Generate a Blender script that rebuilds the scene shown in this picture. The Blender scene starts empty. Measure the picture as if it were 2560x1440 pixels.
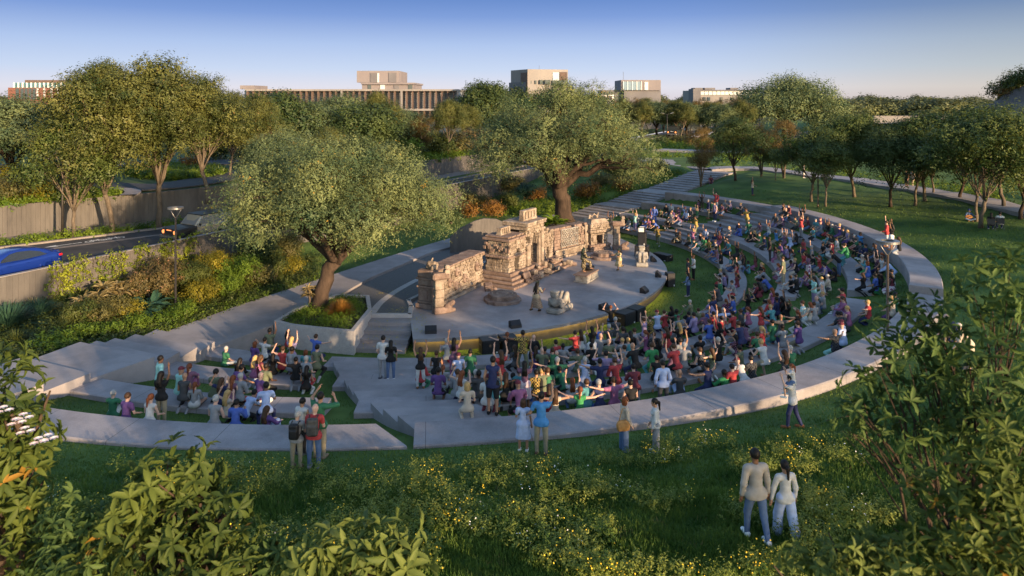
import bpy, bmesh, math, random
import numpy as np
from mathutils import Vector, Matrix
R_ = math.radians
scene = bpy.context.scene
COL = scene.collection

# ---------------------------------------------------------------- camera
CZ = 12.8          # camera height above the orchestra lawn
FPX = 1800.0       # focal length in pixels of the 2560 wide photograph
HOR = 245.0        # horizon row
cam_d = bpy.data.cameras.new('camera')
cam_d.sensor_width = 36.0
cam_d.lens = 36.0 * FPX / 2560.0
cam_d.shift_y = -(720.0 - HOR) / 2560.0
cam_d.clip_start = 0.3
cam_d.clip_end = 6000
cam_d.dof.use_dof = True
cam_d.dof.focus_distance = 32.0
cam_d.dof.aperture_fstop = 2.0
cam = bpy.data.objects.new('camera', cam_d)
cam.location = (0, 0, CZ)
cam.rotation_euler = (R_(90), 0, 0)
COL.objects.link(cam)
scene.camera = cam

# ---------------------------------------------------------------- sky and sun
SUN_EL = 10.5
SUN_H = Vector((0.66, -0.75)).normalized()
w = bpy.data.worlds.new('World'); scene.world = w; w.use_nodes = True
nt = w.node_tree
for n in list(nt.nodes): nt.nodes.remove(n)
def N(t, **k):
    n = nt.nodes.new(t)
    for a, b in k.items(): setattr(n, a, b)
    return n
sky = N('ShaderNodeTexSky', sky_type='NISHITA')
sky.sun_disc = False
sky.sun_elevation = R_(SUN_EL)
sky.sun_rotation = math.atan2(SUN_H.x, SUN_H.y)
sky.air_density = 1.0; sky.dust_density = 0.8; sky.ozone_density = 1.6
bg1 = N('ShaderNodeBackground'); bg1.inputs['Strength'].default_value = 0.15
tc = N('ShaderNodeTexCoord')
sx = N('ShaderNodeSeparateXYZ')
ramp = N('ShaderNodeValToRGB')
e = ramp.color_ramp.elements
e[0].position = 0.0; e[0].color = (0.70, 0.65, 0.71, 1)
e[1].position = 1.0; e[1].color = (0.13, 0.25, 0.58, 1)
for p, c in ((0.10, (0.74, 0.73, 0.81)), (0.28, (0.57, 0.67, 0.86)), (0.52, (0.42, 0.55, 0.82)), (0.80, (0.21, 0.34, 0.68))):
    x = e.new(p); x.color = (*c, 1)
mul = N('ShaderNodeMath', operation='MULTIPLY'); mul.inputs[1].default_value = 1 / 0.14
bg2 = N('ShaderNodeBackground'); bg2.inputs['Strength'].default_value = 0.44
mr = N('ShaderNodeMapRange', interpolation_type='SMOOTHSTEP')
mr.inputs['From Min'].default_value = 0.13; mr.inputs['From Max'].default_value = 0.30
mry = N('ShaderNodeMapRange', interpolation_type='SMOOTHSTEP')   # the sunny half of the sky, behind the photographer
mry.inputs['From Min'].default_value = 0.35; mry.inputs['From Max'].default_value = -0.1
mx = N('ShaderNodeMath', operation='MAXIMUM')
# warm haze low in the sky towards +X
warm = N('ShaderNodeMapRange', interpolation_type='SMOOTHSTEP')
warm.inputs['From Min'].default_value = 0.18; warm.inputs['From Max'].default_value = 0.62
wm = N('ShaderNodeMix', data_type='RGBA', blend_type='MULTIPLY')
wm.inputs['B'].default_value = (0.86, 0.80, 0.66, 1)
ms = N('ShaderNodeMixShader'); out = N('ShaderNodeOutputWorld')
L = nt.links.new
L(tc.outputs['Generated'], sx.inputs[0]); L(sx.outputs['Z'], mul.inputs[0]); L(mul.outputs[0], ramp.inputs[0])
L(sx.outputs['X'], warm.inputs['Value']); L(warm.outputs[0], wm.inputs['Factor']); L(ramp.outputs[0], wm.inputs['A'])
L(wm.outputs['Result'], bg2.inputs[0]); L(sky.outputs[0], bg1.inputs[0])
L(sx.outputs['Z'], mr.inputs['Value']); L(sx.outputs['Y'], mry.inputs['Value'])
L(mr.outputs[0], mx.inputs[0]); L(mry.outputs[0], mx.inputs[1]); L(mx.outputs[0], ms.inputs[0])
L(bg2.outputs[0], ms.inputs[1]); L(bg1.outputs[0], ms.inputs[2]); L(ms.outputs[0], out.inputs[0])

sd = bpy.data.lights.new('sun', 'SUN'); sd.energy = 4.5; sd.angle = R_(0.7); sd.color = (1.0, 0.70, 0.40)
so = bpy.data.objects.new('sun', sd); COL.objects.link(so)
sv = Vector((SUN_H.x * math.cos(R_(SUN_EL)), SUN_H.y * math.cos(R_(SUN_EL)), math.sin(R_(SUN_EL))))
so.rotation_euler = sv.to_track_quat('Z', 'Y').to_euler()
so.location = sv * 200

scene.view_settings.view_transform = 'Standard'
scene.view_settings.look = 'None'
scene.view_settings.exposure = 1.25
scene.view_settings.gamma = 1.0
scene.view_settings.use_curve_mapping = False
scene.cycles.max_bounces = 6
scene.cycles.diffuse_bounces = 3
scene.cycles.glossy_bounces = 2
scene.cycles.transmission_bounces = 3
scene.cycles.transparent_max_bounces = 6
scene.cycles.caustics_reflective = False
scene.cycles.caustics_refractive = False
scene.cycles.sample_clamp_indirect = 4.0

# ---------------------------------------------------------------- helpers
def P(px, py, z):                 # point of a horizontal plane seen at a pixel of the photograph
    Y = FPX * (CZ - z) / (py - HOR)
    return Vector(((px - 1280) / FPX * Y, Y, z))
def tag(o, label=None, cat=None, group=None, kind=None):
    if label: o['label'] = label
    if cat: o['category'] = cat
    if group: o['group'] = group
    if kind: o['kind'] = kind
    return o
def link(o, parent=None):
    COL.objects.link(o)
    if parent: o.parent = parent
    return o
def empty(name, loc=(0, 0, 0), rz=0.0, sc=1.0):
    o = bpy.data.objects.new(name, None); o.empty_display_size = 0.3
    o.location = loc; o.rotation_euler = (0, 0, rz); o.scale = (sc, sc, sc)
    return link(o)
def copy_tree(o, parent=None):
    c = o.copy(); link(c)
    c.parent = parent
    for ch in list(o.children): copy_tree(ch, c)
    return c
def npmesh(name, V, F, mats, mi=None, smooth=False):
    """V (n,3); F list of (m,k) index arrays (or one)."""
    if not isinstance(F, (list, tuple)): F = [F]
    F = [np.asarray(f, dtype=np.int32) for f in F if len(f)]
    me = bpy.data.meshes.new(name)
    V = np.asarray(V, dtype=np.float32)
    me.vertices.add(len(V)); me.vertices.foreach_set('co', V.ravel())
    nl = sum(f.size for f in F); npoly = sum(len(f) for f in F)
    me.loops.add(nl); me.polygons.add(npoly)
    me.loops.foreach_set('vertex_index', np.concatenate([f.ravel() for f in F]))
    tot = np.concatenate([np.full(len(f), f.shape[1], dtype=np.int32) for f in F])
    st = np.concatenate([[0], np.cumsum(tot)[:-1]]).astype(np.int32)
    me.polygons.foreach_set('loop_start', st); me.polygons.foreach_set('loop_total', tot)
    for m in (mats if isinstance(mats, (list, tuple)) else [mats]): me.materials.append(m)
    if mi is not None: me.polygons.foreach_set('material_index', np.asarray(mi, dtype=np.int32))
    if smooth: me.polygons.foreach_set('use_smooth', np.ones(npoly, dtype=bool))
    me.update(calc_edges=True); me.validate()
    return me
def npobj(name, V, F, mats, parent=None, mi=None, smooth=False):
    return link(bpy.data.objects.new(name, npmesh(name, V, F, mats, mi, smooth)), parent)

class MB:                          # collects shapes, links them as one mesh object
    def __init__(s): s.v = []; s.f = []; s.m = []; s.mi = 0
    def add(s, V, F):
        b = len(s.v); s.v += [tuple(p) for p in V]
        s.f += [[i + b for i in f] for f in F]; s.m += [s.mi] * len(F); return s
    def box(s, c, d, M=None, rz=0.0, taper=1.0, top=(0, 0)):
        hx, hy, hz = d[0] / 2, d[1] / 2, d[2] / 2
        V = []
        for z, t in ((-hz, 1), (hz, taper)):
            for x, y in ((-hx, -hy), (hx, -hy), (hx, hy), (-hx, hy)):
                V.append(Vector((x * t + (top[0] if z > 0 else 0), y * t + (top[1] if z > 0 else 0), z)))
        rot = M if M is not None else Matrix.Rotation(rz, 3, 'Z')
        V = [rot @ p + Vector(c) for p in V]
        return s.add(V, [(0, 3, 2, 1), (4, 5, 6, 7), (0, 1, 5, 4), (1, 2, 6, 5), (2, 3, 7, 6), (3, 0, 4, 7)])
    def bbox(s, c, d, b=0.02, M=None, rz=0.0):  # box with chamfered edges
        hx, hy, hz = d[0] / 2, d[1] / 2, d[2] / 2
        b = min(b, hx * .45, hy * .45, hz * .45)
        V = []; idx = {}
        for sx_ in (-1, 1):
            for sy_ in (-1, 1):
                for sz_ in (-1, 1):
                    for ax in range(3):
                        q = [sx_ * (hx - b), sy_ * (hy - b), sz_ * (hz - b)]
                        q[ax] = (sx_ * hx, sy_ * hy, sz_ * hz)[ax]
                        idx[(sx_, sy_, sz_, ax)] = len(V); V.append(Vector(q))
        F = []
        for ax in range(3):
            o1, o2 = [(1, 2), (2, 0), (0, 1)][ax]
            for sg in (-1, 1):
                q = []
                for a, b2 in ((-1, -1), (1, -1), (1, 1), (-1, 1)):
                    k = [0, 0, 0]; k[ax] = sg; k[o1] = a; k[o2] = b2
                    q.append(idx[(*k, ax)])
                F.append(q if sg > 0 else q[::-1])
        for ax in range(3):          # edges parallel to ax
            o1, o2 = [(1, 2), (2, 0), (0, 1)][ax]
            for a in (-1, 1):
                for b2 in (-1, 1):
                    k0 = [0, 0, 0]; k1 = [0, 0, 0]
                    k0[ax] = -1; k1[ax] = 1
                    for k in (k0, k1): k[o1] = a; k[o2] = b2
                    q = [idx[(*k0, o1)], idx[(*k1, o1)], idx[(*k1, o2)], idx[(*k0, o2)]]
                    F.append(q if a * b2 < 0 else q[::-1])
        for sx_ in (-1, 1):
            for sy_ in (-1, 1):
                for sz_ in (-1, 1):
                    t = [idx[(sx_, sy_, sz_, a)] for a in range(3)]
                    F.append(t if sx_ * sy_ * sz_ > 0 else t[::-1])
        rot = M if M is not None else Matrix.Rotation(rz, 3, 'Z')
        return s.add([rot @ p + Vector(c) for p in V], F)
    def prism(s, poly, z0, z1):      # poly CCW (x,y); z1 may be a list
        n = len(poly)
        zt = z1 if isinstance(z1, (list, tuple)) else [z1] * n
        zb = z0 if isinstance(z0, (list, tuple)) else [z0] * n
        V = [(p[0], p[1], zb[i]) for i, p in enumerate(poly)] + [(p[0], p[1], zt[i]) for i, p in enumerate(poly)]
        F = [list(range(n))[::-1], list(range(n, 2 * n))] + [[i, (i + 1) % n, n + (i + 1) % n, n + i] for i in range(n)]
        return s.add(V, F)
    def tube(s, pts, rad, n=8, cap=True):
        pts = [Vector(p) for p in pts]; k = len(pts)
        if not isinstance(rad, (list, tuple)): rad = [rad] * k
        V = []; ref = None
        for i, p in enumerate(pts):
            t = (pts[min(i + 1, k - 1)] - pts[max(i - 1, 0)]).normalized()
            if ref is None: ref = Vector((1, 0, 0)) if abs(t.x) < .8 else Vector((0, 1, 0))
            a = (ref - t * ref.dot(t)).normalized(); b = t.cross(a); ref = a
            for j in range(n):
                an = 2 * math.pi * j / n
                V.append(p + (a * math.cos(an) + b * math.sin(an)) * rad[i])
        F = [[i * n + j, i * n + (j + 1) % n, (i + 1) * n + (j + 1) % n, (i + 1) * n + j] for i in range(k - 1) for j in range(n)]
        if cap: F += [list(range(n))[::-1], list(range((k - 1) * n, k * n))]
        return s.add(V, F)
    def lathe(s, prof, n=24, c=(0, 0, 0)):
        V = [(c[0] + r * math.cos(2 * math.pi * j / n), c[1] + r * math.sin(2 * math.pi * j / n), c[2] + z) for r, z in prof for j in range(n)]
        k = len(prof)
        F = [[i * n + j, i * n + (j + 1) % n, (i + 1) * n + (j + 1) % n, (i + 1) * n + j] for i in range(k - 1) for j in range(n)]
        F += [list(range(n))[::-1], list(range((k - 1) * n, k * n))]
        return s.add(V, F)
    def ball(s, c, r, n=8, m=6, sc=(1, 1, 1), M=None):
        V = []; 
        for i in range(1, m):
            th = math.pi * i / m
            for j in range(n):
                ph = 2 * math.pi * j / n
                V.append(Vector((math.sin(th) * math.cos(ph) * sc[0], math.sin(th) * math.sin(ph) * sc[1], -math.cos(th) * sc[2])) * r)
        V += [Vector((0, 0, -r * sc[2])), Vector((0, 0, r * sc[2]))]
        F = [[i * n + j, i * n + (j + 1) % n, (i + 1) * n + (j + 1) % n, (i + 1) * n + j] for i in range(m - 2) for j in range(n)]
        a = len(V) - 2
        F += [[a, (j + 1) % n, j] for j in range(n)] + [[a + 1, (m - 2) * n + j, (m - 2) * n + (j + 1) % n] for j in range(n)]
        if M is not None: V = [M @ p for p in V]
        return s.add([p + Vector(c) for p in V], F)
    def build(s, name, mat, parent=None, smooth=False, loc=None):
        me = bpy.data.meshes.new(name)
        me.from_pydata([tuple(p) for p in s.v], [], s.f)
        for m in (mat if isinstance(mat, (list, tuple)) else [mat]): me.materials.append(m)
        if isinstance(mat, (list, tuple)): me.polygons.foreach_set('material_index', s.m)
        if smooth: me.polygons.foreach_set('use_smooth', [True] * len(me.polygons))
        me.update()
        o = link(bpy.data.objects.new(name, me), parent)
        if loc is not None: o.location = loc
        return o

# ---------------------------------------------------------------- materials
MAT = {}
def ramp_node(nt, stops):
    r = nt.nodes.new('ShaderNodeValToRGB'); e = r.color_ramp.elements
    e[0].position, e[0].color = stops[0][0], (*stops[0][1], 1)
    e[1].position, e[1].color = stops[-1][0], (*stops[-1][1], 1)
    for p, c in stops[1:-1]:
        x = e.new(p); x.color = (*c, 1)
    return r
def newmat(name):
    m = bpy.data.materials.new(name); m.use_nodes = True
    nt = m.node_tree; b = nt.nodes['Principled BSDF']
    MAT[name] = m
    return m, nt, b
def noise_mat(name, stops, scale=2.0, rough=0.8, detail=6, bump=0.0, bscale=30.0, bdist=0.02, spec=0.3, metal=0.0, coords='pos', stretch=(1, 1, 1), speck=0.0):
    m, nt, b = newmat(name); L = nt.links.new
    if coords == 'pos':
        g = nt.nodes.new('ShaderNodeNewGeometry'); src = g.outputs['Position']
    else:
        g = nt.nodes.new('ShaderNodeTexCoord'); src = g.outputs['Object']
    mp = nt.nodes.new('ShaderNodeMapping'); mp.inputs['Scale'].default_value = stretch
    L(src, mp.inputs['Vector'])
    n = nt.nodes.new('ShaderNodeTexNoise'); n.inputs['Scale'].default_value = scale; n.inputs['Detail'].default_value = detail; n.inputs['Roughness'].default_value = .62
    L(mp.outputs[0], n.inputs['Vector'])
    r = ramp_node(nt, stops); L(n.outputs['Fac'], r.inputs[0])
    col = r.outputs[0]
    if speck:
        n3 = nt.nodes.new('ShaderNodeTexNoise'); n3.inputs['Scale'].default_value = 45; n3.inputs['Detail'].default_value = 2
        L(src, n3.inputs['Vector'])
        mrn = nt.nodes.new('ShaderNodeMapRange'); mrn.inputs['From Min'].default_value = .3; mrn.inputs['From Max'].default_value = .7
        mrn.inputs['To Min'].default_value = 1 - speck; mrn.inputs['To Max'].default_value = 1 + speck
        L(n3.outputs['Fac'], mrn.inputs['Value'])
        mm = nt.nodes.new('ShaderNodeVectorMath'); mm.operation = 'SCALE'
        L(col, mm.inputs[0]); L(mrn.outputs[0], mm.inputs['Scale']); col = mm.outputs[0]
    L(col, b.inputs['Base Color'])
    b.inputs['Roughness'].default_value = rough; b.inputs['Metallic'].default_value = metal
    b.inputs['Specular IOR Level'].default_value = spec
    if bump:
        n2 = nt.nodes.new('ShaderNodeTexNoise'); n2.inputs['Scale'].default_value = bscale; n2.inputs['Detail'].default_value = 5
        L(mp.outputs[0], n2.inputs['Vector'])
        bp = nt.nodes.new('ShaderNodeBump'); bp.inputs['Strength'].default_value = bump; bp.inputs['Distance'].default_value = bdist
        L(n2.outputs['Fac'], bp.inputs['Height']); L(bp.outputs[0], b.inputs['Normal'])
    return m
def plain(name, c, rough=0.6, metal=0.0, spec=0.4, emit=None, es=1.0, alpha=None):
    m, nt, b = newmat(name)
    b.inputs['Base Color'].default_value = (*c, 1); b.inputs['Roughness'].default_value = rough
    b.inputs['Metallic'].default_value = metal; b.inputs['Specular IOR Level'].default_value = spec
    if emit: b.inputs['Emission Color'].default_value = (*emit, 1); b.inputs['Emission Strength'].default_value = es
    return m
def leaf_mat(name, c1, c2, c3=None, p3=0.0, trans=0.32, rough=0.5, nscale=0.55, spec=0.25):
    """foliage: colour varies by branch (noise in space) and by leaf; thin, lets light through"""
    m, nt, b = newmat(name); L = nt.links.new
    g = nt.nodes.new('ShaderNodeNewGeometry')
    n = nt.nodes.new('ShaderNodeTexNoise'); n.inputs['Scale'].default_value = nscale; n.inputs['Detail'].default_value = 3
    L(g.outputs['Position'], n.inputs['Vector'])
    a = nt.nodes.new('ShaderNodeMath'); a.operation = 'MULTIPLY_ADD'; a.inputs[1].default_value = 0.2
    L(g.outputs['Random Per Island'], a.inputs[0]); 
    a2 = nt.nodes.new('ShaderNodeMath'); a2.operation = 'MULTIPLY_ADD'; a2.inputs[1].default_value = 1.9; a2.inputs[2].default_value = -0.5
    L(n.outputs['Fac'], a2.inputs[0]); L(a2.outputs[0], a.inputs[2])
    r = ramp_node(nt, [(0.15, c1), (0.85, c2)]); L(a.outputs[0], r.inputs[0])
    col = r.outputs[0]
    if c3:
        gt = nt.nodes.new('ShaderNodeMath'); gt.operation = 'GREATER_THAN'; gt.inputs[1].default_value = 1 - p3
        n4 = nt.nodes.new('ShaderNodeTexNoise'); n4.inputs['Scale'].default_value = nscale * 2.2
        L(g.outputs['Position'], n4.inputs['Vector'])
        ad = nt.nodes.new('ShaderNodeMath'); ad.operation = 'MULTIPLY_ADD'; ad.inputs[1].default_value = .35
        L(g.outputs['Random Per Island'], ad.inputs[0]); L(n4.outputs['Fac'], ad.inputs[2])
        L(ad.outputs[0], gt.inputs[0])
        mxn = nt.nodes.new('ShaderNodeMix'); mxn.data_type = 'RGBA'
        L(gt.outputs[0], mxn.inputs['Factor']); L(col, mxn.inputs['A']); mxn.inputs['B'].default_value = (*c3, 1)
        col = mxn.outputs['Result']
    L(col, b.inputs['Base Color']); b.inputs['Roughness'].default_value = rough
    b.inputs['Specular IOR Level'].default_value = spec
    t = nt.nodes.new('ShaderNodeBsdfTranslucent'); L(col, t.inputs[0])
    ms = nt.nodes.new('ShaderNodeMixShader'); ms.inputs[0].default_value = trans
    L(b.outputs[0], ms.inputs[1]); L(t.outputs[0], ms.inputs[2])
    L(ms.outputs[0], nt.nodes['Material Output'].inputs[0])
    return m

CONC = noise_mat('pale_concrete', [(.25, (.225, .205, .215)), (.5, (.29, .268, .28)), (.78, (.335, .31, .32))], scale=.9, rough=.75, bump=.25, bscale=40, bdist=.01, speck=.12, stretch=(1, 1, 1.6))
def joints(m, step):
    """casting joints every few metres along the curved rows, and broad weather stains"""
    nt = m.node_tree; L = nt.links.new; b = nt.nodes['Principled BSDF']; src = b.inputs['Base Color'].links[0].from_socket
    g = nt.nodes.new('ShaderNodeNewGeometry'); sp = nt.nodes.new('ShaderNodeSeparateXYZ'); L(g.outputs['Position'], sp.inputs[0])
    def M(op, a, v):
        n = nt.nodes.new('ShaderNodeMath'); n.operation = op; L(a, n.inputs[0])
        if isinstance(v, (int, float)): n.inputs[1].default_value = v
        else: L(v, n.inputs[1])
        return n.outputs[0]
    ang = M('ARCTAN2', M('SUBTRACT', sp.outputs['Y'], 53.3), M('SUBTRACT', sp.outputs['X'], -6.3))
    fr = M('FRACT', M('MULTIPLY', ang, step), 0); ln = M('LESS_THAN', fr, .006 if step else -1.0)
    n = nt.nodes.new('ShaderNodeTexNoise'); n.inputs['Scale'].default_value = .35; n.inputs['Detail'].default_value = 8; n.inputs['Roughness'].default_value = .7; L(g.outputs['Position'], n.inputs['Vector'])
    mr = nt.nodes.new('ShaderNodeMapRange'); mr.inputs['From Min'].default_value = .35; mr.inputs['From Max'].default_value = .6; mr.inputs['To Min'].default_value = .72; mr.inputs['To Max'].default_value = 1.06; L(n.outputs['Fac'], mr.inputs['Value'])
    k = M('MULTIPLY', mr.outputs[0], M('SUBTRACT', M('MULTIPLY', ln, -.62), -1.0))
    v = nt.nodes.new('ShaderNodeVectorMath'); v.operation = 'SCALE'; L(src, v.inputs[0]); L(k, v.inputs['Scale']); L(v.outputs[0], b.inputs['Base Color'])
joints(CONC, 11.0)
CONC2 = noise_mat('smooth_concrete', [(.25, (.245, .225, .232)), (.55, (.295, .272, .28)), (.8, (.325, .30, .305))], scale=.5, rough=.7, bump=.15, bscale=50, bdist=.008, speck=.06)
STAGEM = noise_mat('stage_concrete', [(.3, (.215, .20, .212)), (.5, (.28, .26, .272)), (.7, (.36, .335, .34))], scale=.55, rough=.55, bump=.2, bscale=25, bdist=.01, speck=.1, spec=.4)
joints(CONC2, 0.0); joints(STAGEM, 0.0)
GRANITE = noise_mat('speckled_granite', [(.3, (.34, .32, .32)), (.7, (.44, .41, .40))], scale=3, rough=.7, speck=.25)
BOARD = noise_mat('board_marked_concrete', [(.25, (.06, .056, .056)), (.5, (.098, .09, .086)), (.75, (.135, .124, .116))], scale=1.3, rough=.85, bump=.3, bscale=25, bdist=.015, stretch=(1, 1, .25), speck=.1)
ASPH = noise_mat('asphalt', [(.3, (.035, .035, .04)), (.7, (.065, .065, .07))], scale=.8, rough=.85, bump=.3, bscale=120, bdist=.006, speck=.2)
STRIP = noise_mat('paving_strip', [(.3, (.17, .15, .14)), (.7, (.24, .21, .20))], scale=2, rough=.85, speck=.15)
WHITEP = noise_mat('road_paint', [(.35, (.4, .4, .4)), (.5, (.72, .72, .72))], scale=6, rough=.7)
LIME = noise_mat('old_limestone', [(.25, (.075, .06, .05)), (.43, (.20, .155, .12)), (.58, (.31, .25, .20)), (.78, (.40, .345, .285))], scale=1.6, rough=.9, detail=9, bump=.9, bscale=7, bdist=.05, speck=.15)
LIME2 = noise_mat('grey_limestone', [(.25, (.09, .08, .075)), (.42, (.22, .20, .18)), (.6, (.32, .30, .27)), (.8, (.40, .37, .33))], scale=3.0, rough=.9, detail=9, bump=.8, bscale=12, bdist=.03, speck=.15)
LIME3 = noise_mat('reddish_limestone', [(.25, (.10, .068, .055)), (.5, (.20, .14, .115)), (.75, (.30, .23, .195))], scale=2.2, rough=.9, detail=9, bump=.8, bscale=10, bdist=.03, speck=.15)
BARK = noise_mat('bark', [(.3, (.022, .015, .011)), (.7, (.075, .05, .036))], scale=3, rough=.9, bump=.9, bscale=9, bdist=.05, stretch=(1, 1, .3))
BARK2 = noise_mat('pale_bark', [(.3, (.06, .046, .034)), (.7, (.17, .135, .10))], scale=3, rough=.9, bump=.8, bscale=10, bdist=.04, stretch=(1, 1, .4))
SOIL = noise_mat('soil', [(.3, (.025, .02, .014)), (.7, (.06, .05, .03))], scale=3, rough=.95)
BLACK = noise_mat('black_casing', [(.3, (.011, .011, .013)), (.7, (.02, .02, .023))], scale=4, rough=.5)
GRILLE = noise_mat('speaker_grille', [(.4, (.02, .02, .024)), (.6, (.045, .045, .05))], scale=60, rough=.5, metal=.3)
STEEL = noise_mat('grey_steel', [(.3, (.18, .18, .19)), (.7, (.26, .26, .27))], scale=3, rough=.4, metal=.7)
BRONZE = noise_mat('dark_bronze_steel', [(.3, (.09, .06, .04)), (.7, (.15, .11, .075))], scale=3, rough=.4, metal=.6)
DARKST = noise_mat('dark_painted_steel', [(.3, (.03, .026, .025)), (.7, (.05, .045, .04))], scale=3, rough=.5, metal=.3)
WHITE = noise_mat('white_paint', [(.3, (.70, .70, .70)), (.7, (.8, .8, .8))], scale=5, rough=.5)
GLASS = plain('window_glass', (.05, .07, .09), rough=.08, spec=.8)
GLASSP = plain('pale_glass', (.45, .5, .55), rough=.15, spec=.8)
BRICK = noise_mat('red_brick', [(.3, (.13, .055, .045)), (.7, (.20, .095, .075))], scale=3, rough=.9, speck=.3)
TIMBER = noise_mat('brown_slats', [(.3, (.08, .052, .045)), (.7, (.14, .10, .085))], scale=2, rough=.8)
PINKC = noise_mat('pinkish_concrete', [(.3, (.155, .14, .155)), (.7, (.21, .19, .205))], scale=.3, rough=.85, stretch=(1, 1, .3))
BEIGEC = noise_mat('beige_concrete', [(.3, (.18, .17, .175)), (.7, (.245, .23, .23))], scale=.25, rough=.85, stretch=(1, 1, .3))
GREYC = noise_mat('grey_concrete', [(.3, (.11, .108, .125)), (.7, (.155, .152, .17))], scale=.3, rough=.85)
WARMG = plain('warm_led_strip', (.8, .6, .3), emit=(1.0, .62, .13), es=9)
def object_colour(name, rough, amp=0.12, scale=9, pattern=None, spec=.25):
    m, nt, b = newmat(name); L = nt.links.new
    oi = nt.nodes.new('ShaderNodeObjectInfo'); tcn = nt.nodes.new('ShaderNodeTexCoord')
    n = nt.nodes.new('ShaderNodeTexNoise'); n.inputs['Scale'].default_value = scale; n.inputs['Detail'].default_value = 3
    L(tcn.outputs['Object'], n.inputs['Vector'])
    mrn = nt.nodes.new('ShaderNodeMapRange'); mrn.inputs['To Min'].default_value = 1 - amp * 2; mrn.inputs['To Max'].default_value = 1 + amp * 2
    L(n.outputs['Fac'], mrn.inputs['Value'])
    sc = nt.nodes.new('ShaderNodeVectorMath'); sc.operation = 'SCALE'
    L(oi.outputs['Color'], sc.inputs[0]); L(mrn.outputs[0], sc.inputs['Scale'])
    col = sc.outputs[0]
    if pattern:
        if pattern == 'stripe':
            wv = nt.nodes.new('ShaderNodeTexWave'); wv.bands_direction = 'X'; wv.inputs['Scale'].default_value = 7
            L(tcn.outputs['Object'], wv.inputs['Vector']); f = wv.outputs['Fac']
        else:
            ck = nt.nodes.new('ShaderNodeTexChecker'); ck.inputs['Scale'].default_value = 17
            L(tcn.outputs['Object'], ck.inputs['Vector']); f = ck.outputs['Fac']
        gt = nt.nodes.new('ShaderNodeMath'); gt.operation = 'GREATER_THAN'; gt.inputs[1].default_value = .5
        L(f, gt.inputs[0])
        mxn = nt.nodes.new('ShaderNodeMix'); mxn.data_type = 'RGBA'
        L(gt.outputs[0], mxn.inputs['Factor']); L(col, mxn.inputs['A'])
        mxn.inputs['B'].default_value = (.75, .72, .7, 1) if pattern == 'stripe' else (.015, .015, .02, 1)
        col = mxn.outputs['Result']
    L(col, b.inputs['Base Color']); b.inputs['Roughness'].default_value = rough; b.inputs['Specular IOR Level'].default_value = spec
    return m
CLOTH = object_colour('fabric', .85, .16)
CHECK = object_colour('checked_fabric', .85, .1, pattern='check')
STRIPE = object_colour('striped_fabric', .85, .1, pattern='stripe')
HAIRM = object_colour('hair', .55, .25, 30)
SKIN = object_colour('skin', .55, .06, spec=.35)
EYE = plain('dark_eye', (.02, .015, .012), rough=.2)
# ================================================================ the bowl: heights of the ground
CX, CY = -6.3, 53.3
AZK = [-125, -112, -95, -80, -60, -32, -10, 20, 45, 60]
ROWR = [[20.3, 20.3, 20.2, 20.3, 20.5, 20.9, 21.5, 21.8, 22.0, 22.0],
        [23.8, 23.8, 23.8, 23.7, 23.9, 24.2, 24.5, 24.8, 24.8, 24.8],
        [27.6, 27.6, 27.8, 27.8, 27.9, 28.2, 28.3, 28.4, 28.5, 28.5],
        [31.7, 31.7, 31.9, 31.9, 31.9, 31.3, 31.0, 30.7, 30.5, 30.5]]
ROWZ = [[.9, .9, .9, .85, .75, .55, .55, .55, .55, .55],
        [1.5, 1.5, 1.5, 1.45, 1.4, 1.3, 1.3, 1.3, 1.3, 1.3],
        [2.2, 2.2, 2.2, 2.2, 2.15, 2.1, 2.1, 2.1, 2.1, 2.1],
        [3.1, 3.1, 3.1, 3.1, 3.1, 3.1, 3.1, 3.1, 3.1, 3.1]]
ROWW = [1.2, 1.25, 1.25, 1.5]
def rowR(k, az): return np.interp(az, AZK, ROWR[k])
def rowZ(k, az): return np.interp(az, AZK, ROWZ[k])
def smooth01(t):
    t = np.clip(t, 0, 1); return t * t * (3 - 2 * t)
def bowl(r, az):
    kr = [np.zeros_like(r), np.full_like(r, 17.8)]; kz = [np.zeros_like(r), np.zeros_like(r)]
    for k in range(4):
        R = rowR(k, az); Z = rowZ(k, az)
        drop = .45 if k < 3 else .62
        kr += [R - .25, R + ROWW[k] + .2]; kz += [Z - drop, Z - (.17 if k < 3 else .3)]
    kr += [kr[-1] + 5.5, kr[-1] + 15, kr[-1] + 40]; kz += [np.full_like(r, 3.35), np.full_like(r, 3.8), np.full_like(r, 4.1)]
    z = np.zeros_like(r) + kz[0]
    for a in range(len(kr) - 1):
        t = (r - kr[a]) / (kr[a + 1] - kr[a])
        z = np.where(t >= 0, kz[a] + np.clip(t, 0, 1) * (kz[a + 1] - kz[a]), z)
    return z
L1 = [(-41, 7), (-36, 17.3), (-31.2, 27.2), (-26.4, 37), (-21.2, 47.7), (-14.5, 61.5), (-6, 78), (4, 97), (20, 126), (37, 158), (60, 205), (100, 285)]
L2 = [(-63, 24), (-51, 36.8), (-43.3, 45), (-36.7, 51.7), (-28.6, 59.5), (-21.1, 70.4), (-12.2, 87), (-1, 106), (13, 132), (30, 163), (53, 210), (94, 291)]
UZ = 5.0
def seg_side(poly, x, y):
    """signed distance to an open polyline (left of it positive)"""
    best = np.full_like(x, 1e9); sg = np.ones_like(x)
    for (ax, ay), (bx, by) in zip(poly[:-1], poly[1:]):
        dx, dy = bx - ax, by - ay; l2 = dx * dx + dy * dy
        t = np.clip(((x - ax) * dx + (y - ay) * dy) / l2, 0, 1)
        ex, ey = x - ax - t * dx, y - ay - t * dy
        d = np.hypot(ex, ey); cr = dx * ey - dy * ex
        m = d < best - 1e-9
        best = np.where(m, d, best); sg = np.where(m, np.sign(cr), sg)
    return best * sg
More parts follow.
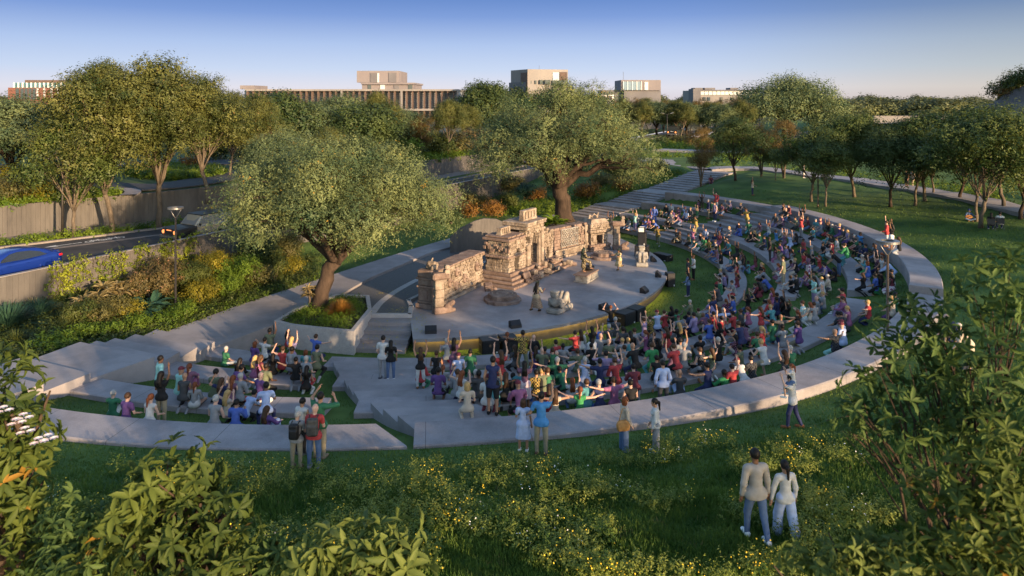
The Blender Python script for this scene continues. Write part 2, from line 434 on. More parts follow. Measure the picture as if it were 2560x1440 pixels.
def hnoise(x, y):
    return (np.sin(x * .83 + 1.3 * np.sin(y * .41)) * np.sin(y * .71 + .9 * np.sin(x * .37)) * .5
            + np.sin(x * 2.1 + y * 1.3) * np.sin(y * 2.6 - x * .8) * .25)
def leftz(y): return np.interp(y, [16, 20, 24, 27, 31, 35, 40], [3.3, 3.0, 2.75, 2.2, 1.6, .8, .72])
PATH_R = [(-12.2, 37.4), (-14.1, 34.1), (-14.5, 29.1), (-15.9, 26.7), (-17.8, 23.8), (-20.5, 19.5)]
def ground(x, y, bumps=True):
    x = np.asarray(x, float); y = np.asarray(y, float)
    r = np.hypot(x - CX, y - CY); az = np.degrees(np.arctan2(y - CY, x - CX))
    azc = np.clip(az, -125, 60)
    zb = bowl(r, azc) + .085 * np.clip(23 - y, 0, 12) + .02 * np.clip(r - 45, 0, 60) * smooth01((y - 40) / 40)
    # behind the stage and along the left path
    back = np.where(y < 40, leftz(y), .72)
    d1 = seg_side(L1, x, y)                       # negative on the park side
    back = back + np.clip(5.5 + d1, 0, 5.5) * .16 * smooth01((60 - y) / 12 + .4)
    a2 = np.where(az < -90, az + 360, az)         # 54 .. 270 going round the back
    wb = smooth01((a2 - 55) / 9) * smooth01((246 - a2) / 6)
    back2 = back + smooth01((a2 - 52) / 6) * smooth01((92 - a2) / 22) * np.clip((r - 22) * .085, 0, 3.4)
    z = zb * (1 - wb) + back2 * wb
    t = (x - 7.2) * .72 + (y - 71.8) * .694; s2 = np.abs((x - 7.2) * .694 - (y - 71.8) * .72)      # the bank follows the far stairs
    zl = np.interp(t, [0, 4.25, 6.85, 11.1, 14.3, 23.3, 26], [.75, 1.3, 1.42, 2.05, 2.2, 3.45, 3.6])
    ws = smooth01((5.2 - s2) / 2.4) * smooth01((t + 2) / 2) * smooth01((28 - t) / 3)
    z = z * (1 - ws) + zl * ws
    if bumps:
        amp = .02 + .13 * smooth01((r - 33) / 6) * (1 - wb)
        z = z + amp * (1 - ws) * hnoise(x, y)
    return z
def gz(x, y): return float(ground(np.array([x]), np.array([y]))[0])

GRASS = leaf_mat('lawn_ground', (.035, .075, .014), (.09, .15, .03), trans=0.0, rough=.9, nscale=.5)
GRASS_V = noise_mat('verge_ground', [(.3, (.02, .045, .008)), (.7, (.06, .10, .018))], scale=2, rough=.9)
def grid_ground():
    V = []; 
    xs = np.concatenate([np.arange(-46, 60, .6), np.arange(60, 150, 3.0)])
    ys = np.concatenate([np.arange(1, 100, .6), np.arange(100, 300, 4.0)])
    X, Y = np.meshgrid(xs, ys)
    Z = ground(X, Y)
    d1 = seg_side(L1, X.ravel(), Y.ravel()).reshape(X.shape)
    far = smooth01((Y - 90) / 40)
    Z = Z * (1 - far) + far * (3.4 + 0 * Z)
    Z = np.where(d1 > .25, np.minimum(Z, 2.4), Z)
    idx = np.arange(X.size).reshape(X.shape)
    keep = (d1[:-1, :-1] < 2) & (d1[1:, 1:] < 2) & (d1[1:, :-1] < 2) & (d1[:-1, 1:] < 2)
    F = np.stack([idx[:-1, :-1], idx[:-1, 1:], idx[1:, 1:], idx[1:, :-1]], -1)[keep]
    o = npobj('lawn', np.stack([X, Y, Z], -1).reshape(-1, 3), F, GRASS, smooth=True)
    tag(o, kind='structure')
grid_ground()
FARG = noise_mat('far_ground', [(.3, (.04, .06, .018)), (.7, (.085, .11, .035))], scale=.03, rough=.95)
fg = MB()
for x0, x1, y0, y1, zz in ((-1800, 1800, 280, 3500, 3.0), (149, 1800, 5, 280.5, 3.0), (-1800, -45, 5, 280.5, 1.9)):
    fg.add([(x0, y0, zz), (x1, y0, zz), (x1, y1, zz), (x0, y1, zz)], [(0, 1, 2, 3)])
o = fg.build('ground', FARG); tag(o, kind='structure')

def resample(pl, step):
    pl = [Vector((p[0], p[1], 0)) for p in pl]; out = [pl[0]]; 
    for a, b in zip(pl[:-1], pl[1:]):
        n = max(1, int((b - a).length / step))
        for i in range(1, n + 1): out.append(a.lerp(b, i / n))
    return out
def smooth_line(pl, it=2):
    for _ in range(it):
        q = [pl[0]]
        for a, b in zip(pl[:-1], pl[1:]):
            a = Vector(a); b = Vector(b); q += [a.lerp(b, .25), a.lerp(b, .75)]
        q.append(pl[-1]); pl = [tuple(p) for p in q]
    return pl
L1s, L2s = smooth_line(L1, 2), smooth_line(L2, 2)

# ---------------------------------------------------------------- seating
def polar(R, az): return (CX + R * math.cos(R_(az)), CY + R * math.sin(R_(az)))
BENCHES = []
def ring(k, a0, a1, skew0=0.0, skew1=0.0, gaps=(), zoff=0.0, wadd=0.0):
    """one run of the k-th seating row between azimuths a0<a1; skew turns the ends into points"""
    n = max(4, int((a1 - a0) / 1.2)); prof = []
    V = []; F = []
    for i in range(n + 1):
        t = i / n
        am = a0 + (a1 - a0) * t
        ri = float(rowR(k, am)); wd = ROWW[k] + wadd; z = float(rowZ(k, am)) + zoff
        ai = am; ao = am + skew0 * max(0, 1 - t * 6) + skew1 * max(0, 1 - (1 - t) * 6)
        c = .035
        def q(rr, a, zz): x, y = polar(rr, a); return (x, y, zz)
        mi = lambda f: ai + (ao - ai) * f
        zb = z - 1.0
        V += [q(ri, ai, zb), q(ri, ai, z - c), q(ri + c, mi(c / wd), z), q(ri + wd - c, mi(1 - c / wd), z), q(ri + wd, ao, z - c), q(ri + wd, ao, zb)]
    m = 6
    for i in range(n):
        for j in range(m - 1):
            F.append((i * m + j, i * m + j + 1, (i + 1) * m + j + 1, (i + 1) * m + j))
    F.append(list(range(m))[::-1]); F.append([n * m + j for j in range(m)])
    BENCHES.append((k, a0, a1, zoff))
    mb = MB(); mb.add(V, [f[::-1] for f in F]); return mb
START = lambda R: np.interp(R, [21.8, 25, 28.5, 31.5], [32.5, 27.9, 23.5, 17.2])
END2 = lambda R: float(START(R)) - np.interp(R, [21.8, 31.5], [10.5, 8])
START_L = lambda R: np.interp(R, [20.3, 23.8, 27.8, 31.9], [-95.6, -91.7, -88.1, -83.9])
END_L = lambda R: float(START_L(R)) + np.interp(R, [20.3, 31.9], [9.5, 5.2])
nm = ['lowest', 'second', 'third', 'topmost']
bl = [
    (0, 34.5, 43, 0, 'lowest short concrete bench with pointed end below the far steps'),
    (1, 29.5, 46.8, 0, 'second short concrete bench with pointed end below the far steps'),
    (2, 24.0, 46.6, 0, 'third concrete bench with pointed end beside the far steps'),
    (3, 16.7, 43.6, 0, 'topmost concrete bench with pointed end beside the lawn of small trees'),
]
for k, a0, a1, zo, lb in bl:
    tag(ring(k, a0, a1, skew0=[-1.2, -1.2, -1, -1.5][k]).build('seating_bench', CONC), lb, 'bench', 'curved concrete seating rows')
for k in range(4):
    a0 = [-27.3, -27.5, -27.6, -32.6][k]; a1 = float(START(rowR(k, 25)))
    tag(ring(k, a0, a1, zoff=.25 if k == 3 else 0).build('seating_bench', CONC), '%s long curved concrete row facing the stage beside the loudspeakers' % nm[k], 'bench', 'curved concrete seating rows')
for k in range(4):
    a0 = float(START_L(rowR(k, -90))); a1 = [-32, -31.5, -31.2, -33.6][k]
    tag(ring(k, a0, a1).build('seating_bench', CONC), '%s long curved concrete row behind the crowd nearest the camera' % nm[k], 'bench', 'curved concrete seating rows')
for k in range(4):
    a0 = [-112.3, -111.5, -109.9, -109.5][k]; a1 = [-97.6, -94.3, -90.2, -86][k]
    tag(ring(k, a0, a1, skew1=1.8 if k == 3 else 0, skew0=-1.0 if k == 2 else 0).build('seating_bench', CONC), '%s concrete row of the small block beside the stepped path' % nm[k], 'bench', 'curved concrete seating rows')
# joint cracks in the big near row: thin dark grooves are left to the concrete's own bump
def stair_ring(name, sf, ef, azm, lb):
    mb = MB(); 
    for k in range(3):
        for i in range(1, 4):
            t = i / 4
            Ra = float(rowR(k, azm)) * (1 - t) + float(rowR(k + 1, azm)) * t
            Rb = float(rowR(k, azm)) * (1 - t - .25) + float(rowR(k + 1, azm)) * (t + .25) + .02
            z = float(rowZ(k, azm)) * (1 - t) + float(rowZ(k + 1, azm)) * t
            a0, a1 = sorted((float(sf(Ra)), float(ef(Ra))))
            b0, b1 = sorted((float(sf(Rb)), float(ef(Rb))))
            n = 5; poly = [polar(Ra, a0 + (a1 - a0) * j / n) for j in range(n + 1)] + [polar(Rb, b1 + (b0 - b1) * j / n) for j in range(n + 1)]
            if Vector((poly[1][0] - poly[0][0], poly[1][1] - poly[0][1])).length < .01: continue
            mb.prism(poly[::-1], z - .8, z - .004 * i)
    o = mb.build(name, CONC2); tag(o, kind='structure')
stair_ring('steps', START, END2, 22, '')
stair_ring('steps', START_L, END_L, -88, '')

# ---------------------------------------------------------------- stage, plaza, planter and their steps
STZ = .75
arc = [polar(17.4, a) for i, a in enumerate(np.linspace(-85.5, 18.5, 60))]
stage_poly = [tuple(p) for p in arc] + [(8.6, 64.2), (4.5, 61.7), (1.2, 58), (-1.6, 53), (-3.4, 49.2), (-3.7, 47.6), (-6.1, 42.4), (-5.75, 41.2), (-5.6, 39.6)]
mb = MB(); mb.prism(stage_poly, STZ - .16, STZ)
stage = mb.build('stage', STAGEM); tag(stage, 'wide crescent concrete stage in front of the stone ruins', 'stage')
inner = [(CX + (x - CX) * .985, CY + (y - CY) * .985) for x, y in stage_poly]
mb = MB()
for (a, b) in zip(inner, inner[1:] + inner[:1]): pass
mb.prism(inner, -.3, STZ - .162); mb.build('stage_riser', BOARD, stage)
lz = STZ - .185
mb = MB(); ring_in = [polar(17.225, a) for a in np.linspace(-85, -20, 60)]
ring_o = [polar(17.30, a) for a in np.linspace(-85, -20, 60)]
mb.prism(ring_o + ring_in[::-1], lz, lz + .02); mb.build('light_strip', WARMG, stage)

PAV, ntp, bp_ = newmat('dark_pavers')
br = ntp.nodes.new('ShaderNodeTexBrick'); gg = ntp.nodes.new('ShaderNodeNewGeometry')
mp = ntp.nodes.new('ShaderNodeMapping'); mp.inputs['Rotation'].default_value = (0, 0, .9); mp.inputs['Scale'].default_value = (1.6, 1.6, 1.6)
br.inputs['Color1'].default_value = (.085, .082, .085, 1); br.inputs['Color2'].default_value = (.12, .115, .115, 1); br.inputs['Mortar'].default_value = (.045, .043, .043, 1)
br.inputs['Mortar Size'].default_value = .025; br.offset = .0
ntp.links.new(gg.outputs['Position'], mp.inputs[0]); ntp.links.new(mp.outputs[0], br.inputs['Vector']); ntp.links.new(br.outputs['Color'], bp_.inputs['Base Color'])
bp_.inputs['Roughness'].default_value = .75
plaza = [(-7.9, 39.6), (-5.5, 39.6), (-5.65, 41.2), (-6.0, 42.4), (-3.6, 47.6), (-3.3, 49.2), (-1.5, 53), (1.3, 58), (4.6, 61.6), (8.7, 64.1), (10.5, 69), (6, 72.6), (0.05, 63.9), (-5.95, 55.3), (-9.15, 47.4), (-10.3, 42.6), (-8.5, 42.3)]
tag(MB().prism(plaza, .2, .88).build('plaza_paving', PAV), kind='structure')
def band(pl, wd, z, name, mat, thick=.05):
    pl = [Vector((p[0], p[1], 0)) for p in pl]; a = []; b = []
    for i, p in enumerate(pl):
        t = (pl[min(i + 1, len(pl) - 1)] - pl[max(i - 1, 0)]).normalized(); n = Vector((-t.y, t.x, 0))
        a.append(p + n * wd / 2); b.append(p - n * wd / 2)
    mb = MB()
    for i in range(len(pl) - 1):
        zz = z if not isinstance(z, (list, tuple)) else z
        z0, z1 = (zz, zz) if not isinstance(zz, (list, tuple)) else (zz[i], zz[i + 1])
        mb.add([(*a[i].xy, z0), (*b[i].xy, z0), (*b[i + 1].xy, z1), (*a[i + 1].xy, z1), (*a[i].xy, z0 - thick), (*b[i].xy, z0 - thick), (*b[i + 1].xy, z1 - thick), (*a[i + 1].xy, z1 - thick)],
               [(0, 1, 2, 3), (0, 4, 5, 1), (1, 5, 6, 2), (2, 6, 7, 3), (3, 7, 4, 0)])
    return mb.build(name, mat)
tag(band(smooth_line([(-7.75, 39.8), (-7.7, 42.2), (-6.9, 45.5), (-5.5, 49.0), (-3.6, 53)], 2), .42, .886, 'paving_band', GRANITE), kind='structure')
# kerb between plaza and stage
kb = MB()
for a, b in (((-8.0, 39.62), (-5.62, 39.62)), ((-5.62, 39.62), (-5.77, 41.15)), ((-5.77, 41.15), (-6.1, 42.4)), ((-6.1, 42.4), (-3.7, 47.6)), ((-3.7, 47.6), (-3.4, 49.2)), ((-3.4, 49.2), (-1.6, 53))):
    a = Vector((*a, 0)); b = Vector((*b, 0)); d = b - a
    kb.bbox((*((a + b) / 2).xy, .72), (d.length + .2, .26, .44), .02, rz=math.atan2(d.y, d.x))
tag(kb.build('plaza_kerb', GRANITE), kind='structure')
# four broad steps from the lawn up to the stage side
sb = MB(); la, lb_ = Vector((-7.7, 39.55)), Vector((-7.85, 36.2)); ra, rb = Vector((-5.25, 39.45)), Vector((-5.35, 36.0))
for i in range(4):
    t0, t1 = i / 4, (i + 1) / 4
    z = .745 - i * .175
    poly = [la.lerp(lb_, t0), la.lerp(lb_, t1), ra.lerp(rb, t1), ra.lerp(rb, t0)]
    sb.prism(poly, -.3, z)
tag(sb.build('stage_steps', CONC2), kind='structure')
pl_out = [(-12.4, 37.5)] + [P(x, y, 1.2).xy for x, y in ((725, 812), (785, 819), (840, 824), (885, 828))] + [(-7.72, 39.6), (-8.4, 42.4), (-10.4, 42.6), (-12.0, 39.6)]
pl_out = [(p[0], p[1]) for p in pl_out]
pc = Vector((sum(p[0] for p in pl_out) / len(pl_out), sum(p[1] for p in pl_out) / len(pl_out)))
def inset(poly, d):
    n = len(poly); out = []
    for i in range(n):
        a, b, c = Vector(poly[i - 1]), Vector(poly[i]), Vector(poly[(i + 1) % n])
        n1 = Vector((-(b - a).y, (b - a).x)).normalized(); n2 = Vector((-(c - b).y, (c - b).x)).normalized()
        m = (n1 + n2).normalized(); out.append(tuple(b + m * (d / max(.4, m.dot(n1)))))
    return out
pl_in = inset(pl_out, .22)
mb = MB(); n = len(pl_out)
for i in range(n):
    j = (i + 1) % n
    mb.prism([pl_out[i], pl_out[j], pl_in[j], pl_in[i]], -.2, 1.2)
planter = mb.build('planter', GRANITE); tag(planter, 'raised granite planter bed around the trunk of the leaning tree', 'planter')
MB().prism(inset(pl_out, .2), .5, 1.08).build('soil', SOIL, planter)

# ---------------------------------------------------------------- the broad path on the left with its steps
pathL = [(-17.7, 35.9), (-15.6, 41), (-13.4, 45.4), (-11, 50.2), (-8, 56), (-3, 64.5), (2.2, 72.6)]
pathR = [(-14.15, 34.2), (-12.45, 37.5), (-12.05, 39.7), (-10.45, 42.7), (-9.3, 47.5), (-6.1, 55.4), (-.1, 64), (6, 73.1)]
poly = [tuple(p) for p in pathR] + [tuple(p) for p in pathL[::-1]]
mb = MB(); mb.prism(poly, -.2, [.985] * len(poly)); tag(mb.build('path', CONC2), kind='structure')
edges = [((-14.1, 34.15), (-17.75, 35.95), .985), ((-14.25, 32.6), (-18.0, 34.4), 1.25), ((-14.4, 31.2), (-18.2, 33.0), 1.52), ((-14.55, 30.0), (-18.4, 31.9), 1.80),
         ((-14.5, 29.2), (-18.6, 31.0), 2.05), ((-15.75, 26.9), (-19.4, 28.6), 2.30), ((-16.4, 25.2), (-20.2, 26.8), 2.52), ((-18.6, 21.2), (-22.6, 22.6), 2.8)]
mb = MB()
for i in range(len(edges) - 1):
    (a, b, _), (c, d, z) = edges[i], edges[i + 1]
    mb.prism([a, b, d, c] if Vector((b[0] - a[0], b[1] - a[1])).cross(Vector((d[0] - b[0], d[1] - b[1]))) > 0 else [c, d, b, a], z - 1.0, z)
tag(mb.build('path_steps', CONC2), kind='structure')

# ---------------------------------------------------------------- far stairs up to the garden path
sd_ = Vector((.72, .694)).normalized(); wd_ = Vector((sd_.y, -sd_.x)); S0 = Vector((7.2, 71.8)); WID = 4.7
mb = MB(); z = .78; pos = 0.0
def tread(p0, p1, z, wid=WID):
    a = S0 + sd_ * p0; b = S0 + sd_ * p1; h = wd_ * wid / 2
    mb.prism([a - h, a + h, b + h, b - h], z - .9, z)
steps_plan = [(.85, .13)] * 5 + [(2.6, .13)] + [(.85, .13)] * 5 + [(3.2, .13)] + [(1.0, .14)] * 9 + [(2.5, .1)]
stair_prof = []
for ln, dz in steps_plan:
    z += dz; tread(pos, pos + ln + .02, z); stair_prof.append((pos, z)); pos += ln
STAIR_TOP = S0 + sd_ * pos; STAIR_Z = z
tag(mb.build('steps', CONC2), kind='structure')
def ribbon(pl, wd, zf, name, mat, lift=.02, thick=.5, step=1.5):
    pts = resample(smooth_line(pl, 2), step); mb = MB(); a = []; b = []
    for i, p in enumerate(pts):
        t = (pts[min(i + 1, len(pts) - 1)] - pts[max(i - 1, 0)]).normalized(); n = Vector((-t.y, t.x, 0))
        z = zf(p.x, p.y) + lift
        a.append((p.x + n.x * wd / 2, p.y + n.y * wd / 2, z)); b.append((p.x - n.x * wd / 2, p.y - n.y * wd / 2, z))
    k = len(pts); V = a + b + [(x, y, z - thick) for x, y, z in a] + [(x, y, z - thick) for x, y, z in b]
    F = []
    for i in range(k - 1):
        F += [(i, k + i, k + i + 1, i + 1), (i, i + 1, 2 * k + i + 1, 2 * k + i), (k + i + 1, k + i, 3 * k + i, 3 * k + i + 1)]
    mb.add(V, F); o = mb.build(name, mat); tag(o, kind='structure'); return o
gp = [tuple(P(x, y, 3.75).xy) for x, y in ((1775, 424), (1860, 425), (1950, 433), (2060, 446), (2180, 462), (2290, 478), (2380, 492), (2480, 512), (2620, 545))]
ribbon(gp, 3.1, lambda x, y: max(3.75, gz(x, y) + .12), 'garden_path', CONC2, .06, .7)
ribbon([tuple(P(x, y, 3.7).xy) for x, y in ((1790, 424), (1740, 418), (1690, 409), (1640, 402), (1560, 398))], 4.5, lambda x, y: 3.86, 'garden_path', CONC2, 0, .4)
ribbon([tuple(P(x, y, 3.7).xy) for x, y in ((1800, 420), (1860, 412), (1940, 405), (2030, 398), (2200, 392))], 6, lambda x, y: 3.9, 'garden_path', CONC2, 0, .4)
ribbon([tuple(P(x, y, 3.7).xy) for x, y in ((1640, 374), (1720, 377), (1800, 380), (1900, 384))], 4, lambda x, y: 3.8, 'garden_path', CONC2, 0, .3)

# ---------------------------------------------------------------- road, verge and the two board-marked walls
RZ = 2.7
def roadz(y): return float(np.interp(y, [75, 130, 160, 300], [RZ, 3.5, 4.1, 5.0]))
N_ = 60
def even(pl, n):
    d = [0]
    for a, b in zip(pl[:-1], pl[1:]): d.append(d[-1] + math.hypot(b[0] - a[0], b[1] - a[1]))
    out = []
    for i in range(n + 1):
        s = d[-1] * i / n; k = max(j for j in range(len(d)) if d[j] <= s + 1e-9); k = min(k, len(pl) - 2)
        t = (s - d[k]) / (d[k + 1] - d[k]); out.append((pl[k][0] + (pl[k + 1][0] - pl[k][0]) * t, pl[k][1] + (pl[k + 1][1] - pl[k][1]) * t))
    return out
E1 = even(L1s, N_)
def nearest_on(pl, p):
    best = None
    for a, b in zip(pl[:-1], pl[1:]):
        dx, dy = b[0] - a[0], b[1] - a[1]
        t = max(0, min(1, ((p[0] - a[0]) * dx + (p[1] - a[1]) * dy) / (dx * dx + dy * dy)))
        q = (a[0] + dx * t, a[1] + dy * t); d = math.hypot(p[0] - q[0], p[1] - q[1])
        if best is None or d < best[0]: best = (d, q)
    return best[1]
E2 = [nearest_on(L2s, p) for p in E1]
E1 = [Vector((*p, 0)) for p in E1]; E2 = [Vector((*p, 0)) for p in E2]
def strip(off0, off1, dz, name, mat, thick=.3, absolute=True):
    """a strip along the road; offsets in metres from the park wall (absolute) or from the upper wall (negative)"""
    V = []; F = []
    for a, b in zip(E1, E2):
        d = (b - a); l = d.length; d.normalize()
        o0 = off0 if off0 >= 0 else l + off0; o1 = off1 if off1 >= 0 else l + off1
        z = roadz(a.y) + dz
        p, q = a + d * o0, a + d * o1
        V += [(p.x, p.y, z), (q.x, q.y, z), (q.x, q.y, z - thick), (p.x, p.y, z - thick)]
    for i in range(len(E1) - 1):
        F += [(4 * i, 4 * i + 4, 4 * i + 5, 4 * i + 1), (4 * i + 1, 4 * i + 5, 4 * i + 6, 4 * i + 2), (4 * i + 3, 4 * i + 7, 4 * i + 4, 4 * i)]
    o = MB().add(V, F).build(name, mat); tag(o, kind='structure'); return o
strip(.15, -4.1, 0, 'road', ASPH)
strip(-6.7, -6.2, .005, 'road_strip', STRIP, .004)
strip(-4.15, -3.75, .12, 'kerb', STRIP)
strip(-3.8, -2.5, .10, 'verge', GRASS_V)
strip(-2.55, -.001, .08, 'pavement', STRIP)
def board_wall(line, zb, zt, thick, name, mat, seed, bw=.28, cap=True):
    """retaining wall cast against upright boards: each board print stands a little proud or back; one mesh"""
    rng = random.Random(seed); pts = resample(line, bw); V = []; F = []
    for i in range(len(pts) - 1):
        a, b = pts[i], pts[i + 1]; t = (b - a).normalized(); n = Vector((t.y, -t.x, 0))
        off = rng.uniform(0, .011); g = .006
        a0 = a + t * g; b0 = b - t * g
        za, zb_ = zt(a), zt(b); k = len(V)
        f0, f1 = a0 + n * off, b0 + n * off
        r0, r1 = a - n * thick, b - n * thick
        V += [(f0.x, f0.y, zb(a)), (f1.x, f1.y, zb(b)), (f1.x, f1.y, zb_), (f0.x, f0.y, za), (r1.x, r1.y, zb_), (r0.x, r0.y, za), (r1.x, r1.y, zb(b)), (r0.x, r0.y, zb(a)),
              (a.x - n.x * .02, a.y - n.y * .02, zb(a)), (a.x - n.x * .02, a.y - n.y * .02, za), (b.x - n.x * .02, b.y - n.y * .02, zb(b)), (b.x - n.x * .02, b.y - n.y * .02, zb_)]
        F += [(k, k + 1, k + 2, k + 3), (k + 3, k + 2, k + 4, k + 5), (k + 5, k + 4, k + 6, k + 7), (k + 8, k, k + 3, k + 9), (k + 1, k + 10, k + 11, k + 2)]
    return MB().add(V, F).build(name, mat)
def upto(pl, y): return [p for p in pl if p[1] < y]
wl = board_wall(upto(L1s, 120), lambda p: -.2, lambda p: max(3.55, roadz(p.y) + .2), .22, 'retaining_wall', BOARD, 1)
tag(wl, 'lower board-marked concrete wall between road and shrub bed, with climbers', 'wall')
wu = board_wall(upto(L2s, 140), lambda p: roadz(p.y) - .2, lambda p: UZ + .05 if p.y < 95 else max(roadz(p.y) + .3, UZ + .05 - (p.y - 95) * .02), .3, 'retaining_wall', BOARD, 2)
tag(wu, 'upper board-marked concrete wall behind the road with tree shadows', 'wall')
cp = MB()
for a, b in zip(L1s[:-1], L1s[1:]):
    if a[1] > 110: break
    a = Vector((*a, 0)); b = Vector((*b, 0)); d = b - a; n = Vector((-d.y, d.x, 0)).normalized()
    c = (a + b) / 2 + n * .1
    cp.box((c.x, c.y, max(3.55, roadz(c.y) + .2) + .014), (d.length + .02, .30, .03), rz=math.atan2(d.y, d.x))
cp.build('coping', CONC2, wl)
# upper ground behind the road
V = []; F = []; T = [.0, .6, 3, 8, 15, 30, 60, 120]
E2u = even(L2s, 50)
for i, p in enumerate(E2u):
    q = Vector((*E2u[min(i + 1, 50)], 0)) - Vector((*E2u[max(i - 1, 0)], 0)); n = Vector((-q.y, q.x, 0)).normalized()
    for t in T:
        zt = UZ if p[1] < 95 else max(roadz(p[1]) + .25, UZ - (p[1] - 95) * .02)
        V.append((p[0] + n.x * t * (1 if i else 1), p[1] + n.y * t, zt + (.08 * math.sin(p[0] * .4 + t) if t > 2 else 0)))
m = len(T)
F = [(i * m + j, (i + 1) * m + j, (i + 1) * m + j + 1, i * m + j + 1) for i in range(50) for j in range(m - 1)]
tag(MB().add(V, F).build('upper_lawn', GRASS_V, smooth=False), kind='structure')
ur = [tuple(P(x, y, UZ + .15).xy) for x, y in ((-60, 430), (120, 452), (300, 468), (420, 465), (560, 442), (640, 425))]
ribbon(ur, 4.5, lambda x, y: UZ + .12, 'upper_road', ASPH, .02, .1)
ur = [tuple(P(x, y, UZ + .15).xy) for x, y in ((-60, 418), (150, 420), (330, 408), (560, 405), (700, 400))]
ribbon(ur, 7, lambda x, y: UZ + .14, 'upper_road', ASPH, .02, .1)
# the paler footway beside the round bed
ribbon([tuple(P(x, y, UZ + .15).xy) for x, y in ((250, 476), (310, 472), (338, 478), (320, 488))], 1.2, lambda x, y: UZ + .18, 'upper_footway', CONC2, .02, .1)
# road paint: arrow and two cycle symbols, laid on the asphalt
def road_pt(px, py): return P(px, py, RZ)
pm = MB()
a, b = road_pt(110, 619), road_pt(205, 606); d = (b - a).normalized(); n = Vector((-d.y, d.x, 0))
def quad(mb, p, d, n, x0, x1, y0, y1, z):
    mb.add([(*(p + d * x0 + n * y0).xy, z), (*(p + d * x1 + n * y0).xy, z), (*(p + d * x1 + n * y1).xy, z), (*(p + d * x0 + n * y1).xy, z)], [(0, 1, 2, 3)])
ln = (b - a).length
quad(pm, a, d, n, ln * .3, ln, -.07, .07, RZ + .005)
pm.add([(*(a).xy, RZ + .005), (*(a + d * ln * .34 - n * .28).xy, RZ + .005), (*(a + d * ln * .34 + n * .28).xy, RZ + .005)], [(0, 1, 2)])
tag(pm.build('road_arrow', WHITEP), kind='structure')
def cycle_mark(c, d, n, s):
    mb = MB()
    def ringq(cx, cy, r, w_, k=14):
        for i in range(k):
            a0, a1 = 2 * math.pi * i / k, 2 * math.pi * (i + 1) / k
            pts = [(cx + (r + o) * math.cos(a), cy + (r + o) * math.sin(a)) for a, o in ((a0, -w_), (a0, w_), (a1, w_), (a1, -w_))]
            mb.add([(*(c + d * (x * s) + n * (y * s)).xy, RZ + .006) for x, y in pts], [(0, 1, 2, 3)])
    def bar(x0, y0, x1, y1, w_=.05):
        u = Vector((x1 - x0, y1 - y0)).normalized(); v = Vector((-u.y, u.x)) * w_
        mb.add([(*(c + d * (x * s) + n * (y * s)).xy, RZ + .0065) for x, y in ((x0 - v.x, y0 - v.y), (x1 - v.x, y1 - v.y), (x1 + v.x, y1 + v.y), (x0 + v.x, y0 + v.y))], [(0, 1, 2, 3)])
    ringq(-.5, 0, .3, .05); ringq(.5, 0, .3, .05)
    bar(-.5, 0, -.15, .45); bar(-.15, .45, .3, .4); bar(-.5, 0, 0, .02); bar(0, .02, .3, .4); bar(.5, 0, .25, .6); bar(0, .02, -.2, .6); bar(.25, .6, .4, .62); bar(-.3, .62, -.1, .62)
    o = mb.build('cycle_symbol', WHITEP); tag(o, kind='structure')
for px, py in ((240, 602), (285, 596)):
    cycle_mark(road_pt(px, py), d, n, .85)
# curved wall behind the ruin
V = []; F = []; k = 40
for i in range(k + 1):
    px = 1125 + (1278 - 1125) * i / k; t = i / k
    py = np.interp(px, [1125, 1150, 1185, 1210, 1240, 1260, 1278], [592, 571, 553, 546, 548, 556, 566])
    Yd = 55.5 + 2.2 * t; x = (px - 1280) / FPX * Yd; zt = CZ - (py - HOR) / FPX * Yd
    off = .02 * (i % 2)
    V += [(x, Yd - off, .3), (x, Yd - off, zt), (x, Yd + .25, zt), (x, Yd + .25, .3)]
F = [q for i in range(k) for q in ((4 * i, 4 * i + 4, 4 * i + 5, 4 * i + 1), (4 * i + 1, 4 * i + 5, 4 * i + 6, 4 * i + 2), (4 * i + 2, 4 * i + 6, 4 * i + 7, 4 * i + 3))] + [(0, 1, 2, 3), (4 * k + 3, 4 * k + 2, 4 * k + 1, 4 * k)]
tag(MB().add(V, F).build('curved_wall', BOARD), 'low concrete wall with rounded hump top behind the tall ruin', 'wall')
# ================================================================ foliage
def frames(nrm, tan):
    """stack of 3x3 frames: x = along the leaf, y = across, z = leaf normal"""
    tan = tan - nrm * (tan * nrm).sum(-1, keepdims=True)
    tan /= np.linalg.norm(tan, axis=-1, keepdims=True) + 1e-9
    return np.stack([tan, np.cross(nrm, tan), nrm], -1)
def unit(a): return a / (np.linalg.norm(a, axis=-1, keepdims=True) + 1e-9)
LEAF4 = (np.array([(0, 0, 0), (.45, -.5, .04), (1, 0, -.06), (.45, .5, .04)], float), [np.array([(0, 1, 2, 3)])])
LEAF6 = (np.array([(0, 0, 0), (.35, -.42, .10), (.35, 0, 0), (.35, .42, .10), (.72, -.36, .04), (.72, 0, -.07), (.72, .36, .04), (1, 0, -.2)], float),
         [np.array([(0, 1, 2, 2), (0, 2, 3, 3)])[:, :3], np.array([(1, 4, 5, 2), (2, 5, 6, 3)]), np.array([(4, 7, 5), (5, 7, 6)])])
def scatter(tmpl, pos, fr, ln, wd):
    """copies of a template at positions, one mesh array out"""
    V0, F0 = tmpl; n = len(pos); k = len(V0)
    S = np.stack([ln, wd, ln], -1)                                   # n,3
    loc = V0[None] * S[:, None]                                      # n,k,3
    V = np.einsum('nij,nkj->nki', fr, loc) + pos[:, None]
    F = [(f[None] + (np.arange(n) * k)[:, None, None]).reshape(-1, f.shape[1]) for f in F0]
    return V.reshape(-1, 3), F
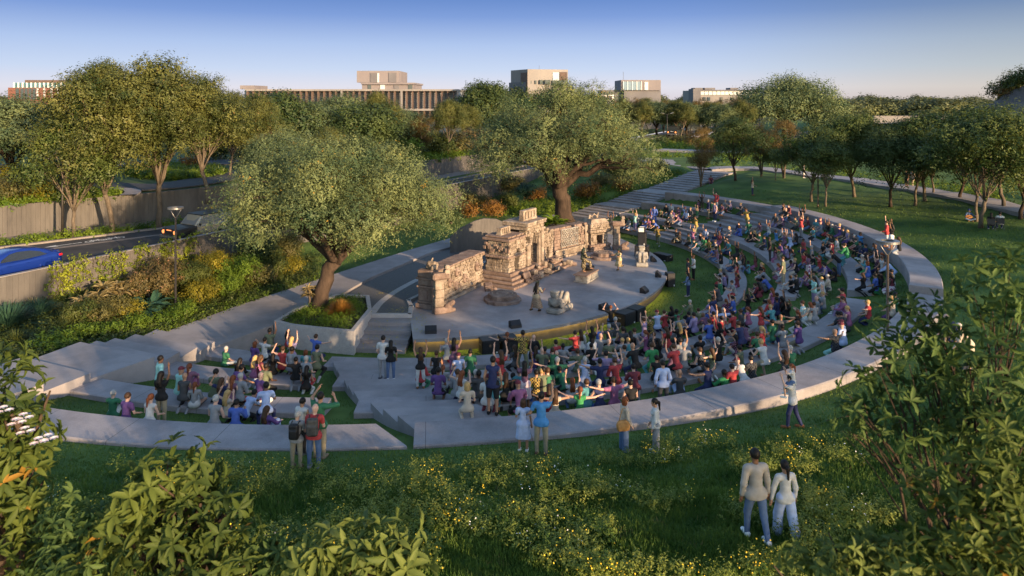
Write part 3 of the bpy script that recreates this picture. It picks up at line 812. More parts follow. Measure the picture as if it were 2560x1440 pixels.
def merge(parts):
    V = []; F = {}; b = 0
    for v, fs in parts:
        V.append(v)
        for f in fs: F.setdefault(f.shape[1], []).append(f + b)
        b += len(v)
    return np.concatenate(V), [np.concatenate(f) for f in F.values()]
def sprays(rng, clumps, n_spray, per, spray_len, leaf, width, flat=.8, shell=.55, droop=.25, up=.35, jitter=.5, tmpl=LEAF4):
    """clumps: (n,4) centre+radius. Leafy twigs that stand out of each clump's surface."""
    C = np.asarray(clumps, float); w = C[:, 3] ** 2; ci = rng.choice(len(C), n_spray, p=w / w.sum())
    d = unit(rng.normal(size=(n_spray, 3)) + np.array([0, 0, .25]))
    rad = C[ci, 3] * (shell + (1 - shell) * rng.random(n_spray) ** .7) * (1 + .18 * rng.normal(size=n_spray))
    off = d * rad[:, None]; off[:, 2] *= flat
    p0 = C[ci, :3] + off
    ax = unit(d + rng.normal(size=d.shape) * jitter + np.array([0, 0, -droop]))
    t = (np.arange(per) + .5) / per
    sp = spray_len * (.6 + .8 * rng.random(n_spray))
    pos = p0[:, None] + ax[:, None] * (t[None, :, None] * sp[:, None, None]) + rng.normal(size=(n_spray, per, 3)) * leaf * .35
    nr = unit(d[:, None] * 1.0 + rng.normal(size=(n_spray, per, 3)) * .3 + np.array([0, 0, up * .8]))
    tn = unit(ax[:, None] * .7 + rng.normal(size=(n_spray, per, 3)) * .7)
    m = n_spray * per
    fr = frames(nr.reshape(m, 3), tn.reshape(m, 3))
    ln = leaf * (.65 + .7 * rng.random(m))
    return scatter(tmpl, pos.reshape(m, 3), fr, ln, ln * width)
def bez(a, b, c, n):
    a, b, c = map(Vector, (a, b, c)); return [a * (1 - t) ** 2 + b * 2 * t * (1 - t) + c * t * t for t in [i / n for i in range(n + 1)]]
def wiggle(pts, rng, amt):
    return [pts[0]] + [p + Vector(rng.normal(size=3)) * amt for p in pts[1:-1]] + [pts[-1]]

def spread_tree(seed, H, fork, rx, rz, zc, n_limb, n_sub, r0, clump_r, lean=(0, 0), multi=1, flatten=1.0, ry=None):
    """trunk + limbs towards clumps on a dome. returns wood MB and clump array (about the tree's foot)"""
    rng = np.random.default_rng(seed); ry = ry or rx
    mb = MB(); cl = []
    top = Vector((lean[0], lean[1], fork))
    trunk = bez((0, 0, -.3), (lean[0] * .2, lean[1] * .2, fork * .55), top, 5)
    trunk = wiggle(trunk, rng, r0 * .25)
    mb.tube(trunk, [r0 * 1.45, r0 * 1.08, r0, r0 * .95, r0 * .92, r0 * .95], 12)
    CO = Vector((lean[0] * 1.1, lean[1] * 1.1, 0))
    for i in range(n_limb):
        an = 2 * math.pi * (i + rng.random() * .6) / n_limb
        inner = i % 3 == 2
        el = rng.uniform(.1, .75) if not inner else rng.uniform(.9, 1.35)
        rr = rng.uniform(.55, .75)
        tgt = Vector((math.cos(an) * math.cos(el) * rx * rr, math.sin(an) * math.cos(el) * ry * rr, zc + math.sin(el) * rz * rr)) + CO
        mid = top.lerp(tgt, .45) + Vector((0, 0, rng.uniform(-.05, .18) * rx)) 
        start = top + Vector((0, 0, -rng.uniform(0, .25) * fork * .4))
        limb = wiggle(bez(start, mid, tgt, 7), rng, r0 * .22)
        ra = r0 * rng.uniform(.45, .62)
        mb.tube(limb, [ra * (1 - .75 * j / 7) for j in range(8)], 8)
        for s in range(n_sub):
            j = rng.integers(2, 8); st = limb[j]
            a2 = an + rng.normal() * (.55 if not inner else 1.6); e2 = np.clip(el + rng.normal() * .42, -.2 + .42 * max(0, -math.sin(a2)), 1.5)
            q = rng.uniform(.66, 1.06)
            end = Vector((math.cos(a2) * math.cos(e2) * rx * q, math.sin(a2) * math.cos(e2) * ry * q, zc + math.sin(e2) * rz * q * flatten)) + CO
            md = st.lerp(end, .5) + Vector((0, 0, rng.uniform(-.02, .12) * rx))
            tw = wiggle(bez(st, md, end, 5), rng, r0 * .15)
            rb = ra * .42
            mb.tube(tw, [rb * (1 - .85 * k / 5) for k in range(6)], 5, cap=False)
            cl.append((*end, clump_r * rng.uniform(.7, 1.25)))
            if rng.random() < .6:
                e3 = tw[3] + Vector(rng.normal(size=3)) * clump_r * .8
                cl.append((*e3, clump_r * rng.uniform(.5, .9)))
    return mb, np.array(cl), rng
OLIVE = leaf_mat('olive_leaf', (.03, .068, .034), (.19, .22, .085), (.34, .20, .03), .02, trans=.22, nscale=.45, rough=.6)
OLIVE2 = leaf_mat('silver_leaf', (.038, .078, .045), (.17, .205, .085), trans=.28, nscale=.45, rough=.6)
YELG = leaf_mat('yellow_green_leaf', (.022, .044, .012), (.15, .155, .042), (.2, .12, .04), .01, trans=.26, nscale=.5)
MIDG = leaf_mat('mid_green_leaf', (.022, .05, .012), (.125, .155, .04), trans=.28, nscale=.5)
DEEPG = leaf_mat('deep_green_leaf', (.024, .05, .018), (.085, .115, .034), trans=.3, nscale=.4)
BROWNL = leaf_mat('bronze_feathery_leaf', (.07, .055, .018), (.19, .125, .04), trans=.35, nscale=.6)
FARL = leaf_mat('far_leaf', (.045, .065, .03), (.16, .17, .065), trans=.25, nscale=.12)
BRIGHT = leaf_mat('bright_green_leaf', (.035, .085, .012), (.17, .25, .03), trans=.4, nscale=.7)
def tree(name, loc, wood, leaves, bark, lmat, label, cat='tree', group=None, rz=0.0, sc=1.0):
    r = empty(name, loc, rz, sc); tag(r, label, cat, group)
    wood.build('trunk', bark, r, smooth=True)
    npobj('crown', leaves[0], leaves[1], lmat, r)
    return r
# ---- the three wide spreading grey-green trees
def big(seed, loc, H, fork, rx, rz, zc, nl, ns, r0, cr, nspr, leaf, label, lean, mat=OLIVE, ry=None, per=7, rz_=0.0):
    mb, cl, rng = spread_tree(seed, H, fork, rx, rz, zc, nl, ns, r0, cr, lean=lean, ry=ry)
    lv = sprays(rng, cl, nspr, per, leaf * 4.2, leaf, .42, flat=.72, shell=.8, droop=.05)
    return tree('spreading_tree', loc, mb, lv, BARK, mat, label, group='wide spreading trees', rz=rz_)
g1 = P(795, 770, 1.08)
big(11, (g1.x, g1.y, 1.0), 9.6, 2.7, 6.1, 3.9, 4.9, 14, 8, .42, 1.15, 29000, .118, "leaning wide tree with grey-green crown growing in the granite planter", (.95, .2), ry=6.4)
big(29, (5.1, 69.8, .9), 13.4, 3.4, 9.2, 6.6, 5.7, 14, 7, .78, 1.45, 25000, .155, "largest grey-green tree with dark forked limbs behind the lattice ruin", (-.5, -.3))
big(5, (67, 176, 3.6), 15, 3.5, 13.0, 6.9, 5.6, 11, 8, .9, 2.3, 8000, .5, "far wide tree standing alone above the garden against the sky", (.3, .0), mat=OLIVE2, per=5)

# ---- prototypes of the smaller kinds
PROTO = {}
def upright(seed, H, fork, rx, rz, zc, nl, ns, r0, cr, nspr, leaf, bark, mat, name, width=.45, flat=.9, lean=(0, 0), per=6, droop=.3):
    mb, cl, rng = spread_tree(seed, H, fork, rx, rz, zc, nl, ns, r0, cr, lean=lean)
    lv = sprays(rng, cl, nspr, per, leaf * 3.2, leaf, width, flat=flat * .85, shell=.76, droop=droop * .5)
    wood = mb.build('trunk', bark, None, smooth=True); crown = npobj('crown', lv[0], lv[1], mat, None)
    PROTO[name] = (wood.data, crown.data)
    bpy.data.objects.remove(wood); bpy.data.objects.remove(crown)
def feathery(seed, name, H=6.0, mat=BROWNL):
    """vase of thin stems with a haze of fine foliage"""
    rng = np.random.default_rng(seed); mb = MB(); cl = []
    for i in range(7):
        an = 2 * math.pi * i / 7 + rng.random() * .5; sp = rng.uniform(.25, .42) * H * .55
        top = Vector((math.cos(an) * sp, math.sin(an) * sp, H * rng.uniform(.75, 1.0)))
        st = wiggle(bez((0, 0, -.2), (top.x * .25, top.y * .25, H * .4), top, 7), rng, .05)
        mb.tube(st, [.10 * (1 - .85 * k / 7) * (1.4 if k == 0 else 1) for k in range(8)], 6)
        for s in range(6):
            j = rng.integers(3, 8); b = st[j]; e = b + Vector((rng.normal() * .6, rng.normal() * .6, rng.uniform(.3, .9)))
            mb.tube([b, b.lerp(e, .5) + Vector((0, 0, .08)), e], [.03, .02, .008], 4, cap=False)
            cl.append((*e, rng.uniform(.35, .6)))
    lv = sprays(rng, np.array(cl), 3800, 6, .42, .13, .28, flat=1.0, shell=.1, droop=-.3)
    wood = mb.build('trunk', BARK2, None, smooth=True); crown = npobj('crown', lv[0], lv[1], mat, None)
    PROTO[name] = (wood.data, crown.data)
    bpy.data.objects.remove(wood); bpy.data.objects.remove(crown)
upright(41, 12, 3.4, 4.2, 5.1, 7.0, 12, 6, .2, 1.15, 8600, .195, BARK2, YELG, 'tallA')
upright(47, 12, 3.0, 4.0, 5.0, 6.8, 11, 6, .18, 1.1, 7800, .195, BARK2, YELG, 'tallB', lean=(.6, .2))
upright(53, 7, 1.6, 2.6, 2.9, 3.9, 10, 5, .11, .78, 3500, .17, BARK2, MIDG, 'groveA', lean=(.3, 0))
upright(59, 7, 1.9, 2.3, 3.0, 4.1, 10, 5, .10, .74, 3100, .17, BARK2, MIDG, 'groveB', lean=(-.2, .1))
upright(61, 7, 1.5, 2.7, 2.8, 3.8, 10, 5, .12, .85, 4200, .15, BARK, DEEPG, 'groveC', lean=(.1, .2))
upright(67, 10, 2.2, 4.6, 3.6, 5.6, 10, 7, .3, 1.3, 6500, .26, BARK, OLIVE2, 'oliveM')
upright(71, 10, 1.6, 4.4, 4.0, 5.2, 10, 6, .3, 1.4, 6000, .32, BARK, DEEPG, 'denseM', width=.6)
upright(73, 10, 1.4, 4.6, 4.2, 5.0, 9, 6, .3, 1.6, 2200, .6, BARK, FARL, 'farA', width=.6, per=5)
upright(79, 10, 1.4, 5.0, 3.6, 4.6, 9, 6, .3, 1.7, 2200, .6, BARK, FARL, 'farB', width=.6, per=5)
upright(98, 7, 4.6, 3.0, 1.1, 6.0, 9, 7, .2, .7, 3200, .22, BARK2, MIDG, 'shadeB')
upright(97, 7, 3.6, 3.0, 2.0, 5.3, 9, 7, .2, .9, 3500, .22, BARK2, MIDG, 'shadeA')
feathery(83, 'feathA'); feathery(89, 'feathB', 6.4)
TREES = []
def put(kind, px, py, z, topy, label, group, rz=None, name='tree', xs=1.0, cat='tree', Y=None):
    """foot at pixel (px,py) on height z; scaled so that its top reaches image row topy"""
    p = P(px, py, z) if Y is None else Vector(((px - 1280) / FPX * Y, Y, z))
    htop = CZ - (topy - HOR) / FPX * p.y - z
    wd, cd = PROTO[kind]
    key = kind + '_h'
    if key not in PROTO:
        co = np.empty(len(cd.vertices) * 3, dtype=np.float32); cd.vertices.foreach_get('co', co); PROTO[key] = float(np.percentile(co.reshape(-1, 3)[:, 2], 99.3))
    s = htop / PROTO[key]
    rng = random.Random(int(px * 7 + py)); 
    r = empty(name, (p.x, p.y, z - .05), rng.uniform(0, 6.28) if rz is None else rz); r.scale = (s * xs, s * xs, s)
    tag(r, label, cat, group)
    for nmx, me in (('trunk', wd), ('crown', cd)): link(bpy.data.objects.new(nmx, me), r)
    TREES.append(r); return r
GL = 'tall yellow-green trees along the road wall'
put('tallA', 398, 568, RZ + .1, 150, 'tallest yellow-green tree on the road verge, thick pale trunk', GL, 1.0, 'street_tree')
put('tallB', 281, 580, RZ + .1, 168, 'yellow-green verge tree with forked trunk, beside the tallest one', GL, 4.0, 'street_tree')
put('groveA', 183, 592, RZ + .1, 305, 'slender low yellow-green tree on the verge beside the street lamp', GL, 2.0, 'street_tree')
put('tallB', 520, 500, UZ, 195, 'broad yellow-green tree behind the upper wall, above the cream car', GL, 2.6, 'street_tree', 1.15)
put('tallA', 640, 470, UZ, 238, 'dark yellow-green tree behind the wall beside the long slatted building', GL, 5.2, 'street_tree')
put('oliveM', 30, 470, UZ, 245, 'dusky grey-green tree at the bend of the upper road', 'trees behind the upper road', .4, 'garden_tree', 1.25)
put('tallA', 268, 440, UZ, 158, 'yellow-green tree with loose top, standing between the brick block and the verge trees', GL, 3.3, 'street_tree', .95)
put('oliveM', 120, 440, UZ, 262, 'rounded olive tree below the brick building', 'trees behind the upper road', 2.2, 'garden_tree', 1.2)
put('denseM', 690, 430, UZ, 234, 'dense green tree below the pale end of the slatted building', 'trees behind the upper road', 1.2, 'garden_tree')
put('oliveM', 760, 425, UZ, 255, 'grey-green rounded tree before the middle of the slatted building', 'trees behind the upper road', 3.2, 'garden_tree', 1.1)
put('oliveM', 850, 405, UZ, 240, 'silvery tree with sunlit top below the concrete rooftop block', 'trees behind the upper road', .2, 'garden_tree', 1.15)
put('tallA', 945, 400, UZ, 232, 'dark olive upright tree before the slatted facade', 'trees behind the upper road', 1.9, 'garden_tree', .95)
put('feathA', 1050, 395, UZ, 285, 'bronze feathery tree with many thin stems above the road wall', 'bronze feathery trees', .3, 'feathery_tree', 1.25)
put('tallB', 1118, 392, UZ, 250, 'olive tree at the corner of the slatted building', 'trees behind the upper road', .8, 'garden_tree', .95)
put('denseM', 1215, 365, UZ, 208, 'dark round tree rising beside the tall concrete house', 'trees behind the upper road', 2.8, 'garden_tree', 1.0)
put('denseM', 1330, 350, UZ, 212, 'green tree hiding the foot of the tall concrete house', 'trees behind the upper road', 1.8, 'garden_tree')
put('oliveM', 700, 520, UZ, 330, 'low dark tree hidden behind the planter tree crown', 'trees behind the upper road', .8, 'garden_tree', .9)
put('tallA', 820, 470, UZ, 320, 'olive tree between the upper wall and the planter tree crown', 'trees behind the upper road', 4.4, 'garden_tree')
put('tallB', 575, 440, UZ, 232, 'olive tree rising behind the planter tree crown, left of the dense green one', 'trees behind the upper road', 1.1, 'garden_tree')
put('denseM', 905, 425, UZ, 262, 'low dark green tree below the silvery one', 'trees behind the upper road', 2.1, 'garden_tree', 1.2)
put('oliveM', 1000, 392, UZ, 272, 'low olive tree above the road wall next to the bronze feathery one', 'trees behind the upper road', 2.9, 'garden_tree', 1.2)
put('tallB', 1170, 372, UZ, 262, 'upright olive tree left of the dark round one', 'trees behind the upper road', 3.7, 'garden_tree')
put('denseM', 1470, 345, UZ, 235, 'green tree between the two far houses', 'trees behind the upper road', 5.0, 'garden_tree')
# grove on the right lawn
gl = [('feathB', 1752, 462, 318, 'leafless-looking vase shaped tree beside the far steps'), ('groveC', 1838, 448, 292, 'dark green twin-stemmed tree beside the top of the far steps'),
      ('feathA', 1903, 442, 312, 'bronze feathery tree beside the garden path fork'), ('groveB', 1938, 450, 368, 'smallest slim tree under the bronze feathery trees'), ('feathB', 1960, 447, 300, 'taller bronze feathery tree on the lawn edge'),
      ('groveA', 2028, 495, 318, 'leafy tree behind the lawn lamp'), ('groveB', 2064, 508, 345, 'slim pale-stemmed tree just beside the lawn lamp'), ('groveA', 2136, 486, 284, 'broad round tree with thick short trunk on the lawn'),
      ('groveC', 2226, 508, 318, 'dark crowned tree beside two walkers on the garden path'), ('groveB', 2287, 508, 296, 'bright green tree before two walkers on the garden path'), ('groveA', 2313, 500, 280, 'tree with sunlit yellow top beyond the walkers'),
      ('groveB', 2335, 487, 320, 'tree on the far edge of the garden path'), ('groveC', 2400, 500, 300, 'shady tree over the garden path end'), ('groveA', 2452, 560, 278, 'leaning tree beside the guitarist'),
      ('groveB', 2440, 545, 300, 'slender tree right behind the guitarist'), ('groveC', 2552, 545, 300, 'dark tree cut by the edge of the picture beside the curved building'), ('groveA', 2510, 520, 262, 'sunlit tree before the curved dark building')]
for k, px, py, ty, lb in gl:
    put(k, px, py, 3.75 if py > 470 else 3.7, ty, lb, 'small trees on the sloping lawn', None, 'lawn_tree', {'groveA': 1.15, 'groveB': 1.1, 'groveC': 1.15}.get(k, 1.0))
# hedge line of street trees on the far road and the wood on the horizon
rngt = random.Random(4)
kinds = ['feathA', 'tallB', 'feathB', 'tallA', 'oliveM']
for i in range(26):
    px = 1450 + i * 17 + rngt.uniform(-6, 6); k = kinds[(i * 3 + (i > 6)) % 5]
    put(k, px, 0, 4.2, 250 + rngt.uniform(-6, 12), 'roadside tree %s the far road, %s' % ('beyond', ['bronze and thin', 'olive and round', 'bronze, with many stems', 'yellow-green and tall', 'grey-green and wide'][kinds.index(k)]), 'roadside trees beyond the far road', None, 'roadside_tree', 1.15, Y=rngt.uniform(158, 182))
for i in range(74):
    px = -40 + i * 58 + rngt.uniform(-20, 20) if i < 46 else 2080 + (i - 46) * 15 + rngt.uniform(-6, 6)
    Y = rngt.uniform(300, 420) if i < 46 else rngt.uniform(185, 240)
    ty = (243 + rngt.uniform(-5, 7) + (0 if px > 1700 else -4)) if i < 46 else 251 + rngt.uniform(-3, 6)
    put(['farA', 'farB'][i % 2], px, 0, 3.0, ty, 'distant tree of the wood along the horizon', 'distant wood along the horizon', None, 'distant_tree', 1.5, Y=Y)
# ================================================================ smooth bodies: blended round cones turned into one closed mesh
def sdf_grid(prims, lo, hi, res, k):
    xs = [np.arange(lo[i], hi[i] + res, res) for i in range(3)]
    D = np.full([len(x) for x in xs], 1.0)
    for pr in prims:
        kk = k; kind = pr[0]
        if kind == 'c' and len(pr) > 5: kk = pr[5]
        if kind == 'c':
            a = np.asarray(pr[1], float); b = np.asarray(pr[2], float); bl = np.minimum(a - pr[3], b - pr[4]); bh = np.maximum(a + pr[3], b + pr[4])
        elif kind in 'eb':
            r = max(pr[2]) * (1.75 if kind == 'b' else 1.0); bl = np.asarray(pr[1]) - r; bh = np.asarray(pr[1]) + r
        else: bl, bh = lo, hi
        m = kk + res * 2.5
        sl = tuple(slice(max(0, int(np.searchsorted(xs[i], bl[i] - m)) - 1), int(np.searchsorted(xs[i], bh[i] + m)) + 1) for i in range(3))
        X = xs[0][sl[0]][:, None, None]; Y = xs[1][sl[1]][None, :, None]; Z = xs[2][sl[2]][None, None, :]
        if kind == 'c':
            ra, rb = pr[3], pr[4]; ab = b - a; l2 = max(1e-9, (ab * ab).sum())
            t = np.clip(((X - a[0]) * ab[0] + (Y - a[1]) * ab[1] + (Z - a[2]) * ab[2]) / l2, 0, 1)
            d = np.sqrt((X - a[0] - t * ab[0]) ** 2 + (Y - a[1] - t * ab[1]) ** 2 + (Z - a[2] - t * ab[2]) ** 2) - (ra + (rb - ra) * t)
        elif kind == '-':         # cut away everything on the +n side of a plane
            c, n = pr[1], pr[2]
            D[sl] = np.maximum(D[sl], (X - c[0]) * n[0] + (Y - c[1]) * n[1] + (Z - c[2]) * n[2]); continue
        else:
            c = pr[1]; M = np.eye(3) if len(pr) < 4 or pr[3] is None else np.asarray(pr[3])
            q = [(X - c[0]) * M[0, i] + (Y - c[1]) * M[1, i] + (Z - c[2]) * M[2, i] for i in range(3)]
            if kind == 'e':
                n = np.sqrt(sum((q[i] / pr[2][i]) ** 2 for i in range(3))) + 1e-9; d = (n - 1) * min(pr[2])
            else:
                rd = pr[4]; w_ = [np.abs(q[i]) - (pr[2][i] - rd) for i in range(3)]
                d = np.sqrt(sum(np.maximum(v, 0) ** 2 for v in w_)) + np.minimum(np.maximum(np.maximum(w_[0], w_[1]), w_[2]), 0) - rd
        E = D[sl]; h = np.clip(.5 + .5 * (E - d) / kk, 0, 1)
        D[sl] = E * (1 - h) + d * h - kk * h * (1 - h)
    return D, xs
def surface_nets(D, xs, res):
    s = D < 0
    nx, ny, nz = D.shape
    c = np.zeros((nx - 1, ny - 1, nz - 1), int)
    for i in (0, 1):
        for j in (0, 1):
            for k in (0, 1): c += s[i:nx - 1 + i, j:ny - 1 + j, k:nz - 1 + k]
    act = (c > 0) & (c < 8)
    idx = -np.ones(act.shape, int); I = np.argwhere(act); idx[act] = np.arange(len(I))
    acc = np.zeros((len(I), 3)); cnt = np.zeros(len(I))
    cor = [(i, j, k) for i in (0, 1) for j in (0, 1) for k in (0, 1)]
    for a in cor:
        for ax in range(3):
            if a[ax] == 1: continue
            b = list(a); b[ax] = 1
            da = D[I[:, 0] + a[0], I[:, 1] + a[1], I[:, 2] + a[2]]; db = D[I[:, 0] + b[0], I[:, 1] + b[1], I[:, 2] + b[2]]
            m = (da < 0) != (db < 0); t = np.where(m, da / (da - db + 1e-12), 0)
            p = np.tile(np.array(a, float), (len(I), 1)); p[:, ax] += t
            acc[m] += p[m]; cnt[m] += 1
    V = (I + acc / np.maximum(cnt, 1)[:, None]) * res + np.array([x[0] for x in xs])
    F = []
    for ax in range(3):
        o1, o2 = (ax + 1) % 3, (ax + 2) % 3
        sl0 = [slice(None)] * 3; sl1 = [slice(None)] * 3
        sl0[ax] = slice(0, -1); sl1[ax] = slice(1, None)
        for q in (o1, o2): sl0[q] = slice(1, -1); sl1[q] = slice(1, -1)
        a = s[tuple(sl0)]; b = s[tuple(sl1)]
        E = np.argwhere(a != b); 
        if not len(E): continue
        inside = a[tuple(E.T)]
        E = E.copy(); E[:, o1] += 1; E[:, o2] += 1
        def cell(d1, d2):
            q = E.copy(); q[:, o1] += d1; q[:, o2] += d2
            return idx[tuple(q.T)]
        q = np.stack([cell(-1, -1), cell(0, -1), cell(0, 0), cell(-1, 0)], -1)
        q[~inside] = q[~inside][:, ::-1]
        F.append(q)
    F = np.concatenate(F); F = F[(F >= 0).all(1)]
    return V, F
def blob(prims, res=.02, k=.03, pad=.05):
    lo = np.full(3, 1e9); hi = -lo
    for p in prims:
        if p[0] == 'c':
            for c, r in ((p[1], p[3]), (p[2], p[4])): lo = np.minimum(lo, np.array(c) - r); hi = np.maximum(hi, np.array(c) + r)
        elif p[0] in 'eb':
            r = max(p[2]) * (1.75 if p[0] == 'b' else 1.0); lo = np.minimum(lo, np.array(p[1]) - r); hi = np.maximum(hi, np.array(p[1]) + r)
    D, xs = sdf_grid(prims, lo - pad, hi + pad, res, k)
    return surface_nets(D, xs, res)
# ================================================================ stone ruins on the stage
def local(o, u):
    """matrix for a thing whose x runs along u (2-vector), y to its back"""
    return math.atan2(u[1], u[0])
def courses(mb, rng, L, T, z0, hfun, ch, openings=lambda s, z: False, x0=0.0, y0=0.0, jit=.02, bl=(.18, .42), cuts=(), batter=0.0, miss=0.0):
    """a stone wall in local axes: x 0..L along the face, y 0..T going back, blocks laid in courses"""
    z = z0
    while True:
        h = ch * rng.uniform(.8, 1.25); any_ = False
        s = 0.0
        ed = sorted(set([c for c in cuts] + [L]))
        while s < L - .02:
            w_ = rng.uniform(*bl); nxt = [c for c in ed if c > s + .01][0]
            e = min(s + w_, nxt)
            if nxt - e < bl[0] * .5: e = nxt
            mid = (s + e) / 2
            if z + h * .6 < hfun(mid) and not openings(mid, z + h / 2) and rng.random() > miss:
                any_ = True; d0 = rng.uniform(-jit, jit); g = .006
                mb.bbox((x0 + mid + rng.uniform(-1, 1) * jit * .2, y0 + T / 2 + d0 + batter * (z - z0), z + h / 2), (e - s - g, T + rng.uniform(0, jit), h - g), rng.uniform(.012, .035),
                        rz=rng.uniform(-1, 1) * jit * .8)
            s = e
        z += h
        if not any_ and z > z0 + 8 * ch * .1 and z > max(hfun(x) for x in [L * i / 20 for i in range(21)]): break
    return z
def at(px, py, z=STZ): return P(px, py, z)
def carved(mb, rng, x0, x1, z0, z1, y, n, dep=.07):
    """small carved blocks and knobs standing out of a face"""
    for _ in range(n):
        x = rng.uniform(x0, x1); z = rng.uniform(z0, z1); w_ = rng.uniform(.06, .22); h = rng.uniform(.05, .2)
        k = rng.random()
        if k < .6: mb.bbox((x, y, z), (w_, rng.uniform(.5, 1.4) * dep, h), .02, M=Matrix.Rotation(rng.choice([0, 0, 0, .78]), 3, 'Y'))
        else: mb.ball((x, y, z), rng.uniform(.04, .09), 7, 5, (1, .8, 1))
# --- relief wall on the stage's near side
rng = random.Random(7)
b0 = at(1086, 770); b1 = at(1206, 710); d = Vector((b1 - b0).xy); LW = d.length; rz = math.atan2(d.y, d.x)
rw = empty('relief_wall', (b0.x, b0.y, STZ), rz); tag(rw, 'long carved ruin wall with stone masks and a broad flat top, nearest the plaza', 'ruin wall')
mb = MB(); courses(mb, rng, LW, .95, .0, lambda s: 2.02, .2, jit=.045, y0=0)
mb.build('stone_courses', LIME, rw)
mb = MB(); courses(mb, rng, LW + .1, .22, 0, lambda s: .3, .2, y0=-.2, x0=-.05, jit=.03, bl=(.3, .6)); courses(mb, rng, LW, .1, .3, lambda s: .45, .14, y0=-.1, jit=.02); mb.build('plinth', LIME, rw)
mb = MB(); courses(mb, rng, LW + .16, 1.15, 2.02, lambda s: 2.14, .1, y0=-.12, x0=-.08, jit=.05, bl=(.4, .9)); mb.build('coping', LIME3, rw)
mb = MB(); carved(mb, rng, .3, LW - .1, .55, 1.95, -.03, 210, .1)
mb.build('carving', LIME, rw)
for i, (s, z) in enumerate(((1.55, 1.1), (3.35, .95), (4.95, 1.35), (2.4, 1.55), (2.35, .75))):
    V, F = blob([('e', (0, -.1, 0), (.17, .12, .3)), ('c', (0, -.15, .15), (0, -.38, -.02 if i % 2 else .1), .07, .05), ('c', (0, -.38, -.02 if i % 2 else .1), (0, -.42, -.2), .05, .03),
                 ('e', (-.09, -.2, .1), (.06, .05, .06)), ('e', (.09, -.2, .1), (.06, .05, .06)), ('b', (0, -.16, -.18), (.12, .08, .04), np.eye(3), .02)], .03, .04)
    o = npobj('stone_mask', V + np.array([s, 0, z]), F, LIME3, rw, smooth=True)
mb = MB(); V, F = blob([('c', (.0, .15, 2.2), (.1, .45, 2.45), .1, .07), ('c', (.1, .45, 2.45), (.35, .5, 2.38), .07, .06), ('c', (.35, .5, 2.38), (.45, .4, 2.72), .06, .05), ('e', (0, .1, 2.3), (.13, .13, .12))], .03, .04)
npobj('serpent_ornament', V, F, LIME, rw, smooth=True)
mb = MB(); mb.bbox((.33, .35, 2.32), (.5, .62, .5), .1, M=Matrix.Rotation(.35, 3, 'Y')); mb.build('fallen_block', LIME, rw)
mb = MB(); mb.tube([(LW, .1, 1.95), (LW + .22, .05, 1.95), (LW + .3, .0, 1.86)], [.16, .14, .06], 10); mb.build('water_spout', LIME3, rw)
mb = MB()                                                         # moulded pier at the near end
for z, h, p in ((0, .28, .12), (.28, .14, .04), (.42, .75, 0), (1.17, .13, .07), (1.3, .35, .0), (1.65, .12, .1), (1.77, .4, .02)):
    mb.bbox((-.16 - p / 2, .45, z + h / 2), (.34 + p, .9 + p * 2, h - .006), .03)
mb.bbox((-.345, .45, .8), (.06, .4, .5), .02); mb.build('end_pier', LIME3, rw)

# --- the tall temple front
rng = random.Random(21)
c0 = P(1272, 684, 1.5); c1 = P(1383, 641, 1.5); d = Vector((c1 - c0).xy); LT = d.length; rz = math.atan2(d.y, d.x)
tp = empty('temple_ruin', (c0.x, c0.y, STZ), rz); tag(tp, 'tallest temple ruin with pointed arch, two doorways and a pierced roof comb', 'temple ruin')
PZ = .75                                                          # platform height
mb = MB()
for i, (z0, ext) in enumerate(((0, .98), (.19, .74), (.38, .5), (.57, .26))):
    x0, x1 = -ext * .95, LT + ext * 1.2
    courses(mb, rng, x1 - x0, 2.3 + ext + .3, z0, lambda s, z0=z0: z0 + .18, .19, x0=x0, y0=-ext, jit=.03, bl=(.35, .8))
mb.build('stepped_base', LIME3, tp)
mb = MB()
def hL(s):
    if s < 2.15: return PZ + 2.05 + .12 * math.sin(s * 9) * (s > .9)
    if s < 4.15: return PZ + 2.45
    return PZ + [2.1, 2.35, 1.95, 2.15, 1.8, 1.95, 1.6][min(6, int((s - 4.15) / .28))]
sc = LT / 6.0
def op(s, z):
    z -= PZ; s /= sc
    if .72 < s < 1.25 and z < .82: return True
    if 1.02 < s < 1.32 and 1.18 < z < 1.46: return True
    if 2.55 < s < 3.75 and z < 2.25:
        half = .42 if z < 1.1 else .42 * max(0, 1 - ((z - 1.1) / 1.1) ** 1.3)
        if abs(s - 3.3) < half: return True
    if 2.2 < s < 2.72 and 1.45 < z < 2.0: return True
    if 5.0 < s < 5.42 and z < .8: return True
    if 5.05 < s < 5.3 and 1.25 < z < 1.55: return True
    return False
courses(mb, rng, LT, .55, PZ, hL, .16, op, jit=.05, cuts=[c * sc for c in (.72, 1.25, 1.02, 1.32, 2.2, 2.72, 2.88, 3.05, 3.15, 3.45, 3.55, 3.72, 5.0, 5.42, 5.05, 5.3)])
mb.build('facade', LIME, tp)
mb = MB(); courses(mb, rng, LT - .1, .3, PZ, lambda s: hL(s) - .15, .22, jit=.01, y0=1.55, x0=.05); mb.build('back_wall', LIME3, tp)
mb = MB()
M90 = lambda: None
for x0, hh in ((0.0, 2.0), (LT - .5, 1.55)):                       # side walls
    mb = MB(); z = PZ
    while z < PZ + hh:
        y = .56
        while y < 1.55:
            l = min(rng.uniform(.25, .45), 1.86 - y); mb.bbox((x0 + .25 + rng.uniform(-.02, .02), y + l / 2, z + .09), (.5, l - .006, .174), .02); y += l
        z += .18
    mb.build('side_wall', LIME, tp)
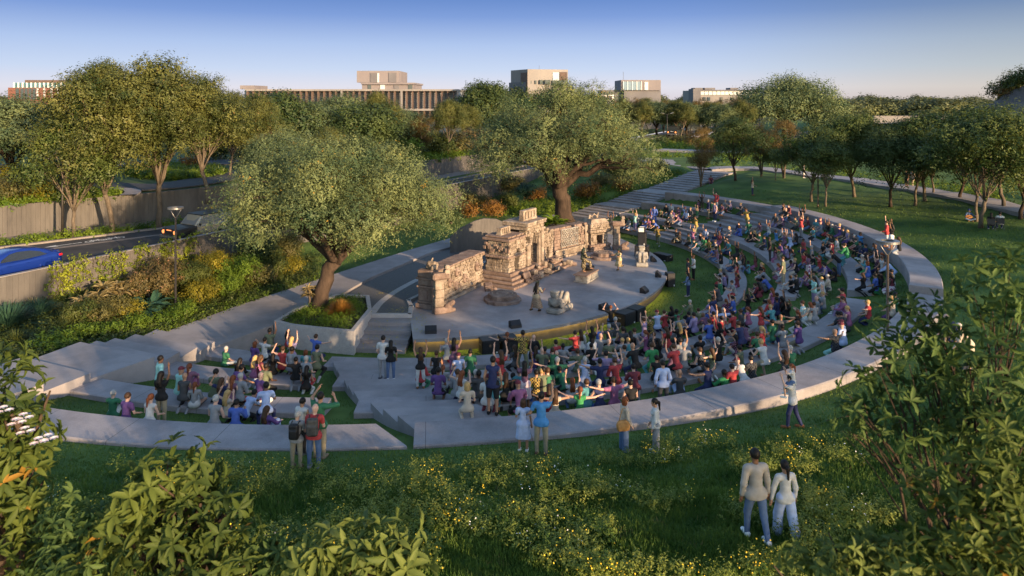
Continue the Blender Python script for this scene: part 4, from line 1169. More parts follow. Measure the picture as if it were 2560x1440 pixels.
mb = MB(); courses(mb, rng, 2.2, .5, PZ + .92, lambda s: PZ + 1.05, .12, x0=-.1, y0=-.1, jit=.02); courses(mb, rng, 2.25, 2.1, PZ + 2.02, lambda s: PZ + 2.2, .16, x0=-.16, y0=-.12, jit=.05, miss=.05)
courses(mb, rng, 2.0, 1.8, PZ + 2.2, lambda s: PZ + 2.32, .12, x0=-.02, y0=.05, jit=.05)
for yy in np.arange(-.1, 1.9, .14): mb.bbox((-.06, yy + rng.uniform(-.04, .04), PZ + rng.uniform(1.3, 1.85)), (rng.uniform(.06, .2), rng.uniform(.1, .26), rng.uniform(.1, .34)), .04, rz=rng.uniform(-.2, .2))
for yy in np.arange(0, 1.8, .3): mb.bbox((-.16, yy, PZ + 1.03), (.3, .28, .14), .03)
mb.build('side_cornice', LIME3, tp)
mb = MB(); courses(mb, rng, 2.35 * sc, 1.9, PZ + 2.45, lambda s: PZ + 2.72, .15, x0=2.0 * sc, y0=-.16, jit=.04, bl=(.3, .7)); courses(mb, rng, 2.65 * sc, 2.05, PZ + 2.7, lambda s: PZ + 2.95, .14, x0=1.9 * sc, y0=-.28, jit=.06, bl=(.3, .7), miss=.02)
mb.build('cornice', LIME, tp)
mb = MB(); carved(mb, rng, .1, 2.0 * sc, PZ + 1.5, PZ + 2.0, -.02, 70, .1); carved(mb, rng, 4.2 * sc, LT, PZ + .95, PZ + 1.9, -.02, 80, .1); carved(mb, rng, 2.2 * sc, 4.2 * sc, PZ + 2.2, PZ + 2.75, -.1, 50, .1)
mb.bbox((3.72 * sc, -.1, PZ + 1.0), (.22, .25, 2.1), .05); mb.bbox((4.1 * sc, -.12, PZ + 1.25), (.3, .3, 2.4), .07); mb.bbox((2.35 * sc, -.08, PZ + .75), (.4, .2, 1.4), .05)
mb.build('carving', LIME, tp)
def comb(x0, ln, z0, h, y, slots):
    mb = MB(); n = slots; pw = ln / (2 * n + 1)
    for i in range(n + 1): mb.bbox((x0 + pw * (2 * i + .5), y, z0 + h * .5), (pw * 1.25, .34, h * .66), .02)
    mb.bbox((x0 + ln / 2, y, z0 + h * .1), (ln + .1, .42, h * .2), .03); mb.bbox((x0 + ln / 2, y, z0 + h * .9), (ln, .36, h * .2), .03)
    return mb
comb(2.5 * sc, 1.75 * sc, PZ + 2.95, .72, .55, 4).build('roof_comb', LIME, tp)
comb(.35, 1.15, PZ + 2.3, .48, 1.0, 4).build('roof_comb', LIME, tp)
# rubble lying about the steps: each fallen block is a thing
rb_me = []
for i in range(5):
    r2 = random.Random(i); mb = MB()
    s = [(.5, .3, .26), (.42, .36, .32), (.34, .25, .2), (.6, .24, .2), (.55, .5, .42)][i]
    mb.bbox((0, 0, 0), s, .05); mb.bbox((s[0] * .2, s[1] * .1, s[2] * .22), (s[0] * .5, s[1] * .7, s[2] * .62), .04)
    o = mb.build('fallen_stone', LIME if i % 2 else LIME3); rb_me.append(o.data); bpy.data.objects.remove(o)
rr = random.Random(5)
ca, sa = math.cos(rz), math.sin(rz)
spots = [(.95, -.75, 4, .52), (.75, -1.0, 2, .28), (1.9, -.8, 1, .52), (1.6, -1.02, 0, .28)] + [(1.6 + i * .34, -.35 - .8 * rr.random(), rr.choice([0, 1, 2, 3]), None) for i in range(13)] + [(6.2, -.7, 3, .35), (6.7, -.9, 1, .3), (7.1, -1.0, 0, .12), (-1.75, .4, 4, .22), (-1.6, .05, 2, .12)]
for i, (x, y, k, z) in enumerate(spots):
    if z is None: z = (.76 if y > -.26 else .57 if y > -.5 else .38 if y > -.74 else .19) + .11
    o = bpy.data.objects.new('fallen_stone', rb_me[k]); link(o)
    o.location = (c0.x + x * ca - y * sa, c0.y + x * sa + y * ca, STZ + z)
    o.rotation_euler = (rr.uniform(-.3, .3), rr.uniform(-.35, .35), rr.uniform(0, 6.28))
    tag(o, 'fallen building stone lying on the steps of the tallest temple ruin' if i < len(spots) - 2 else 'fallen stone between the relief wall and the temple steps', 'stone', 'fallen stones of the temple' if i < len(spots) - 2 else 'stones between the ruins')

# --- lattice wall
rng = random.Random(33)
b0 = at(1386, 647); b1 = at(1468, 627); d = Vector((b1 - b0).xy); LL = d.length; rz = math.atan2(d.y, d.x)
lw = empty('lattice_wall', (b0.x, b0.y, STZ), rz); tag(lw, 'ruin wall with a panel of crossed stone lattice between the two temples', 'ruin wall')
mb = MB(); courses(mb, rng, LL, .8, 0, lambda s: 2.2 + .06 * math.sin(s * 5), .21, jit=.04, bl=(.2, .45)); mb.build('stone_courses', LIME3, lw)
mb = MB(); courses(mb, rng, LL + .2, .3, 0, lambda s: .16, .15, y0=-.32, x0=-.05, jit=.03); courses(mb, rng, LL, .2, .5, lambda s: .6, .12, y0=-.2, jit=.03)
x = 0.05
while x < LL: mb.tube([(x, -.12, .15), (x, -.12, .5)], .075, 8); x += .16
mb.build('plinth', LIME, lw)
mb = MB(); x0, x1, z0, z1 = LL * .2, LL * .66, .72, 2.02
n = 9; st = (x1 - x0) / n
for i in range(-9, n + 9):
    for sg in (1, -1):
        a = x0 + i * st; hh = z1 - z0
        pts = []
        for t in np.linspace(0, 1, 9):
            xx = a + sg * t * hh * .8
            if x0 <= xx <= x1: pts.append((xx, -.03 - .02 * (sg > 0), z0 + t * hh))
        for p, q in zip(pts[:-1], pts[1:]):
            m = (Vector(p) + Vector(q)) / 2; an = math.atan2(q[2] - p[2], q[0] - p[0])
            mb.bbox(m, (.17, .1, .055), .012, M=Matrix.Rotation(-an, 3, 'Y'))
mb.bbox((x0 - .05, -.05, (z0 + z1) / 2), (.08, .14, z1 - z0 + .1), .02); mb.bbox((x1 + .05, -.05, (z0 + z1) / 2), (.08, .14, z1 - z0 + .1), .02); mb.bbox(((x0 + x1) / 2, -.05, z1 + .04), (x1 - x0 + .2, .16, .08), .02)
mb.build('lattice_panel', LIME2, lw)
mb = MB()
for xx in (LL - .12, LL - .3): mb.tube([(xx, -.08, .55), (xx, -.08, .8), (xx, -.08, 2.1)], [.1, .085, .085], 10); [mb.tube([(xx, -.08, zz), (xx, -.08, zz + .06)], .105, 10) for zz in (.6, 1.3, 1.36, 2.0)]
carved(mb, rng, LL * .7, LL * .9, .7, 2.1, -.02, 40, .12)
mb.build('colonnette', LIME, lw)

# --- small temple
rng = random.Random(44)
b0 = at(1477, 630); b1 = at(1526, 623); d = Vector((b1 - b0).xy); W = d.length; rz = math.atan2(d.y, d.x)
st_ = empty('small_temple', (b0.x, b0.y, STZ), rz); tag(st_, 'small square temple ruin with single doorway and crested roof', 'temple ruin')
D_ = 1.7
mb = MB()
for z, e in ((0, .06), (.17, .0), (.34, .06)): courses(mb, rng, W + 2 * e, D_ + 2 * e, z, lambda s, z=z: z + .16, .17, x0=-e, y0=-e, jit=.025)
mb.build('base', LIME3, st_)
mb = MB(); courses(mb, rng, W - .3, .4, .5, lambda s: 1.42, .16, lambda s, z: W * .38 < s + .15 < W * .66 and z < 1.12, x0=.15, y0=.15, jit=.03, cuts=(W * .38 - .15, W * .66 - .15))
for x0 in (.15, W - .55):
    for z in np.arange(.5, 1.4, .16): mb.bbox((x0 + .2 + rng.uniform(-.02, .02), .98, z + .08), (.4, .86, .155), .02)
mb.bbox((W / 2, 1.25, .95), (W - .5, .2, .9), .02); mb.ball((.42, .12, .95), .2, 9, 7, (1, .55, 1.5)); mb.ball((W - .4, .12, .95), .17, 9, 7, (1, .6, 1.2)); mb.ball((.1, .7, .95), .2, 9, 7, (.5, 1, 1.3))
mb.build('chamber_wall', LIME, st_)
mb = MB()
for z, e, h in ((1.42, .02, .13), (1.55, .1, .13), (1.68, .04, .12), (1.8, .0, .3)): courses(mb, rng, W + 2 * e, D_ + 2 * e, z, lambda s, z=z, h=h: z + h, h, x0=-e, y0=-e, jit=.02, bl=(.2, .4))
carved(mb, rng, .1, W - .1, 1.82, 2.05, -.03, 16, .08)
mb.build('cornice', LIME, st_)
mb = MB(); mb.box((W / 2, D_ / 2, 2.27), (W - .1, D_ - .1, .38), taper=.72); mb.build('roof', LIME, st_)
V, F = blob([('c', (.5, D_ / 2, 2.5), (.55, D_ / 2, 2.7), .1, .08), ('c', (.55, D_ / 2, 2.7), (.8, D_ / 2, 2.6), .06, .05), ('c', (.75, D_ / 2, 2.55), (1.0, D_ / 2, 2.78), .06, .05), ('c', (1.0, D_ / 2, 2.78), (1.28, D_ / 2, 2.58), .05, .06), ('c', (1.28, D_ / 2, 2.5), (1.42, D_ / 2, 2.85), .09, .05)], .03, .03)
npobj('roof_crest', V, F, LIME, st_, smooth=True)

# --- two serpent columns
def serpent(px, py, ang, H, label):
    p = at(px, py); r = empty('serpent_column', (p.x, p.y, STZ), ang); tag(r, label, 'column', 'serpent columns')
    V, F = blob([('b', (.0, 0, .19), (.3, .27, .19), np.eye(3), .05), ('b', (.42, 0, .16), (.3, .25, .16), np.eye(3), .08), ('c', (.62, 0, .12), (.92, 0, .1), .17, .11), ('c', (.55, 0, .3), (.8, 0, .48), .2, .14), ('e', (.86, 0, .52), (.13, .16, .14)),
                 ('e', (.72, -.17, .45), (.07, .06, .07)), ('e', (.72, .17, .45), (.07, .06, .07))], .03, .05)
    npobj('serpent_head', V, F, LIME3, r, smooth=True)
    mb = MB(); z = .38; hh = [(H - 1.05) * f for f in (.34, .3, .36)]
    for i, h in enumerate(hh): mb.bbox((.02 * (i % 2), .01 * i, z + h / 2), (.52 - .02 * i, .46, h - .008), .04); z += h
    mb.build('shaft', LIME, r)
    mb = MB(); mb.bbox((.12, 0, z + .19), (1.0, .5, .38), .09); mb.build('capital', LIME3, r)
    mb = MB(); mb.bbox((.48, 0, z + .28), (.3, .42, .52), .05); mb.bbox((.5, .0, z + .66), (.27, .36, .26), .06); mb.build('rattle', LIME, r)
serpent(1096, 783, .42, 2.55, 'stone serpent column with flat capital in front of the relief wall')
serpent(1541, 624, .0, 2.55, 'stone serpent column with flat capital beside the small temple')
# --- round altars
def altar(px, py, R, label):
    p = at(px, py); r = empty('round_altar', (p.x, p.y, STZ)); tag(r, label, 'altar', 'round altar stones')
    rg = random.Random(int(px)); 
    def rough_lathe(R0, z0, z1, n=26, top=True):
        V = []; rad = [R0 * (1 + rg.uniform(-.05, .05)) for _ in range(n)]
        for z, f in ((z0, 1.0), (z1 - .04, 1.0), (z1, .95)):
            for j in range(n): a = 2 * math.pi * j / n; V.append((rad[j] * f * math.cos(a), rad[j] * f * math.sin(a), z))
        F = [[i * n + j, i * n + (j + 1) % n, (i + 1) * n + (j + 1) % n, (i + 1) * n + j] for i in range(2) for j in range(n)] + [list(range(2 * n, 3 * n))]
        return V, F
    MB().add(*rough_lathe(R, 0, .2)).build('lower_drum', LIME3, r)
    mb = MB(); mb.add(*rough_lathe(R * .74, .19, .46)); mb.build('upper_drum', LIME3, r)
    for rr_ in (.55, .3):
        mb = MB(); k = 30
        for j in range(k):
            a = 2 * math.pi * j / k
            mb.bbox((R * rr_ * math.cos(a), R * rr_ * math.sin(a), .462), (.5 * R * rr_ * 2 * math.pi / k * rg.uniform(1.3, 1.7), .06, .03), .008, rz=a + 1.57 + rg.uniform(-.2, .2))
        mb.build('carved_ring', LIME, r)
altar(1256, 752, 1.12, 'round two-tier altar stone lying before the tallest temple ruin')
altar(1508, 645, 1.0, 'round two-tier altar stone lying before the small temple')
# --- reclining stone figures
def recliner(px, py, ang, s, label):
    p = at(px, py); r = empty('reclining_statue', (p.x, p.y, STZ), ang, s); tag(r, label, 'statue', 'reclining stone figures')
    rg = random.Random(3); mb = MB(); mb.bbox((0, 0, .15), (1.75, .82, .3), .07); mb.bbox((.5, .03, .13), (.7, .86, .26), .06); mb.build('plinth', LIME2, r)
    V, F = blob([('c', (-.45, 0, .55), (.25, 0, .42), .25, .2), ('e', (-.5, 0, .62), (.22, .34, .26)), ('c', (.25, -.14, .42), (.55, -.15, .86), .17, .14), ('c', (.25, .14, .42), (.55, .15, .86), .17, .14),
                 ('c', (.55, -.15, .86), (.72, -.15, .38), .13, .12), ('c', (.55, .15, .86), (.72, .15, .38), .13, .12), ('c', (-.5, -.33, .7), (-.42, -.38, .4), .12, .1), ('c', (-.42, -.38, .4), (-.02, -.3, .42), .1, .08),
                 ('c', (-.5, .33, .7), (-.42, .38, .4), .12, .1), ('c', (-.42, .38, .4), (-.02, .3, .42), .1, .08), ('c', (-.52, 0, .75), (-.55, 0, .9), .12, .13)], .03, .06)
    npobj('body', V, F, LIME2, r, smooth=True)
    V, F = blob([('b', (-.55, 0, 1.06), (.16, .19, .19), np.eye(3), .06), ('b', (-.55, 0, 1.2), (.19, .22, .06), np.eye(3), .03), ('c', (-.55, -.19, 1.05), (-.55, -.24, 1.0), .05, .035), ('b', (-.55, .2, 1.05), (.08, .05, .1), np.eye(3), .02),
                 ('e', (-.62, -.19, 1.1), (.03, .03, .025)), ('e', (-.48, -.19, 1.1), (.03, .03, .025))], .025, .02)
    npobj('head', V, F, LIME2, r, smooth=True)
recliner(1399, 777, .98, 1.0, 'reclining stone figure with raised knees beside the woman in the patterned robe')
recliner(1604, 661, -1.75, 1.0, 'reclining stone figure beside the loudspeaker stack at the stage edge')
# --- altar block with the black bowl
p = at(1466, 699); ab = empty('altar_block', (p.x, p.y, STZ), 1.09); tag(ab, 'rectangular stone altar that the masked performer stands on', 'altar')
rng = random.Random(9); mb = MB(); courses(mb, rng, 2.1, .95, 0, lambda s: .12, .1, x0=-1.05, y0=-.48, jit=.02, bl=(.5, .9)); courses(mb, rng, 2.0, .85, .1, lambda s: .45, .34, x0=-1.0, y0=-.43, jit=.03, bl=(.3, .6)); mb.build('block_wall', LIME2, ab)
mb = MB(); courses(mb, rng, 2.1, .95, .44, lambda s: .55, .1, x0=-1.05, y0=-.48, jit=.03, bl=(.8, 1.1)); mb.build('slab', LIME3, ab)
ALT = (p.x, p.y, STZ + .56, 1.09)
bw = MB().lathe([(.0, 0), (.2, 0), (.34, .12), (.4, .26), (.36, .27), (.3, .16), (.02, .12)], 20).build('offering_bowl', BLACK, smooth=True)
bw.location = (p.x + .42 * math.cos(1.09), p.y + .42 * math.sin(1.09), STZ + .55); tag(bw, 'black bowl on the stone altar at the masked performer\'s foot', 'bowl')
# ================================================================ loudspeakers
def yaw_to(p, q): return math.atan2(q[1] - p[1], q[0] - p[0])
SC = (CX, CY)
def monitor(px, py, label):
    p = at(px, py); r = empty('stage_monitor', (p.x, p.y, STZ), yaw_to(SC, p) + 1.5708); tag(r, label, 'loudspeaker', 'wedge monitors along the stage edge')
    V = [(-.3, -.2, 0), (.3, -.2, 0), (.3, .2, 0), (-.3, .2, 0), (-.3, -.17, .14), (.3, -.17, .14), (.3, .08, .36), (-.3, .08, .36), (.3, .2, .3), (-.3, .2, .3)]
    MB().add(V, [(0, 3, 2, 1), (0, 1, 5, 4), (4, 5, 6, 7), (7, 6, 8, 9), (9, 8, 2, 3), (1, 2, 8, 6, 5), (0, 4, 7, 9, 3)]).build('cabinet', BLACK, r)
    M = Matrix.Rotation(.72, 3, 'X'); mb = MB(); mb.bbox((0, -.05, .255), (.54, .3, .012), .004, M=M); mb.build('grille', GRILLE, r)
for px, py, lb in ((1077, 832, 'wedge monitor at the plain end of the stage near the broad steps'), (1288, 818, 'wedge monitor on the stage edge above the pair of bass cabinets'), (1511, 774, 'wedge monitor behind the photographing man'),
                   (1611, 731, 'wedge monitor alone on the curved edge, between bass bins and black upright cabinet'), (1646, 691, 'wedge monitor just above the black upright cabinet on the grass'), (1634, 653, 'wedge monitor nearest the reclining figure and loudspeaker stack')):
    monitor(px, py, lb)
def cabinet(loc, rz, s, label, group=None, two=1, foot=True):
    r = empty('loudspeaker', loc, rz); tag(r, label, 'loudspeaker', group)
    mb = MB(); mb.bbox((0, 0, s[2] / 2), s, .02); mb.build('cabinet', BLACK, r)
    mb = MB(); mb.bbox((0, -s[1] / 2 - .008, s[2] / 2), (s[0] * .88, .02, s[2] * .86), .005); mb.build('grille', GRILLE, r)
    mb = MB(); mb.bbox((s[0] * .33, -s[1] / 2 - .02, s[2] * .14), (s[0] * .1, .01, s[2] * .12), .003); mb.build('badge', WHITE, r)
    for sx_ in (-1, 1):
        mb = MB(); mb.bbox((sx_ * (s[0] / 2 + .003), 0, s[2] * .62), (.012, s[1] * .25, .06), .004); mb.build('handle', STEEL, r)
    return r
for px0, py0, px1, py1, lb in ((1187, 866, 1232, 862, 'bass loudspeaker on the grass under the stage edge, next to the plain wall'), (1233, 861, 1272, 856, 'bass loudspeaker beside its twin, nearer the woman in a checked dress'),
                               (1512, 805, 1551, 798, 'bass loudspeaker behind the man with raised arms taking a picture'), (1550, 797, 1577, 788, 'bass loudspeaker in the pair nearer the bare grass')):
    a = P(px0, py0, gz(*P(px0, py0, 0.1).xy)); b = P(px1, py1, gz(*P(px1, py1, .1).xy)); d = (b - a); L_ = Vector(d.xy).length
    c = (a + b) / 2; n = Vector((-d.y, d.x)).normalized()
    az_ = math.atan2(c.y - CY, c.x - CX); c = Vector((CX + 17.84 * math.cos(az_), CY + 17.84 * math.sin(az_), 0))
    cabinet((c.x, c.y, gz(c.x, c.y) - .01), az_ + math.pi / 2, (L_ * .96, .75, .72), lb, 'bass loudspeakers below the stage')
p = P(1675, 716, 0); cabinet((p.x, p.y, gz(p.x, p.y)), .15, (.55, .55, .95), 'upright black cabinet standing alone on the orchestra grass', None)
p = P(1643, 648, 0); cabinet((p.x + .4, p.y - .3, gz(p.x, p.y)), -.95, (1.5, .7, .5), 'low flat black loudspeaker on the grass behind the stage edge', None)
p = at(1605, 641); q = cabinet((p.x, p.y, STZ), -.35, (1.0, .8, .85), 'large bass bin at the bottom of the loudspeaker stack', 'loudspeaker stack')
cabinet((p.x + .02, p.y, STZ + .85), -.35, (.6, .55, 1.0), 'tall loudspeaker in the middle of the stack', 'loudspeaker stack')
r = empty('amplifier', (p.x, p.y, STZ + 1.85), -.35); tag(r, 'pale fronted amplifier case on top of the loudspeaker stack', 'amplifier')
mb = MB(); mb.bbox((0, 0, .19), (.5, .4, .38), .02); mb.build('case', BLACK, r); mb = MB(); mb.bbox((-.03, -.205, .19), (.4, .02, .3), .005); mb.build('front_panel', WHITE, r); mb = MB(); mb.bbox((0, 0, .4), (.34, .2, .03), .01); mb.build('handle', WHITE, r)
# ================================================================ lamps
def ring_lamp(px, py, z, top_py, rad, label, mat=BRONZE):
    p = P(px, py, z); H = (CZ - (top_py - HOR) / FPX * p.y) - z
    r = empty('ring_lamp', (p.x, p.y, z)); tag(r, label, 'street lamp', 'ring-topped lamps')
    MB().tube([(0, 0, -.2), (0, 0, .05), (0, 0, .06), (0, 0, H - .55)], [.09, .09, .06, .052], 10).build('pole', mat, r, smooth=True)
    for i in range(2):
        s = -1 if i else 1
        MB().tube([(0, 0, H - .6), (s * rad * .45, 0, H - .3), (s * rad * .82, 0, H - .04)], [.03, .022, .022], 6).build('arm', STEEL, r, smooth=True)
    n = 28; V = []; F = []
    for j in range(n):
        a = 2 * math.pi * j / n
        for rr_, zz in ((rad, -.05), (rad, .05), (rad * .58, .05), (rad * .62, -.05)): V.append((rr_ * math.cos(a), rr_ * math.sin(a), H + zz))
    for j in range(n):
        k = (j + 1) % n
        for t in range(4): F.append((4 * j + t, 4 * k + t, 4 * k + (t + 1) % 4, 4 * j + (t + 1) % 4))
    MB().add(V, F).build('ring_head', STEEL, r)
    return r
ring_lamp(2219, 868, 2.45, 604, .46, 'tall ring-topped lamp on a bronze pole between the back rows')
ring_lamp(439, 758, 1.2, 520, .42, 'ring-topped lamp on a black pole in front of the cream car', DARKST)
ring_lamp(2045, 512, 3.55, 382, .42, 'ring-topped lamp with slim brown pole on the small-tree lawn')
def arm_lamp(px, py, z, top_py, label, Y=None):
    p = P(px, py, z) if Y is None else Vector(((px - 1280) / FPX * Y, Y, z)); H = (CZ - (top_py - HOR) / FPX * p.y) - z
    r = empty('twin_arm_lamp', (p.x, p.y, z), .95 if px < 400 else .5); tag(r, label, 'street lamp', 'twin-arm street lamps')
    MB().tube([(0, 0, -.1), (0, 0, H * .5), (0, 0, H)], [.11, .08, .06], 8).build('pole', DARKST, r, smooth=True)
    for s in (-1, 1):
        MB().tube([(0, 0, H - .15), (s * .8, 0, H + .12)], [.03, .025], 6).build('arm', DARKST, r)
        mb = MB(); mb.bbox((s * 1.2, 0, H + .17), (.85, .2, .07), .02, M=Matrix.Rotation(-s * .2, 3, 'Y')); mb.build('lamp_head', STEEL, r)
arm_lamp(156, 593, RZ + .1, 398, 'dark twin-arm street lamp on the verge beside the slender tree')
for i, (px, py, ty) in enumerate(((1668, 352, 285), (1727, 340, 283), (1775, 326, 278), (1820, 318, 277), (1858, 312, 276))):
    arm_lamp(px, py, 4.2, ty, ['twin-arm street lamp beside the dark jeep', 'twin-arm street lamp next to the grey hoarding', 'third twin-arm lamp along the far road', 'fourth twin-arm lamp along the far road, before olive trees', 'farthest twin-arm lamp, at the low white house'][i])
# ================================================================ cars
def car_paint(name, c, rough=.25):
    m, nt, b = newmat(name); b.inputs['Base Color'].default_value = (*c, 1); b.inputs['Roughness'].default_value = rough; b.inputs['Coat Weight'].default_value = .6; b.inputs['Coat Roughness'].default_value = .06; b.inputs['Metallic'].default_value = .25
    return m
BLUE = car_paint('blue_paint', (.008, .03, .22)); CREAM = car_paint('cream_paint', (.42, .35, .26)); DGREEN = car_paint('dark_jeep_paint', (.03, .04, .045))
RUB = noise_mat('tyre_rubber', [(.3, (.012, .012, .013)), (.7, (.025, .025, .026))], scale=6, rough=.9)
RIM = plain('alloy_rim', (.10, .10, .11), rough=.35, metal=.8); REDL = plain('red_lens', (.35, .008, .01), rough=.15, spec=.6, emit=(.6, .02, .02), es=.25)
ORL = plain('orange_light', (.6, .2, .06), rough=.2, emit=(1, .28, .08), es=.9); CGLASS = plain('car_glass', (.015, .017, .02), rough=.05, spec=.8)
PALEG = plain('hazy_car_glass', (.20, .19, .19), rough=.15, spec=.6); CHROME = plain('bright_metal', (.4, .4, .42), rough=.25, metal=.9)
def loft(mb, secs):
    """secs: list of (x, [(y,z)...]) half sections, mirrored; closed body"""
    full = []
    for x, pr in secs: full.append([(x, y, z) for y, z in pr] + [(x, -y, z) for y, z in pr[::-1]])
    n = len(full[0]); V = [v for s in full for v in s]; F = []
    for i in range(len(full) - 1):
        for j in range(n): F.append((i * n + j, i * n + (j + 1) % n, (i + 1) * n + (j + 1) % n, (i + 1) * n + j))
    F += [list(range(n))[::-1], list(range((len(full) - 1) * n, len(full) * n))]
    mb.add(V, F)
def wheel(r, x, y, R, w=.24):
    t = empty('wheel', (0, 0, 0)); t.parent = r; t.location = (x, y, R)
    a = MB(); pr = [(R * .62, -w / 2), (R * .9, -w / 2), (R, -w / 2 + .03), (R, w / 2 - .03), (R * .9, w / 2), (R * .62, w / 2)]; n = 24
    V = [(rr_ * math.cos(2 * math.pi * j / n), zz, rr_ * math.sin(2 * math.pi * j / n)) for rr_, zz in pr for j in range(n)]
    F = [(i * n + j, i * n + (j + 1) % n, ((i + 1) % 6) * n + (j + 1) % n, ((i + 1) % 6) * n + j) for i in range(6) for j in range(n)]
    a.add(V, F); a.build('tyre', RUB, t)
    b = MB(); s = 1 if y > 0 else -1
    for k in range(5):
        an = 2 * math.pi * k / 5; b.bbox((R * .32 * math.cos(an), s * w * .36, R * .32 * math.sin(an)), (R * .62, .03, R * .16), .01, M=Matrix.Rotation(-an, 3, 'Y'))
    b.tube([(0, s * w * .25, 0), (0, s * w * .42, 0)], R * .18, 10); b.tube([(0, s * w * .1, 0), (0, s * w * .2, 0)], R * .63, 20); b.build('rim', RIM, t)
# blue coupe-backed SUV: x forwards, tail towards the picture centre
p0 = P(133, 690, RZ); dirv = Vector((-5.2, -10.7)).normalized(); rzc = math.atan2(dirv.y, dirv.x)
dirv = Vector((-.437, -.9)); rzc = math.atan2(dirv.y, dirv.x)
ax_ = P(86, 707, RZ); nl = Vector((-.9, .437))
cl = empty('suv', (-26.7 + nl.x * .85 + dirv.x * 1.42, 41.3 + nl.y * .85 + dirv.y * 1.42, RZ + .01), rzc); tag(cl, 'shiny blue sport utility car with sloping back driving out of the picture', 'car')
def bs(x, hw, z0, zb, zs, bulge=.0): return (x, [(hw * .86, z0), (hw, z0 + .14), (hw + bulge, z0 + .38), (hw - .01, zs), (hw - .1, zb), (hw * .45, zb + .03)])
mb = MB(); loft(mb, [bs(-2.38, .72, .45, .98, .85), bs(-2.28, .88, .36, 1.12, .98), bs(-1.9, .97, .3, 1.18, 1.02, .03), bs(-1.4, .99, .28, 1.14, 1.0, .05), bs(-.6, .96, .25, 1.06, .95), bs(.5, .96, .25, 1.04, .94), bs(1.2, .98, .27, 1.04, .93, .04), bs(1.9, .95, .3, .98, .88, .02), bs(2.3, .82, .38, .86, .74)])
body = mb.build('body', BLUE, cl, smooth=True)
def gs(x, hwb, zb, hwt, zt): return (x, [(hwb, zb), (hwt + (hwb - hwt) * .5, (zb + zt) / 2), (hwt, zt - .05), (hwt - .08, zt), (hwt * .4, zt + .015)])
mb = MB(); loft(mb, [gs(-2.05, .74, 1.12, .6, 1.17), gs(-1.6, .82, 1.1, .66, 1.38), gs(-1.0, .86, 1.06, .68, 1.57), gs(-.3, .88, 1.03, .68, 1.65), gs(.4, .88, 1.02, .66, 1.62), gs(1.0, .86, 1.02, .66, 1.4), gs(1.45, .8, 1.02, .7, 1.06)])
mb.build('cabin', BLUE, cl, smooth=True)
for s in (-1, 1):
    mb = MB(); pts = [(-1.45, 1.14), (-1.1, 1.36), (-.55, 1.5), (.1, 1.54), (.5, 1.48), (.95, 1.24), (1.05, 1.11), (-.2, 1.09)]
    def sidey(x, z): return .915 - .215 * (z - 1.02) / .6
    V = [(x, s * sidey(x, z), z) for x, z in pts] + [(x, s * (sidey(x, z) - .03), z) for x, z in pts]; n = len(pts)
    mb.add(V, [list(range(n)), list(range(n, 2 * n))[::-1]] + [(i, (i + 1) % n, n + (i + 1) % n, n + i) for i in range(n)]); mb.build('side_window', CGLASS, cl)
    mb = MB()
    for xx in (-.72, .12): mb.bbox((xx, s * (.885 - .225 * .28 / .6 + .012), 1.3), (.06, .02, .46), .005, M=Matrix.Rotation(s * .36, 3, 'X'))
    mb.build('window_pillar', DARKST, cl) if False else None
    mb = MB(); mb.bbox((-2.2, s * .78, .98), (.22, .3, .12), .03); mb.build('tail_light', REDL, cl)
    for xx in (-.35, .65):
        mb = MB(); mb.bbox((xx, s * .975, .88), (.22, .03, .035), .01); mb.build('door_handle', BLUE, cl)
    for xx in (-1.42, 1.38): wheel(cl, xx, s * .87, .38)
    for xx in (-1.42, 1.38):
        mb = MB(); n = 14; V = []
        for j in range(n + 1):
            a = math.pi * j / n
            for rr_, yy in ((.44, .985), (.5, .985), (.5, 1.03), (.44, 1.03)): V.append((xx + rr_ * math.cos(a), s * yy, .38 + rr_ * math.sin(a)))
        mb.add(V, [(4 * j + t, 4 * j + 4 + t, 4 * j + 4 + (t + 1) % 4, 4 * j + (t + 1) % 4) for j in range(n) for t in range(4)]); mb.build('wheel_arch', BLUE, cl)
mb = MB(); mb.bbox((-2.12, 0, 1.2), (.3, 1.3, .05), .015); mb.build('spoiler', BLUE, cl)
mb = MB(); mb.bbox((-2.4, 0, .48), (.1, 1.5, .2), .03); mb.build('rear_bumper', DARKST, cl)
